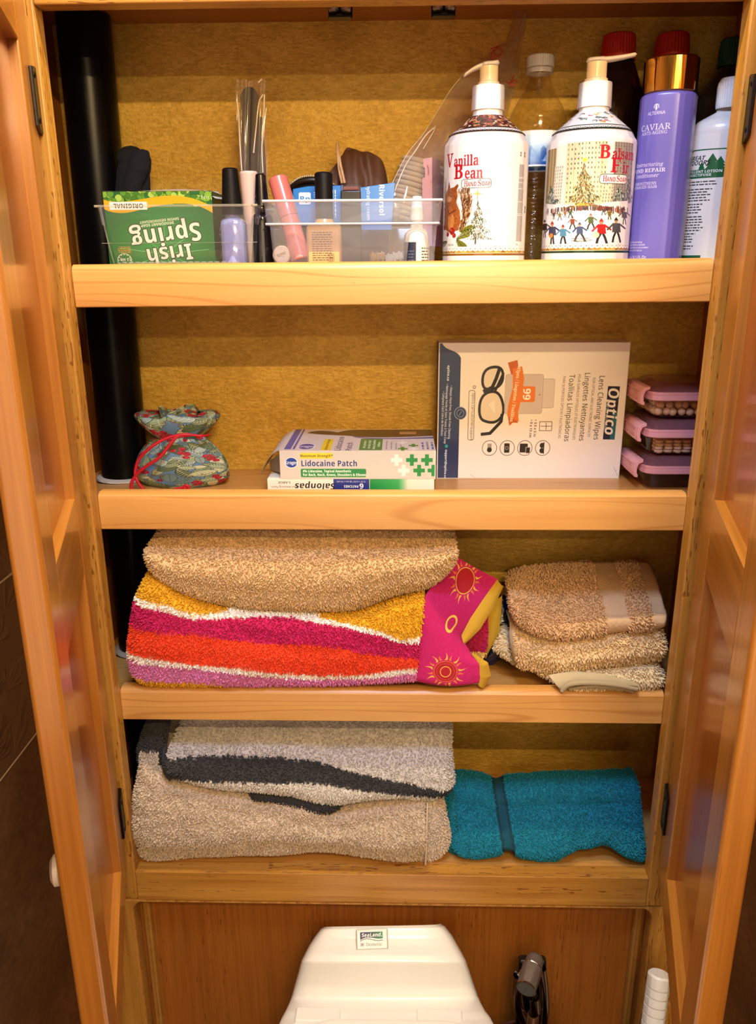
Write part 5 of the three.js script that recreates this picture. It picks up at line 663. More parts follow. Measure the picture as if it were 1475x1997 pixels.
// lens wipes carton on its side
{
  const zf = -0.133, x0 = 0.0524, x1 = 0.26, yT = 1.335, h = yT - S2, w = x1 - x0, d = 0.036;
  const t = thing('wipes_carton', 'large white carton of lens wipes with printed black glasses, standing on edge', 'carton', [(x0 + x1) / 2, S2, zf - d / 2]);
  const front = canvasTex(1460, 1012, (g, W, H) => {
    const U = (X, Y) => (X - lerp(97, 78, (Y - 97) / 903)) / 1265 * W, Vv = (Y) => (Y - 97) / 903 * H, R90 = Math.PI / 2 + 0.02;
    g.fillStyle = '#f3eee9'; g.fillRect(0, 0, W, H);
    g.fillStyle = '#17315f'; g.beginPath(); g.moveTo(8, 0); g.lineTo(24, 0); g.bezierCurveTo(60, 70, 140, 40, 172, 110); g.lineTo(172, H); g.lineTo(8, H); g.fill();
    g.strokeStyle = '#8fa3cb'; g.fillStyle = '#17315f'; g.lineWidth = 5; g.beginPath(); g.arc(U(242, 555), Vv(555), 46, 0, 7); g.fill(); g.stroke(); g.lineWidth = 4; g.beginPath(); g.arc(U(242, 555), Vv(555), 28, 0, 7); g.stroke(); g.beginPath(); g.moveTo(U(232, 560), Vv(570)); g.lineTo(U(252, 540), Vv(540)); g.stroke();
    const T = (s, X, Y, size, col, o = {}) => words(g, s, U(X, Y), Vv(Y), size, col, { rot: R90, align: 'left', ...o });
    T('optico.ca', 163, 240, 26, '#eaf0fa', { style: 'bold' }); T('• Always Haze-Free, Streak-Free Cleaning', 180, 370, 24, '#eaf0fa', { sx: 0.92 }); T('• Nettoyage Facile et Sans Traces à Tout Coup', 153, 360, 24, '#eaf0fa', { sx: 0.92 }); T('• Limpieza Fácil Libre de Residuos', 128, 410, 24, '#eaf0fa', { sx: 0.92 }); T('support@optico.ca', 146, 800, 25, '#eaf0fa', { style: 'bold' }); g.fillStyle = '#2aa6a0'; g.beginPath(); g.arc(U(147, 777), Vv(777), 13, 0, 7); g.fill();
    g.strokeStyle = '#3b3732'; g.lineWidth = 4; rrect(g, U(300, 405), Vv(405), 46, Vv(735) - Vv(405), 14); g.stroke(); T('optico.ca/customersupport', 331, 420, 31, '#2a2724', { sx: 0.94 }); g.beginPath(); g.arc(U(335, 383), Vv(383), 10, 0, 7); g.stroke();
    // the glasses
    g.strokeStyle = '#141314'; g.fillStyle = '#141314'; g.lineJoin = 'round'; const path = (pts, w, close) => { g.lineWidth = w; g.beginPath(); pts.forEach((p, i) => { const q = [U(p[0], p[1]), Vv(p[1])]; i ? g.lineTo(...q) : g.moveTo(...q); }); if (close) g.closePath(); g.stroke(); };
    const lens = (pts) => { g.beginPath(); pts.forEach((p, i) => { const a = pts[(i + pts.length - 1) % pts.length], m = [(p[0] + a[0]) / 2, (p[1] + a[1]) / 2], n = pts[(i + 1) % pts.length], m2 = [(p[0] + n[0]) / 2, (p[1] + n[1]) / 2]; if (!i) g.moveTo(U(...m), Vv(m[1])); g.quadraticCurveTo(U(...p), Vv(p[1]), U(...m2), Vv(m2[1])); }); g.closePath(); g.fillStyle = '#e6dccb'; g.fill(); g.lineWidth = 20; g.stroke(); };
    lens([[385, 395], [395, 262], [520, 245], [530, 350], [470, 400]]); lens([[365, 590], [378, 430], [500, 400], [545, 540], [500, 610], [440, 620]]);
    path([[505, 255], [480, 330], [455, 385], [395, 412]], 26); path([[530, 290], [470, 420]], 18); path([[525, 560], [520, 610], [445, 690], [382, 697]], 24);
    g.fillStyle = 'rgba(255,255,255,.5)'; g.beginPath(); g.moveTo(U(430, 500), Vv(500)); g.lineTo(U(470, 450), Vv(470)); g.lineTo(U(480, 560), Vv(560)); g.fill();
    // cloths, ribbon and number
    g.strokeStyle = '#a59b94'; g.lineWidth = 3; g.fillStyle = '#d9cfcb'; rrect(g, U(545, 320), Vv(330), 380, Vv(520) - Vv(330), 12); g.fill(); g.stroke(); g.fillStyle = '#cfc3bf'; rrect(g, U(545, 300), Vv(300), 292, Vv(558) - Vv(300), 18); g.fill(); g.stroke();
    g.fillStyle = '#e0761c'; const rib = (pts) => { g.beginPath(); pts.forEach((p, i) => { const q = [U(...p), Vv(p[1])]; i ? g.lineTo(...q) : g.moveTo(...q); }); g.closePath(); g.fill(); }; g.fillStyle = '#c9611a'; rib([[557, 225], [620, 208], [636, 300], [580, 300]]); rib([[560, 540], [636, 560], [632, 620], [600, 618], [575, 640]]); g.fillStyle = '#e27c22'; rib([[590, 262], [652, 248], [668, 330], [652, 460], [632, 560], [640, 610], [560, 575], [566, 500], [594, 380]]);
    words(g, 'Wipes / Lingettes / Toallitas', U(612, 428), Vv(428), 35, '#fff3e0', { rot: R90 + 0.08, font: 'serif', style: 'bold', sx: 0.86 }); g.fillStyle = '#e27c22'; rrect(g, U(640, 378), Vv(378), 122, Vv(482) - Vv(378), 16); g.fill(); words(g, '99', U(688, 430), Vv(430), 80, '#ffffff', { rot: R90, style: 'bold' });
    T('+', 775, 425, 34, '#3a342f'); g.strokeStyle = '#2b2825'; g.lineWidth = 4; g.strokeRect(U(782, 612), Vv(612), 96, Vv(672) - Vv(612)); g.beginPath(); g.moveTo(U(826, 612), Vv(618)); g.lineTo(U(826, 672), Vv(666)); g.moveTo(U(790, 642), Vv(642)); g.lineTo(U(862, 642), Vv(642)); g.stroke(); T('• 3.5 x 5 in', 755, 598, 27, '#2b2825', { style: 'bold' }); T('• 9 x 13 cm', 726, 598, 27, '#2b2825', { style: 'bold' });
    for (const [X, k] of [[443, 0], [565, 1], [686, 2], [808, 3]]) { const cx = U(X, 790), cy = Vv(790); g.strokeStyle = '#2b2825'; g.lineWidth = 4; g.fillStyle = '#f3eee9'; g.beginPath(); g.arc(cx, cy, 57, 0, 7); g.fill(); g.stroke(); g.fillStyle = '#242220'; if (k === 0) { g.fillStyle = '#a49c94'; g.fillRect(cx - 16, cy - 34, 32, 46); g.fillStyle = '#242220'; g.beginPath(); g.arc(cx, cy + 14, 19, 0, 7); g.fill(); } if (k === 1) { rrect(g, cx - 24, cy - 36, 42, 72, 6); g.fill(); g.fillStyle = '#8d857d'; g.beginPath(); g.arc(cx - 3, cy, 15, 0, 7); g.fill(); g.fillStyle = '#242220'; g.beginPath(); g.arc(cx - 3, cy, 8, 0, 7); g.fill(); } if (k === 2) { rrect(g, cx - 40, cy - 34, 62, 68, 6); g.fill(); rrect(g, cx + 8, cy - 6, 34, 46, 4); g.fill(); g.strokeStyle = '#d9d2ca'; g.strokeRect(cx + 8, cy - 6, 34, 46); } if (k === 3) { g.beginPath(); g.ellipse(cx - 6, cy - 20, 18, 20, 0, 0, 7); g.ellipse(cx - 6, cy + 20, 18, 20, 0, 0, 7); g.fill(); g.fillRect(cx + 4, cy - 44, 8, 88); } }
    T('Lens Cleaning Wipes', 1188, 308, 58, '#24211f', { sx: 0.9 }); T('FOR OPTICAL AND ELECTRONIC SURFACES', 1135, 322, 27, '#3a3632', { sx: 0.86 }); T('Lingettes Nettoyantes', 1090, 288, 58, '#24211f', { sx: 0.9 }); T('POUR SURFACES OPTIQUES ET ÉLECTRONIQUES', 1036, 300, 27, '#3a3632', { sx: 0.84 }); T('Toallitas Limpiadoras', 988, 302, 58, '#24211f', { sx: 0.9 }); T('PARA SUPERFICIES ÓPTICAS Y ELECTRÓNICAS', 936, 312, 27, '#3a3632', { sx: 0.84 });
    const lx = U(1272, 380) - 44, ly = Vv(378); g.save(); g.translate(lx, ly); g.transform(1, 0, 0, 1, 0, 0); g.rotate(0.02); g.fillStyle = '#12203a'; g.fillRect(-4, 0, 92, 396); g.fillStyle = '#1d6c78'; g.fillRect(50, 190, 38, 206); words(g, 'Optico', 44, 10, 114, '#f6f2ea', { rot: Math.PI / 2, style: 'bold', align: 'left', skew: 0.12, sx: 0.98 }); words(g, 'PROFESSIONAL', 4, 110, 28, '#dfe6f2', { rot: Math.PI / 2, align: 'left', sx: 1.12 }); g.restore();
    g.strokeStyle = '#d6cec8'; g.lineWidth = 5; g.strokeRect(2, 2, W - 4, H - 4);
    g.strokeStyle = '#b5aba6'; g.lineWidth = 3; g.beginPath(); g.moveTo(W - 50, H - 90); g.lineTo(W - 4, H - 8); g.moveTo(W - 40, H - 60); g.lineTo(W - 22, H - 66); g.moveTo(270, H - 30); g.lineTo(310, H - 6); g.stroke();
  });
  const g = new THREE.BoxGeometry(w, h, d), m = std({ color: 0xeee8e2, roughness: 0.5 }); g.translate(0, h / 2, 0);
  mesh('carton', g, [m, std({ color: 0x17315f, roughness: 0.45 }), m, m, phy({ map: front, roughness: 0.4, clearcoat: 0.2 }), m], t);
}
// three small food containers with pink lids
{
  const zf = -0.079, zb = -0.17, D = zf - zb, xl = 0.2706, W = 0.348 - xl, zc = (zf + zb) / 2, pitch = (1.2891 - 1.211) / 2, y3 = 1.1832;
  const H = pitch, tubM = glassy(0xe9dcd6, { roughness: 0.05 }), lidM = phy({ color: 0xc98a94, transmission: 0.72, thickness: 0, roughness: 0.16, clearcoat: 0.6, side: THREE.DoubleSide }), rimM = phy({ color: 0xe0a3ad, roughness: 0.28, clearcoat: 0.4 }), clipM = phy({ color: 0xe7a9ad, roughness: 0.4 });
  const hl = H * 0.5;
  const t = thing('food_container', 'top container of the stack of three with pink lids, full of round white balls', 'container', [xl + W / 2, S2 + 2 * pitch + 0.0005, zc], 0, 'food containers with pink clip lids');
  mesh('tub', loft([[W - 0.02, D - 0.02, 0.008, 0.0004], [W - 0.012, D - 0.012, 0.011, 0.003], [W - 0.005, D - 0.005, 0.013, hl]]), tubM, t);
  mesh('lid', (() => { const L = loft([[W, D, 0.014, hl + 0.0085], [W - 0.004, D - 0.004, 0.014, hl + 0.0105], [W - 0.022, D - 0.022, 0.012, hl + 0.0165], [W - 0.026, D - 0.026, 0.011, hl + 0.0172]]), top = new THREE.ShapeGeometry(new THREE.Shape(tubLoop(W - 0.026, D - 0.026, 0.011).map((p) => new THREE.Vector2(p[0], p[1])))); top.rotateX(-Math.PI / 2); top.translate(0, hl + 0.0172, 0); return [L, top]; })(), lidM, t);
  mesh('rim', [loft([[W - 0.003, D - 0.003, 0.0135, hl - 0.001], [W, D, 0.014, hl], [W, D, 0.014, hl + 0.0045], [W - 0.001, D - 0.001, 0.0138, hl + 0.005], [W, D, 0.014, hl + 0.0055], [W, D, 0.014, hl + 0.0085]])], rimM, t);
  // clip on the left side: a curved plate with ribs, hooked under the rim
  const cw = 0.062, prof = [[0.001, hl + 0.0125], [-0.004, hl + 0.012], [-0.0068, hl + 0.0085], [-0.0075, hl + 0.003], [-0.0072, hl - 0.003], [-0.006, hl - 0.0055], [-0.0035, hl - 0.006], [-0.0035, hl - 0.004], [-0.0048, hl - 0.002], [-0.005, hl + 0.004], [-0.003, hl + 0.009], [0.001, hl + 0.0105]];
  const s = new THREE.Shape(); prof.forEach((p, i) => (i ? s.lineTo(...p) : s.moveTo(...p))); const cg = new THREE.ExtrudeGeometry(s, { depth: cw, bevelEnabled: true, bevelSize: 0.0006, bevelThickness: 0.0008, bevelSegments: 2 }); cg.translate(-W / 2, 0, -cw / 2 + 0.004);
  const clip = mesh('clip', toCreasedNormals(cg, 0.5), clipM, t);
  const ribs = []; for (let i = 0; i < 6; i++) ribs.push(box(-W / 2 - 0.0086, -W / 2 - 0.0072, hl - 0.003 + i * 0.0021, hl - 0.0021 + i * 0.0021, -cw / 2 + 0.012, cw / 2 - 0.004, 0.0003)); mesh('rib', ribs, clipM, clip);
  dup(t, [xl + W / 2, S2 + pitch + 0.0003, zc], 0, 'middle container of the stack of three with pink lids, holding two rows of white tablets');
  dup(t, [xl + W / 2, S2, zc], 0, 'bottom container of the stack of three with pink lids, dark and nearly empty');
  const ballM = std({ color: 0xeedcc4, roughness: 0.6 }), ballG = new THREE.SphereGeometry(0.0041, 16, 12), r = rng(14), put = []; 
  for (let k = 0; k < 2600 && put.length < 60; k++) { const q = [(r() - 0.5) * (W - 0.022), 0.0055 + r() * (hl - 0.009), (r() - 0.5) * (D - 0.022)]; if (put.every((o) => Math.hypot(o[0] - q[0], o[1] - q[1], o[2] - q[2]) > 0.0082)) put.push(q); }
  const balls = []; const gx = Math.floor((W - 0.02) / 0.0085), gz = Math.floor((D - 0.02) / 0.0085);
  for (let l = 0; l < 2; l++) for (let i = 0; i < gx; i++) for (let j = 0; j < gz; j++) if (j > gz - 4 || i < 1) balls.push([-(W - 0.024) / 2 + (i + (l % 2) * 0.5 + (r() - 0.5) * 0.3) * 0.0087, 0.0056 + l * 0.0068 + r() * 0.0012, (D - 0.026) / 2 - (gz - 1 - j + (l % 2) * 0.4) * 0.0085]);
  for (const q of balls) { const m = mesh('white_ball', ballG, ballM, scene); m.position.set(xl + W / 2 + q[0], S2 + 2 * pitch + q[1], zc + q[2]); tag(m, 'small white ball inside the top pink lidded container', 'ball', 'white balls in the top container'); }
  const tabG = lathe([[0, 0], [0.0038, 0], [0.0045, 0.0008], [0.0045, 0.0022], [0.0038, 0.003], [0, 0.0034]], 24), tabM = std({ color: 0xe6d3bd, roughness: 0.6 });
  for (let l = 0; l < 4; l++) for (let i = 0; i < 5; i++) for (let j = 0; j < 2; j++) { const m = mesh('white_tablet', tabG, tabM, scene); m.position.set(xl + 0.0175 + i * 0.0098 + (r() - 0.5) * 0.001, S2 + pitch + 0.0012 + l * 0.0036, zf - 0.0125 - j * 0.0098 - r() * 0.0008); tag(m, 'flat white tablet stacked inside the middle pink lidded container', 'tablet', 'white tablets in the middle container'); }
}

// ---------- towels: a folded cloth body and the terry loops that stand on it ----------
const tuftGeo = (() => { const g = new THREE.SphereGeometry(1, 6, 5); g.scale(1, 1, 1); const p = g.attributes.position; for (let i = 0; i < p.count; i++) { const z = p.getZ(i); p.setY(i, p.getY(i) * (1 - 0.15 * z) - 0.12 * z * z); } g.computeVertexNormals(); return g; })();
const terryMat = std({ color: 0xffffff, roughness: 0.95 });
const weaveTx = dataTex(256, 256, (u, v) => { const k = 128 + 70 * Math.sin(u * 2 * Math.PI * 32) * Math.sin(v * 2 * Math.PI * 32) + 50 * (vn(u * 64, v * 64, 64, 64, 3) - 0.5); return [k, k, k]; }, false);
weaveTx.wrapS = weaveTx.wrapT = THREE.RepeatWrapping;
const clothMat = std({ color: 0xffffff, vertexColors: true, roughness: 0.95, bumpMap: scaled(weaveTx, 0.2, 0.2), bumpScale: 0.0006, side: THREE.DoubleSide });
const C = (hex) => { const c = new THREE.Color(hex); return [c.r, c.g, c.b]; };
// sheet: f(u, t) -> [x, y, z] on a nu by nt grid; colour(u, t, p) -> [r, g, b, loops?]
function terry(name, parent, f, colour, o) {
  const nu = o.nu ?? 90, nt = o.nt ?? 60, P = [], pos = [], col = [], uv = [], idx = [];
  for (let i = 0; i <= nu; i++) { P.push([]); for (let j = 0; j <= nt; j++) { const p = f(i / nu, j / nt); P[i].push(p); pos.push(...p); const c = colour(i / nu, j / nt, p); col.push(c[0], c[1], c[2]); uv.push(p[0], p[1] + p[2]); } }
  for (let i = 0; i < nu; i++) for (let j = 0; j < nt; j++) { const a = i * (nt + 1) + j, b = a + nt + 1; idx.push(a, b, a + 1, b, b + 1, a + 1); }
  const g = new THREE.BufferGeometry(); g.setAttribute('position', new THREE.Float32BufferAttribute(pos, 3)); g.setAttribute('color', new THREE.Float32BufferAttribute(col, 3)); g.setAttribute('uv', new THREE.Float32BufferAttribute(uv, 2)); g.setIndex(idx); g.computeVertexNormals();
  const m = mesh(name, g, clothMat, parent); if (o.pitch === 0) return m;
  const N = g.attributes.normal, r = rng(o.seed ?? 1), pitch = o.pitch ?? 0.0018, mats = [], cols = [], M4 = new THREE.Matrix4(), q = new THREE.Quaternion(), up = V(0, 0, 1), d = V(), w = V(), nn = V();
  const at = (i, j) => P[i][j], sub = (a, b) => Math.hypot(a[0] - b[0], a[1] - b[1], a[2] - b[2]);
  for (let i = 0; i < nu; i++) for (let j = 0; j < nt; j++) {
    const a = at(i, j), b = at(i + 1, j), c = at(i, j + 1), e = at(i + 1, j + 1), area = sub(a, b) * sub(a, c), n = area / (pitch * pitch), k = Math.floor(n) + (r() < n - Math.floor(n) ? 1 : 0), id = i * (nt + 1) + j;
    nn.set(N.getX(id), N.getY(id), N.getZ(id)); if (o.flip) nn.negate(); if (nn.z < -0.55 || nn.y < -0.93) continue;
    for (let s = 0; s < k; s++) {
      const u = r(), v = r(), x = [0, 1, 2].map((h) => lerp(lerp(a[h], b[h], u), lerp(c[h], e[h], u), v)), cc = colour((i + u) / nu, (j + v) / nt, x); if (cc[3] === 0) continue;
      const L = (o.len ?? 0.0017) * (0.7 + 0.6 * r()), R = (o.rad ?? 0.00075) * (0.8 + 0.4 * r());
      const sw = fbm(x[0] * 9 + 5, x[1] * 9 + 5, 6, 6, 2, 77) - 0.5;
      d.copy(nn); d.x += (r() - 0.5) * 1.2 + sw * (o.sway ?? 1.6) + (o.dx ?? 0); d.y += (r() - 0.5) * 1.2 - (o.droop ?? 0.35); d.z += (r() - 0.5) * 0.6; d.normalize();
      q.setFromUnitVectors(up, d); w.set(x[0], x[1], x[2]).addScaledVector(nn, R * 0.5).addScaledVector(d, L * 0.55); mats.push(M4.compose(w, q, V(R, R, L)).clone());
      const b2 = 0.74 + 0.5 * r(); cols.push([cc[0] * b2, cc[1] * b2, cc[2] * b2]);
    }
  }
  const im = new THREE.InstancedMesh(tuftGeo, terryMat, mats.length), cl = new THREE.Color(); mats.forEach((mm, i) => { im.setMatrixAt(i, mm); im.setColorAt(i, cl.setRGB(...cols[i])); });
  im.name = 'terry_loops'; im.userData.kind = 'stuff'; im.castShadow = im.receiveShadow = true; m.add(im); return m;
}
// a folded slab: front outline yB(x), yT(x), ends xl(f), xr(f); the profile runs from the bottom at the back round the front to the top at the back
function slab(o) {
  const W = o.xr(0.5) - o.xl(0.5), re = o.end ?? 0.014, reL = o.endL ?? re, reR = o.endR ?? re;
  return (u, t) => {
    const su = u, xm = lerp(o.xl(0.5), o.xr(0.5), su), yb = o.yB(xm), yt = o.yT(xm), h = yt - yb, rb = Math.min(o.rb ?? 0.014, h * 0.48), rt = Math.min(o.rt ?? 0.014, h * 0.48);
    const dl = Math.max(0, 1 - su * W / reL), dr = Math.max(0, 1 - (1 - su) * W / reR), k = Math.sqrt(Math.max(0, 1 - Math.min(1, Math.max(dl, dr)) ** 2)), rr = dl > dr ? reL : reR;
    const zF = o.zF(xm) - rr * (1 - k), zB = o.zB, zt = (o.zT ? o.zT(xm) : zF) - (o.zT ? rr * (1 - k) : 0), seg = [];
    const len = [Math.max(0.001, zF - rb - zB) * 0.35, rb * 1.57, h - rb - rt, rt * 1.57, Math.max(0.001, zt - rt - zB) * (o.topShare ?? 0.5)], tot = len.reduce((a, b) => a + b, 0); let s = t * tot, y, z;
    if (s < len[0]) { z = lerp(zB, zF - rb, s / len[0]); y = yb; } else if ((s -= len[0]) < len[1]) { const a = s / len[1] * Math.PI / 2; z = zF - rb + rb * Math.sin(a); y = yb + rb - rb * Math.cos(a); } else if ((s -= len[1]) < len[2]) { const f = s / len[2]; y = yb + rb + s; z = lerp(zF, zt, f) + (o.bulge ?? 0.003) * Math.sin(Math.PI * f); } else if ((s -= len[2]) < len[3]) { const a = s / len[3] * Math.PI / 2; z = zt - rt + rt * Math.cos(a); y = yt - rt + rt * Math.sin(a); } else { s -= len[3]; const f = clamp(s / len[4]); z = lerp(zt - rt, zB, f); y = yt + (o.back ?? 0) * f; }
    const f = clamp((y - yb) / (h || 1)), shrink = (o.squash ?? 0.3) * (1 - k) * rr, yy = y + (0.5 - f) * shrink * 2, x = lerp(o.xl(f), o.xr(f), su);
    const wr = (o.wr ?? 0.003) * (fbm(x * 3 + 2, yy * 6 + 2, 7, 9, 3, o.seed ?? 3) - 0.5);
    return [x, yy + wr * 0.5, z + wr * 1.6];
  };
}
const edge = (pts, flip) => { const P = pts.map((p) => [p[1], p[0]]).sort((a, b) => a[0] - b[0]), y0 = P[0][0], y1 = P[P.length - 1][0]; return (f) => polyS(P, lerp(y0, y1, f)); };
const line = (pts) => (x) => polyS(pts, x);
const STACK_L = 'bath towels folded on the lower shelves';

// --- third shelf: striped beach towel, tan towel on it ---
{
  const t = thing('beach_towel', 'folded beach towel with pink, orange, white and yellow stripes and a sun motif hem', 'towel', [0, 0, 0]);
  const B = [[[-0.2649,1.0902],[-0.2273,1.0835],[-0.2009,1.0733],[-0.1642,1.0729],[-0.1213,1.0708],[-0.0901,1.0681],[-0.0415,1.0626],[-0.0109,1.057],[0.0114,1.0484],[0.0289,1.052]], [[-0.2665,1.0845],[-0.2278,1.0766],[-0.2013,1.0687],[-0.1645,1.0683],[-0.1215,1.0674],[-0.0902,1.0652],[-0.0416,1.0591],[-0.0109,1.0523],[0.0114,1.0443],[0.0289,1.045]], [[-0.2723,1.0583],[-0.2025,1.0523],[-0.1226,1.0422],[-0.0643,1.0403],[-0.011,1.03],[0.0291,1.0261]], [[-0.2774,1.0293],[-0.2324,1.0218],[-0.1915,1.0167],[-0.151,1.014],[-0.1106,1.0071],[-0.0695,1.0044],[-0.0289,1.0053],[-0.0019,1.0115],[0.0276,1.0153]], [[-0.2784,1.0197],[-0.2331,1.0146],[-0.1919,1.0113],[-0.1514,1.0062],[-0.1109,1.001],[-0.0697,0.9989],[-0.029,0.9998],[-0.002,1.0043],[0.0277,1.0087]], [[-0.2765,0.9997],[-0.2347,0.9946],[-0.2068,0.9942],[-0.1856,0.9919],[-0.1668,0.9853],[-0.1315,0.9794],[0.0279,0.9783]]];
  const cols = ['#dfa71e', '#f4eee8', '#c3185f', '#ef4a24', '#f4eee8', '#d87fba', '#dfa71e'].map(C), colour = (u, q, p) => { const j = 0.0007 * (hash(Math.round(p[0] * 900), Math.round(p[1] * 900), 5) - 0.5); for (let i = 0; i < 6; i++) if (p[1] + j > polyS(B[i], p[0])) return cols[i]; return cols[6]; };
  const f = slab({ xl: edge([[-0.2788,0.9863],[-0.2796,1.0169],[-0.2751,1.0463],[-0.2662,1.0872],[-0.2563,1.1117]]), xr: edge([[0.0273,0.9937],[0.0306,1.038],[0.0339,1.0799],[0.0362,1.1014]]), yB: line([[-0.2818,0.9893],[-0.2523,0.9859],[-0.2077,0.9856],[-0.1253,0.9863],[-0.0706,0.9874],[-0.0112,0.9909],[0.0273,0.9937]]), yT: line([[-0.2703,1.1094],[-0.2502,1.1038],[-0.2429,1.097],[-0.2145,1.0805],[-0.1751,1.0715],[-0.1219,1.0671],[-0.0416,1.0682],[-0.0151,1.0758],[0.0113,1.0857],[0.0364,1.0949]]), zF: () => 0.004, zB: -0.15, rb: 0.016, rt: 0.012, endL: 0.02, endR: 0.002, bulge: 0.004, wr: 0.005, seed: 4 });
  terry('body', t, f, colour, { nu: 110, nt: 70, pitch: 0.00195, sway: 0.9, seed: 3, len: 0.0021, rad: 0.0007 });
  // flat woven hem with suns: one sheet from the terry edge to the yellow binding
  const X0 = 0.0235, X1 = 0.1208, Y0 = 0.988, Y1 = 1.1369;
  const sun = canvasTex(1024, 1424, (g, W, H) => {
    const U = (x, y) => [(x - 805) / 185 * W, (y - 1085) / 257 * H], r = rng(3); g.fillStyle = '#c2186c'; g.fillRect(0, 0, W, H);
    for (let i = 0; i < 9000; i++) { g.fillStyle = r() < 0.5 ? 'rgba(226,60,140,.5)' : 'rgba(150,10,70,.45)'; g.fillRect(r() * W, r() * H, 3, 7); }
    const yl = '#e8b84a', star = (cx, cy, rx, ry, rot, n, full) => { const [X, Y] = U(cx, cy), k = W / 185; g.save(); g.translate(X, Y); g.rotate(rot); g.fillStyle = '#b01a2e'; g.beginPath(); g.ellipse(0, 0, rx * k, ry * k, 0, 0, 7); g.fill(); g.strokeStyle = full ? '#d8642e' : yl; g.lineWidth = 9; g.stroke(); if (full) { g.strokeStyle = yl; g.lineWidth = 9; g.beginPath(); g.ellipse(0, 0, rx * 0.45 * k, ry * 0.5 * k, 0, 0, 7); g.stroke(); g.strokeStyle = '#c04a34'; g.lineWidth = 7; g.beginPath(); g.ellipse(0, 0, rx * 0.78 * k, ry * 0.8 * k, 0, 0, 7); g.stroke(); }
      for (let i = 0; i < n; i++) { const a = i / n * 6.2832, c = Math.cos(a), s = Math.sin(a), bend = (i % 2 ? 0.12 : -0.12), l0 = 1.14, l1 = i % 2 ? 1.9 : 1.65; g.fillStyle = i % 2 ? yl : '#dd7a3a'; g.beginPath(); g.moveTo(rx * k * l0 * Math.cos(a - 0.1), ry * k * l0 * Math.sin(a - 0.1)); g.quadraticCurveTo(rx * k * 1.4 * Math.cos(a + bend), ry * k * 1.4 * Math.sin(a + bend), rx * k * l1 * c, ry * k * l1 * s); g.quadraticCurveTo(rx * k * 1.35 * Math.cos(a + bend + 0.1), ry * k * 1.35 * Math.sin(a + bend + 0.1), rx * k * l0 * Math.cos(a + 0.1), ry * k * l0 * Math.sin(a + 0.1)); g.fill(); } g.restore(); };
    star(871, 1303, 23, 20, 0.2, 18, true); star(914, 1164, 20, 19, 0.3, 18, false);
    const [ox, oy] = U(883, 1222); g.strokeStyle = '#efc95a'; g.lineWidth = 22; g.beginPath(); g.ellipse(ox, oy, 62, 62, 0, 0, 7); g.stroke();
  });
  const hemMat = std({ map: sun, bumpMap: scaled(weaveTx, 0.9, 0.9), bumpScale: 0.0004, roughness: 0.9, side: THREE.DoubleSide });
  const Lb = [[0.0273,0.993],[0.0281,1.0147],[0.0306,1.0385],[0.0329,1.0677],[0.0364,1.0949,0],[0.0476,1.1008,-0.02],[0.0599,1.1064,-0.05],[0.0718,1.1125,-0.065]], Rb = [[0.0942,0.9895,-0.002],[0.0955,1.0017,-0.002],[0.0947,1.0139,-0.004],[0.0852,1.0251,-0.01],[0.0755,1.0376,-0.022],[0.0863,1.0546,-0.032],[0.1024,1.0707,-0.05],[0.1181,1.0858,-0.066]];
  const A3 = (P, v) => { const q = v * (P.length - 1), i = Math.min(P.length - 2, Math.floor(q)), k = q - i; return [lerp(P[i][0], P[i + 1][0], k), lerp(P[i][1], P[i + 1][1], k), lerp(P[i][2] ?? 0.003, P[i + 1][2] ?? 0.003, k)]; };
  { const g = grid(30, 50, (u, v) => { const l = A3(Lb, v), r = A3(Rb, v); return [lerp(l[0], r[0], u), lerp(l[1], r[1], u) - (v < 0.1 ? 0.0015 * Math.sin(u * 3.1) : 0), lerp(l[2], r[2], u) + 0.006 * Math.sin(Math.PI * u) * (1 - v * 0.5) - (v < 0.06 ? 0.008 * (1 - v / 0.06) ** 2 : 0)]; }), p = g.attributes.position, uv = g.attributes.uv; for (let i = 0; i < p.count; i++) uv.setXY(i, (p.getX(i) - X0) / (X1 - X0), (p.getY(i) - Y0) / (Y1 - Y0)); mesh('hem', g, hemMat, t); }
  const yel = std({ color: 0xecbf38, bumpMap: scaled(weaveTx, 0.5, 0.5), bumpScale: 0.0005, roughness: 0.85, side: THREE.DoubleSide });
  const band = (Pa, Pb, d) => grid(36, 8, (u, v) => { const a = A3(Pa, u), b = A3(Pb, u); return [lerp(a[0], b[0], v), lerp(a[1], b[1], v), lerp(a[2], b[2], v) + d * Math.sin(Math.PI * v)]; });
  mesh('binding', band([[0.0759,1.0398,-0.02],[0.0862,1.055,-0.031],[0.1022,1.0711,-0.049],[0.1174,1.0856,-0.065]], [[0.0792,1.0294,-0.018],[0.0964,1.0417,-0.03],[0.1126,1.0595,-0.048],[0.1249,1.0782,-0.064]], 0.005), yel, t);
  mesh('binding', [band([[0.0938,0.9895,-0.003],[0.0949,1.0029,-0.002],[0.0942,1.0139,-0.004],[0.0847,1.0251,-0.01]], [[0.103,0.9845,-0.012],[0.1084,0.9951,-0.014],[0.1048,1.01,-0.016],[0.0878,1.0224,-0.014]], 0.005)], yel, t);
  mesh('binding', band([[0.1061,0.9923,-0.06],[0.1079,1.0229,-0.06],[0.1088,1.0448,-0.06],[0.1127,1.0611,-0.065]], [[0.1091,0.9945,-0.062],[0.1216,1.021,-0.064],[0.1238,1.0421,-0.066],[0.1245,1.0652,-0.07]], 0.004), yel, t);
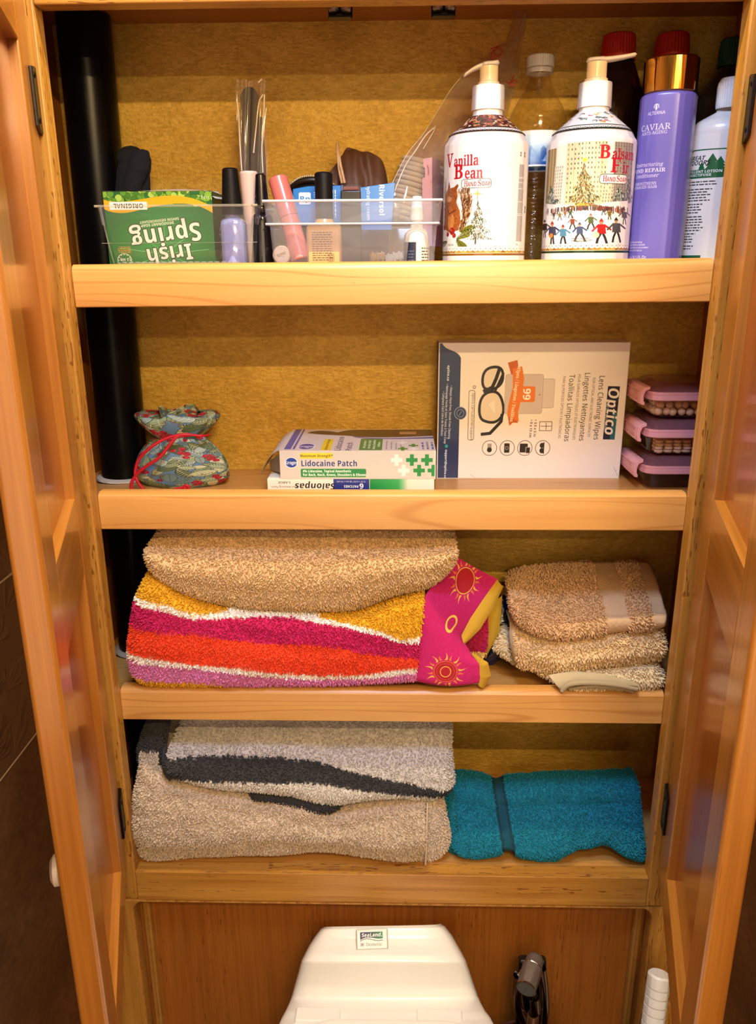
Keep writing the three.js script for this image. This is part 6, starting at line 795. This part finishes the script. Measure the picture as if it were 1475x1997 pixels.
  terry('inner_fold', t, (u, v) => { const l = A3([[0.0838,0.9962,-0.05],[0.0845,1.0132,-0.05],[0.0929,1.0315,-0.055],[0.1042,1.0479,-0.06]], v), r = A3([[0.1043,0.9969,-0.05],[0.1078,1.0109,-0.05],[0.1085,1.0299,-0.052],[0.1081,1.0479,-0.06]], v); return [lerp(l[0], r[0], u), lerp(l[1], r[1], u), lerp(l[2], r[2], u)]; }, (u, v) => (v < 0.2 ? C('#e8c878') : C('#c0205e')), { nu: 14, nt: 20, pitch: 0.00195, seed: 9 });
}
const tanC = C('#d2b183');
{
  const t = thing('bath_towel', 'thick tan bath towel lying folded on the striped beach towel', 'towel', [0, 0, 0]);
  const f = slab({ xl: edge([[-0.2367,1.089],[-0.2475,1.1056],[-0.2521,1.1192],[-0.2515,1.1371],[-0.2455,1.1619],[-0.2411,1.1755]]), xr: edge([[0.0585,1.0962],[0.0646,1.1075],[0.0684,1.1227],[0.0674,1.1437],[0.0664,1.1627],[0.0651,1.1762]]), yB: line([[-0.2542,1.1078],[-0.2439,1.0987],[-0.2154,1.0816],[-0.1758,1.0725],[-0.1225,1.0676],[-0.0418,1.0686],[-0.0152,1.0769],[0.0113,1.0868],[0.0418,1.0932],[0.0692,1.1115]]), yT: line([[-0.254,1.1626],[-0.1474,1.1651],[-0.0318,1.1648],[0.0691,1.1634]]), zF: (x) => 0.0, zT: () => -0.03, zB: -0.15, rb: 0.03, rt: 0.02, endL: 0.018, endR: 0.02, bulge: 0.014, squash: 0.35, wr: 0.004, seed: 8 });
  terry('body', t, f, () => tanC, { nu: 120, nt: 70, pitch: 0.00195, seed: 5, len: 0.0021, rad: 0.0007 });
}
// --- third shelf, right: three washcloths ---
const G3 = 'tan washcloths in the small pile on the third shelf';
{
  const low = thing('washcloth', 'lowest cream washcloth of the small pile, its folded hem hanging over the lip', 'washcloth', [0, 0, 0], 0, G3), c3 = C('#e6d3ae');
  terry('body', low, slab({ xl: edge([[0.1328,0.9814],[0.1191,0.9919],[0.1174,1.0061],[0.1229,1.0202]]), xr: edge([[0.2838,0.9852],[0.2928,0.9927],[0.2916,1.0097],[0.2869,1.0187]]), yB: line([[0.1181,0.9894],[0.1382,0.9846],[0.1737,0.9824],[0.2323,0.9803],[0.2978,0.9796]]), yT: line([[0.1169,1.0189],[0.1285,1.0178],[0.1388,0.9958],[0.1733,0.9898],[0.2143,1.0006],[0.2521,1.0065],[0.2949,1.0086]]), zF: (x) => lerp(-0.058, -0.004, step(0.14, 0.2, x)), zB: -0.15, rb: 0.012, rt: 0.01, end: 0.014, wr: 0.006, seed: 13 }), () => c3, { nu: 80, nt: 40, pitch: 0.0021, len: 0.0024, rad: 0.0008, seed: 21, sway: 2.5 });
  const hem = std({ color: 0xdccaa4, roughness: 0.9, bumpMap: scaled(weaveTx, 0.3, 0.3), bumpScale: 0.0005, side: THREE.DoubleSide });
  const A2 = (P, v) => { const q = v * (P.length - 1), i = Math.min(P.length - 2, Math.floor(q)), k = q - i; return [0, 1, 2].map((c) => lerp(P[i][c], P[i + 1][c], k)); };
  mesh('hem', [grid(30, 12, (u, v) => { const a = A2([[0.1692,0.9979,-0.012],[0.1955,1.0041,-0.01],[0.2271,1.0029,-0.006],[0.2612,0.9946,-0.004]], u), b = A2([[0.1823,0.9876,0.002],[0.1983,0.9986,0.004],[0.2251,0.9976,0.004],[0.2591,0.9949,0.003]], u); return [lerp(a[0], b[0], v), lerp(a[1], b[1], v), lerp(a[2], b[2], v) + 0.006 * Math.sin(Math.PI * v)]; }), tube([[0.1815, 0.9864, 0.001], [0.1889, 0.9961, 0.004], [0.2088, 0.9986, 0.005], [0.2356, 0.9964, 0.005], [0.2592, 0.9912, 0.004]], 0.0028, 40, 8), tube([[0.1896, 0.9866, -0.002], [0.2096, 0.9933, 0.003], [0.2365, 0.9917, 0.003], [0.2559, 0.987, 0.002]], 0.002, 30, 8), tube([[0.1733, 0.9954, -0.01], [0.179, 0.9903, -0.004], [0.1823, 0.9858, 0]], 0.0022, 20, 8)], hem, low);
  const mid = thing('washcloth', 'middle washcloth of the small pile, pale tan and fluffy', 'washcloth', [0, 0, 0], 0, G3), c2 = C('#dfc296');
  const hemC = C('#e2caa2');
  terry('body', mid, slab({ xl: edge([[0.1374,0.9908],[0.1327,1.0093],[0.1308,1.0263],[0.132,1.0372]]), xr: edge([[0.2876,1.0074],[0.292,1.0177],[0.2912,1.0356],[0.2879,1.0468]]), yB: line([[0.1325,0.9895],[0.1731,0.9923],[0.2141,1.0037],[0.2519,1.0089],[0.2963,1.0104]]), yT: line([[0.1301,1.042],[0.1575,1.0367],[0.1799,1.0339],[0.2382,1.042],[0.2925,1.0483]]), zF: (x) => lerp(-0.034, -0.012, step(0.14, 0.2, x)), zB: -0.15, rb: 0.012, rt: 0.012, end: 0.012, bulge: 0.005, wr: 0.006, seed: 16 }), (u) => (u < 0.03 ? [...hemC, 0] : c2), { nu: 80, nt: 44, pitch: 0.0021, len: 0.0024, rad: 0.00085, seed: 23, sway: 2.5 });
  const top = thing('washcloth', 'topmost washcloth of the small pile, with a smooth woven band and hem', 'washcloth', [0, 0, 0], 0, G3), c1 = C('#cfa97e'), flat = C('#ccaa84');
  // seen from the front the top side climbs towards the back
  const yB = line([[0.1237,1.0657],[0.1379,1.0486],[0.1573,1.0397],[0.1797,1.0363],[0.2114,1.0401],[0.238,1.045],[0.2948,1.0513]]), yF = line([[0.1203,1.0846],[0.1569,1.0636],[0.1794,1.0578],[0.2377,1.064],[0.2947,1.0679]]), yK = line([[0.1346,1.0605],[0.1439,1.0683],[0.1881,1.0757],[0.246,1.0797],[0.3058,1.0793],[0.3239,1.0717]]);
  const xL = (z) => lerp(0.1281, 0.1356, clamp((-0.02 - z) / 0.11)), xR = (z) => lerp(0.2903, 0.3058, clamp((-0.01 - z) / 0.12));
  terry('body', top, (u, v) => {
    const e = Math.max(0, 1 - u / 0.06), er = Math.max(0, 1 - (1 - u) / 0.03), k = Math.sqrt(Math.max(0, 1 - Math.max(e, er) ** 2)), xm = lerp(xL(-0.02), xR(-0.02), u), b = yB(xm), fz = -0.012 - 0.02 * (1 - k) - 0.012 * step(0.2, 0.12, xm), fy = yF(xm), ky = yK(lerp(xL(-0.13), xR(-0.13), u)), r = (fy - b) / 2; let y, z;
    if (v < 0.12) { z = lerp(-0.13, fz - r, v / 0.12); y = b + 0.001; } else if (v < 0.5) { const a = (v - 0.12) / 0.38 * Math.PI; z = fz - r + r * Math.sin(a); y = b + r - r * Math.cos(a); } else { const q = (v - 0.5) / 0.5; z = lerp(fz - r, -0.135, q); y = lerp(fy, ky, Math.pow(q, 0.8)) + 0.004 * Math.sin(Math.PI * q); }
    y = lerp(y, b + r * 1.2 + (v > 0.5 ? (y - fy) : 0), (1 - k) * 0.5); const w = 0.005 * (fbm(u, v, 5, 5, 3, 31) - 0.5); return [lerp(xL(z), xR(z), u), y + w, z + w];
  }, (u, v) => ((u > 0.6 && u < 0.745) || u > 0.9 ? [...flat, 0] : c1), { nu: 90, nt: 60, pitch: 0.0021, len: 0.0023, rad: 0.00085, seed: 25, sway: 2.2, flip: false });
}
// crumpled dark blue packet between the towels
{
  const c = [0.1239, 0.9949, -0.1], t = thing('plastic_packet', 'crumpled dark blue plastic packet wedged between the beach towel and the washcloths', 'packet', [c[0], S3 + 0.0005, c[2]]);
  const g = grid(26, 40, (u, v) => { const a = u * Math.PI * 2, n = fbm(u, v, 5, 7, 3, 44) - 0.5, rx = 0.02 + 0.014 * n + 0.004 * Math.sin(v * 21 + a * 3), w = Math.pow(Math.sin(Math.PI * clamp(v, 0.02, 0.98)), 0.45), x = Math.cos(a) * rx * w + 0.014 * v - 0.006, z = Math.sin(a) * 0.016 * w * (1 + n); return [x, 0.085 * v + 0.004 * n * w, z]; });
  mesh('packet', g, phy({ map: canvasTex(256, 512, (q, W, H) => { q.fillStyle = '#0c1c5c'; q.fillRect(0, 0, W, H); q.fillStyle = '#101014'; q.fillRect(0, H * 0.12, W, H * 0.42); q.fillStyle = '#c9c6b4'; for (let i = 0; i < 4; i++) { q.save(); q.translate(20 + i * 70, H * 0.45); q.rotate(-0.3); q.fillRect(0, -100, 10, 90); q.fillRect(14, -60, 26, 5); q.restore(); } fine(q, 0, H * 0.3, W, 4, 18, '#a9a68e', 4); }), roughness: 0.22, clearcoat: 0.6, side: THREE.DoubleSide }), t);
}
// --- bottom shelf ---
{
  const t = thing('bath_towel', 'pale taupe bath towel folded on the bottom board under the grey striped towel', 'towel', [0, 0, 0]), c = C('#cdbba8'), h = C('#d6c6b4');
  const f = slab({ xl: edge([[-0.2849,0.7562],[-0.2959,0.7646],[-0.2971,0.7823],[-0.2927,0.8207],[-0.2864,0.8615],[-0.2809,0.8947]]), xr: edge([[0.0397,0.7609],[0.0405,0.7961],[0.0404,0.8453],[0.04,0.8773]]), yB: line([[-0.299,0.7631],[-0.2836,0.7569],[-0.2538,0.7588],[-0.215,0.763],[-0.1282,0.7672],[-0.0712,0.7716],[-0.028,0.7658],[0.0146,0.7608],[0.0402,0.7619]]), yT: line([[-0.2883,0.8905],[-0.2686,0.8748],[-0.2408,0.8644],[-0.2012,0.8541],[-0.1652,0.8491],[-0.1148,0.843],[-0.0731,0.8313],[-0.0419,0.8371],[0.0086,0.8432],[0.0405,0.8477]]), zF: (x) => 0.005, zB: -0.15, rb: 0.02, rt: 0.016, endL: 0.02, endR: 0.0025, bulge: 0.008, wr: 0.006, seed: 18 });
  terry('body', t, f, () => c, { nu: 120, nt: 74, pitch: 0.00195, len: 0.0019, rad: 0.00078, seed: 41, droop: 0.15 });
  const f2 = slab({ xl: edge([[0.0347,0.7552],[0.0356,0.7894],[0.0362,0.8392]]), xr: edge([[0.0539,0.752],[0.0667,0.7637],[0.0674,0.7865],[0.062,0.8213],[0.0582,0.8405]]), yB: line([[0.0317,0.7555],[0.0523,0.7572],[0.0675,0.7632]]), yT: line([[0.0309,0.8472],[0.0659,0.8436]]), zF: () => -0.004, zB: -0.15, rb: 0.012, rt: 0.012, endL: 0.002, endR: 0.014, bulge: 0.004, wr: 0.003, seed: 19 });
  terry('fold', t, f2, () => h, { nu: 24, nt: 60, pitch: 0.0019, len: 0.0019, rad: 0.00078, seed: 43 });
  const e = [[0.0414, 0.8498, 0.008], [0.041, 0.8224, 0.011], [0.0408, 0.7958, 0.012], [0.0402, 0.7655, 0.006]]; mesh('hem', tube(e, 0.0012, 40, 6), std({ color: 0xd6c4ae, roughness: 0.9 }), t);
}
{
  const t = thing('bath_towel', 'grey towel with broad dark stripe and dark rolled end lying on the taupe towel', 'towel', [0, 0, 0]), gr = C('#c4bfbd'), dk = C('#37373b'), wt = C('#d2ccc6');
  const U = [[-0.2562,0.8953],[-0.2173,0.8951],[-0.1797,0.8949],[-0.0968,0.8905],[-0.0278,0.8787],[0.0222,0.8694],[0.0735,0.8613]], Lw = [[-0.2555,0.8772],[-0.2431,0.8753],[-0.1794,0.8728],[-0.0966,0.8704],[-0.0412,0.8645],[0.0221,0.8573],[0.0732,0.8499]];
  const f = slab({ xl: edge([[-0.2378,0.8658],[-0.2453,0.8724],[-0.2511,0.8909],[-0.2466,0.9171],[-0.2399,0.9434],[-0.2375,0.9586]]), xr: edge([[0.0656,0.8466],[0.0711,0.8581],[0.0712,0.8748],[0.0689,0.9023],[0.0712,0.9464],[0.0715,0.9596]]), yB: line([[-0.2537,0.8743],[-0.2394,0.8671],[-0.201,0.8575],[-0.165,0.8532],[-0.1146,0.8471],[-0.073,0.8347],[-0.0418,0.8412],[0.0086,0.8473],[0.0395,0.8429],[0.0735,0.8494]]), yT: line([[-0.2619,0.9277],[-0.1531,0.9314],[-0.0359,0.9324],[0.0753,0.9308]]), zF: () => 0.006, zT: () => -0.045, zB: -0.15, rb: 0.02, rt: 0.016, endL: 0.012, endR: 0.02, bulge: 0.008, wr: 0.005, seed: 27 });
  terry('body', t, f, (u, v, p) => { const j = 0.0014 * (hash(Math.round(p[0] * 800), Math.round(p[1] * 800), 6) - 0.5), y = p[1] + j; return y > polyS(U, p[0]) ? gr : y > polyS(Lw, p[0]) ? dk : wt; }, { nu: 120, nt: 74, pitch: 0.002, len: 0.0018, rad: 0.00075, seed: 51 });
  // rolled end on the left with its own stripe
  const f2 = slab({ xl: edge([[-0.2792,0.8572],[-0.2869,0.8641],[-0.2886,0.8846],[-0.2844,0.9035],[-0.2775,0.9269],[-0.2728,0.9401]]), xr: edge([[-0.2601,0.8575],[-0.2579,0.8699],[-0.2544,0.8971],[-0.2497,0.9245]]), yB: line([[-0.292,0.8612],[-0.2735,0.8545],[-0.2554,0.8575]]), yT: line([[-0.2851,0.9327],[-0.2487,0.937]]), zF: () => -0.018, zB: -0.15, rb: 0.016, rt: 0.012, endL: 0.016, endR: 0.006, bulge: 0.004, wr: 0.003, seed: 28 });
  const ya = 0.8976, yb = 0.8699;
  terry('rolled_end', t, f2, (u, v, p) => (u > 0.14 && u < 0.86 && p[1] < ya && p[1] > yb ? C('#cfc8c4') : dk), { nu: 26, nt: 60, pitch: 0.002, len: 0.0017, rad: 0.00075, seed: 53 });
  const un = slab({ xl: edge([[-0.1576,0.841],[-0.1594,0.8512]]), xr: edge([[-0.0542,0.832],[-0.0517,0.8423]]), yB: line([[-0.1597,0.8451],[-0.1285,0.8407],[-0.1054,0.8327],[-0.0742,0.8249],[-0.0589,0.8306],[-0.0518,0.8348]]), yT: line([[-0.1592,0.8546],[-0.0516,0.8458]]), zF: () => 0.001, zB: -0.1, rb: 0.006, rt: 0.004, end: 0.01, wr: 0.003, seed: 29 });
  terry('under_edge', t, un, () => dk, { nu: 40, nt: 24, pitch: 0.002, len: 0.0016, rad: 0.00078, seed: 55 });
  mesh('edge_binding', tube([[-0.2524, 0.9243, -0.042], [-0.2536, 0.9064, -0.026], [-0.2534, 0.8905, -0.01], [-0.2487, 0.879, 0], [-0.2433, 0.8718, 0.001]], 0.0024, 30, 8), std({ color: 0x333337, roughness: 0.95 }), t);
}
{
  const t = thing('hand_towel', 'teal hand towel with a dark woven band folded at the right of the bottom board', 'towel', [0, 0, 0]), c = C('#0b7d9c'), d = C('#064a60');
  const xg = (y) => 0; const gB = [[0.1384,0.7588],[0.1343,0.7858],[0.1288,0.8206],[0.121,0.858]];
  const f = slab({ xl: edge([[0.0724,0.7641],[0.0674,0.7811],[0.0679,0.8091],[0.0651,0.8332],[0.0712,0.8691]]), xr: edge([[0.2942,0.7522],[0.2905,0.7793],[0.2904,0.8295],[0.2907,0.862],[0.2886,0.8727]]), yB: line([[0.0663,0.77],[0.0758,0.7652],[0.0947,0.7626],[0.1139,0.765],[0.1336,0.7703],[0.1491,0.7634],[0.1862,0.7597],[0.2007,0.7706],[0.2238,0.7724],[0.2444,0.7769],[0.2631,0.768],[0.2884,0.7584],[0.296,0.7578]]), yT: line([[0.0682,0.8321],[0.084,0.8337],[0.1108,0.829],[0.1244,0.8227],[0.1351,0.8279],[0.1701,0.8319],[0.2235,0.8353],[0.2648,0.8379],[0.3072,0.8406]]), zF: (x) => -0.004 - 0.008 * step(0.2, 0.215, x) * step(0.27, 0.25, x), zT: () => -0.04, zB: -0.075, rb: 0.012, rt: 0.02, endL: 0.018, endR: 0.008, squash: 0.1, bulge: 0.006, wr: 0.007, seed: 33 });
  const inBand = (p) => { const gx = polyS(gB.map((q) => [q[1], q[0]]).sort((a, b) => a[0] - b[0]), p[1]), k = p[0] - gx; return Math.abs(k) < 0.0075 ? k : null; };
  terry('body', t, (u, v) => { const p = f(u, v), k = inBand(p); if (k !== null) p[2] -= 0.0016 * (1 - (k / 0.0075) ** 2); return p; }, (u, v, p) => { const k = inBand(p); return k === null ? c : Math.abs(k) > 0.004 ? [...d.map((q) => q * 0.55), 0] : [...d, 0]; }, { nu: 140, nt: 70, pitch: 0.0018, len: 0.0017, rad: 0.00065, seed: 61, droop: 0.5 });
  terry('fold', t, slab({ xl: edge([[0.0687,0.7563],[0.0635,0.7765],[0.0636,0.8049],[0.0644,0.8224]]), xr: edge([[0.0771,0.755],[0.0755,0.8225]]), yB: line([[0.0627,0.7562],[0.0784,0.7536]]), yT: line([[0.0614,0.8286],[0.0765,0.833]]), zF: () => -0.018, zB: -0.15, rb: 0.008, rt: 0.008, endL: 0.01, endR: 0.004, wr: 0.003, seed: 35 }), () => c, { nu: 14, nt: 50, pitch: 0.00195, len: 0.0017, rad: 0.00065, seed: 63 });
}

// ---------- below the cabinet ----------
{
  const t = thing('toilet', 'white plastic toilet seen from above with a small maker plate on its rear hump', 'toilet', [0, 0, 0.1]);
  const Y = (v) => v, L = [], prof = [[1808, 0.035, 628, 866], [1814, 0.04, 620, 874], [1830, 0.047, 608, 886], [1846, 0.056, 598, 896], [1862, 0.066, 590, 906], [1876, 0.074, 583, 913], [1900, 0.08, 577, 921], [1925, 0.086, 570, 929], [1948, 0.096, 564, 937], [1962, 0.112, 560, 942], [1975, 0.13, 553, 950], [1988, 0.15, 546, 960], [2000, 0.17, 541, 966]];
  const rows = [[-0.0768,0.7024,0.035],[-0.0809,0.7037,0.04],[-0.0873,0.6991,0.047],[-0.0921,0.6968,0.056],[-0.0956,0.6957,0.066],[-0.0988,0.693,0.073],[-0.1025,0.6775,0.0745],[-0.1069,0.661,0.076],[-0.1101,0.6493,0.0805],[-0.1103,0.6561,0.094],[-0.112,0.6616,0.108],[-0.1145,0.663,0.117],[-0.1156,0.6665,0.127]], rowsR = [[0.0583,0.71,0.035],[0.0638,0.7107,0.04],[0.0714,0.705,0.047],[0.0765,0.7014,0.056],[0.0814,0.6991,0.066],[0.0848,0.6967,0.073],[0.0896,0.6814,0.0745],[0.0944,0.6653,0.076],[0.0987,0.6539,0.0805],[0.0999,0.6608,0.094],[0.1026,0.6665,0.108],[0.1069,0.668,0.117],[0.1088,0.6717,0.127]];
  const N = rows.length, at = (P, f) => { const i = Math.min(N - 2, Math.floor(f)), k = f - i, a = P[i], b = P[i + 1]; return [0, 1, 2].map((c) => lerp(a[c], b[c], k)); };
  const hump = grid(64, 60, (u, v) => { const f = v * (N - 1), l = at(rows, f), r = at(rowsR, f), e = Math.abs(u * 2 - 1), dz = (-0.03 * Math.pow(e, 6) - 0.003 * e * e) * (1 - 0.65 * v); return [lerp(l[0], r[0], 0.5 + 0.5 * Math.sin((u - 0.5) * Math.PI)), lerp(l[1], r[1], u) + dz * 0.95, lerp(l[2], r[2], u) + dz - 0.1]; });
  const back = grid(40, 4, (u, v) => { const l = at(rows, 0), r = at(rowsR, 0), e = Math.abs(u * 2 - 1); return [lerp(l[0], r[0], 0.5 + 0.5 * Math.sin((u - 0.5) * Math.PI)), lerp(l[1], r[1], u) + (-0.03 * Math.pow(e, 6) - 0.003 * e * e) * 0.95 - v * 0.05, 0.035 - 0.03 * Math.pow(e, 6) - 0.003 * e * e - 0.1 - 0.02 * v]; });
  const yd = at(rows, N - 1)[1], ped = lathe([[0.1, 0], [0.11, 0.02], [0.1, 0.12], [0.125, yd - 0.08], [0.135, yd - 0.004], [0.1, yd - 0.001]], 48, 0, Math.PI * 2, 0); ped.scale(1, 1, 1.25); ped.translate(0, -0.012, 0.21);
  const wm = phy({ color: 0xf1efe8, roughness: 0.22, clearcoat: 0.4, clearcoatRoughness: 0.1, side: THREE.DoubleSide });
  mesh('body', [hump, back, ped], wm, t);
  mesh('lid', (() => { const x0 = -0.0977, x1 = 0.101, g = new THREE.ExtrudeGeometry(new THREE.Shape(tubLoop(x1 - x0, 0.4, 0.045, 10).map((p) => new THREE.Vector2(p[0], p[1]))), { depth: 0.014, bevelEnabled: true, bevelSize: 0.004, bevelThickness: 0.004, bevelSegments: 4 }); g.rotateX(-Math.PI / 2); g.translate((x0 + x1) / 2, 0.6672 - 0.012, 0.122 + 0.2 + 0.004 - 0.1); return g; })(), wm, t);
  for (const [a, b] of [[-0.0984, -0.0514], [0.0288, 0.0765]]) mesh('hinge_cover', box(a, b, 0.6665 - 0.014, 0.6665 + 0.0012, 0.105 - 0.1, 0.122 - 0.1, 0.002), wm, t);
  const plate = canvasTex(620, 380, (g, W, H) => {
    g.fillStyle = '#f4f4f0'; g.fillRect(0, 0, W, H); const x0 = 60, x1 = 540, gr = g.createLinearGradient(x0, 0, x1, 0); gr.addColorStop(0, '#1a1a66'); gr.addColorStop(0.35, '#171a52'); gr.addColorStop(0.75, '#0c6a52'); gr.addColorStop(1, '#118a63'); g.fillStyle = gr; g.beginPath(); g.moveTo(x0, 40); g.lineTo(x1, 40); g.lineTo(x1, 180); g.bezierCurveTo(430, 200, 330, 150, 230, 150); g.bezierCurveTo(150, 150, 110, 170, x0, 195); g.fill(); g.strokeStyle = '#1b1f4a'; g.lineWidth = 12; g.beginPath(); g.moveTo(x0, 222); g.bezierCurveTo(160, 150, 260, 180, 340, 205); g.bezierCurveTo(420, 228, 480, 222, x1, 215); g.stroke();
    words(g, 'SeaLand.', 312, 100, 104, '#f6faf8', { style: 'bold', skew: 0.12, sx: 0.98 }); words(g, 'Dometic', 350, 295, 86, '#4a4a58', { font: 'serif', sx: 1.0 }); g.strokeStyle = '#4a4a6a'; g.lineWidth = 7; g.strokeRect(72, 268, 56, 52); g.strokeRect(90, 282, 20, 24); g.beginPath(); g.moveTo(72, 294); g.lineTo(128, 294); g.stroke();
  });
  const pc = V(-0.0195, 0.7058, 0.053), pw = 0.0351, ph = 0.0205, pg = new THREE.Group(); pg.name = 'maker_plate'; pg.position.set(pc.x, pc.y, pc.z - 0.1); pg.rotation.set(-0.62, 0.0, 0.05); t.add(pg);
  mesh('plate', box(-pw / 2, pw / 2, -ph / 2, ph / 2, 0, 0.0016, 0.0007), std({ color: 0xb9b7ac, roughness: 0.3, metalness: 0.4 }), pg);
  { const g = new THREE.PlaneGeometry(pw * 0.92, ph * 0.9); g.translate(0, 0, 0.0019); mesh('print', g, phy({ map: plate, roughness: 0.25, clearcoat: 0.6 }), pg); }
}
// hand sprayer in its holder
{
  const z = 0.06, cx = 0.1578, cy = 0.6377, t = thing('hand_sprayer', 'worn grey hand sprayer hanging in a chrome holder beside the toilet', 'sprayer', [cx, cy - 0.06, z]);
  const o = (p) => [p[0] - cx, p[1] - cy + 0.06, p[2] - z], worn = std({ map: canvasTex(256, 256, (g, W, H) => { g.fillStyle = '#6d6058'; g.fillRect(0, 0, W, H); const r = rng(3); for (let i = 0; i < 900; i++) { g.fillStyle = ['#766960', '#64564f', '#72645b', '#7b6e64', '#5f524b'][Math.floor(r() * 5)]; g.globalAlpha = 0.5; g.fillRect(r() * W, r() * H, 3 + r() * 9, 2 + r() * 6); } }), roughness: 0.5, metalness: 0.35 });
  const a = V(...o([0.1619, 0.6767, 0.05])), b = V(...o([0.1465, 0.6736, 0.085])), q = new THREE.Quaternion().setFromUnitVectors(V(0, 0, 1), b.clone().sub(a).normalize()), Ln = a.distanceTo(b), R = 0.0208 / 2;
  const put = (g) => { g.applyQuaternion(q); g.translate(a.x, a.y, a.z); return g; }, ax = (pts) => { const g = lathe(pts, 40, 0, Math.PI * 2, 0.5); g.rotateX(Math.PI / 2); return put(g); };
  mesh('head', [ax([[0, -0.004], [R * 0.7, -0.004], [R * 0.92, 0.0], [R * 0.95, Ln * 0.28], [R * 1.08, Ln * 0.3], [R * 1.02, Ln * 0.9], [R * 0.98, Ln * 0.97]])], worn, t);
  mesh('ring', [ax([[R * 1.09, Ln * 0.285], [R * 1.11, Ln * 0.3], [R * 1.09, Ln * 0.315]]), ax([[R * 0.95, Ln * 0.965], [R * 1.03, Ln * 0.97], [R * 1.03, Ln * 1.0], [R * 0.94, Ln * 1.01]])], M.chrome, t);
  { const tx = canvasTex(256, 256, (g, W, H) => { g.fillStyle = '#5f625e'; g.fillRect(0, 0, W, H); g.fillStyle = '#8a8d88'; for (const rr of [96, 70, 44]) for (let i = 0; i < 30; i++) { const w = i / 30 * 6.283; g.beginPath(); g.arc(128 + rr * Math.cos(w), 128 + rr * Math.sin(w), 3.2, 0, 7); g.fill(); } }); const g = new THREE.CircleGeometry(R * 0.96, 40); g.translate(0, 0, Ln * 1.005); mesh('nozzle_face', put(g), std({ map: tx, roughness: 0.5, metalness: 0.3 }), t); }
  mesh('holder', [tube([o([0.1457, 0.649, 0.045]), o([0.1451, 0.6243, 0.045]), o([0.1486, 0.5993, 0.045]), o([0.1561, 0.5794, 0.045]), o([0.159, 0.5433, 0.045])], 0.0062, 30, 12), tube([o([0.1705, 0.6599, 0.045]), o([0.1749, 0.6324, 0.045]), o([0.1778, 0.6022, 0.045]), o([0.1777, 0.583, 0.045]), o([0.1781, 0.5438, 0.045])], 0.0058, 30, 12), tube([o([0.1625, 0.6285, 0.055]), o([0.1644, 0.6135, 0.055]), o([0.1648, 0.6067, 0.055])], 0.006, 12, 12), tube([o([0.1467, 0.6428, 0.04]), o([0.1603, 0.6549, 0.035]), o([0.1705, 0.6599, 0.045])], 0.003, 20, 8)], M.chrome, t);
  mesh('dark_backing', box(o([0.1643, 0.604, 0.03])[0] - 0.016, o([0.1643, 0.604, 0.03])[0] + 0.016, -0.05, 0.075, -0.042, -0.03, 0.004), phy({ color: 0x141414, roughness: 0.25 }), t);  // black box behind the holder, makes the gaps between its tubes dark
  const hs = []; for (let i = 0; i < 22; i++) { const g = new THREE.TorusGeometry(0.0058, 0.0011, 6, 18); g.rotateX(Math.PI / 2); const p = o([0.164, 0.5932, 0.05]); g.translate(p[0], p[1] + 0.004 - i * 0.0021, p[2]); hs.push(g); } mesh('hose', hs, std({ color: 0x6a4a3a, roughness: 0.35, metalness: 0.6 }), t);
}
{
  const z = 0.075, x = 0.1589, yT = 0.5615, R = 0.05, t = thing('waste_bin', 'dark reddish brown bin standing beneath the hand sprayer', 'bin', [x, 0, z]);
  mesh('bin', lathe([[R - 0.012, 0], [R, yT - 0.004], [R + 0.0015, yT - 0.001], [R, yT], [R - 0.002, yT - 0.002], [R - 0.014, 0.004], [0, 0.004]], 56, 0, Math.PI * 2, 0.5), phy({ color: 0x3a1712, roughness: 0.35, clearcoat: 0.3 }), t);
}
// ribbed white tube leaning beside the right door
{
  const a = V(0.3011, 0.6606, 0.05), b = V(0.2924, 0.6003, 0.07), dir = b.clone().sub(a).normalize(), R = 0.0249 / 2, len = 0.2, t = thing('ribbed_tube', 'white ribbed plastic tube standing against the panel by the right door', 'tube', a.clone().addScaledVector(dir, len).toArray());
  t.quaternion.setFromUnitVectors(V(0, 1, 0), dir.clone().negate());
  const pitch = 0.0098, p = [[0, 0]]; for (let y = 0; y < len - 0.016; y += pitch) p.push([R, y], [R, y + pitch * 0.8], [R * 0.86, y + pitch * 0.83], [R * 0.86, y + pitch * 0.97]);
  p.push([R, len - 0.014], [R, len - 0.002], [R - 0.002, len], [0, len]); mesh('tube', lathe(p, 48, 0, Math.PI * 2, 0.4), std({ color: 0xe9e6e2, roughness: 0.4 }), t);
}

renderer.render(scene, camera);
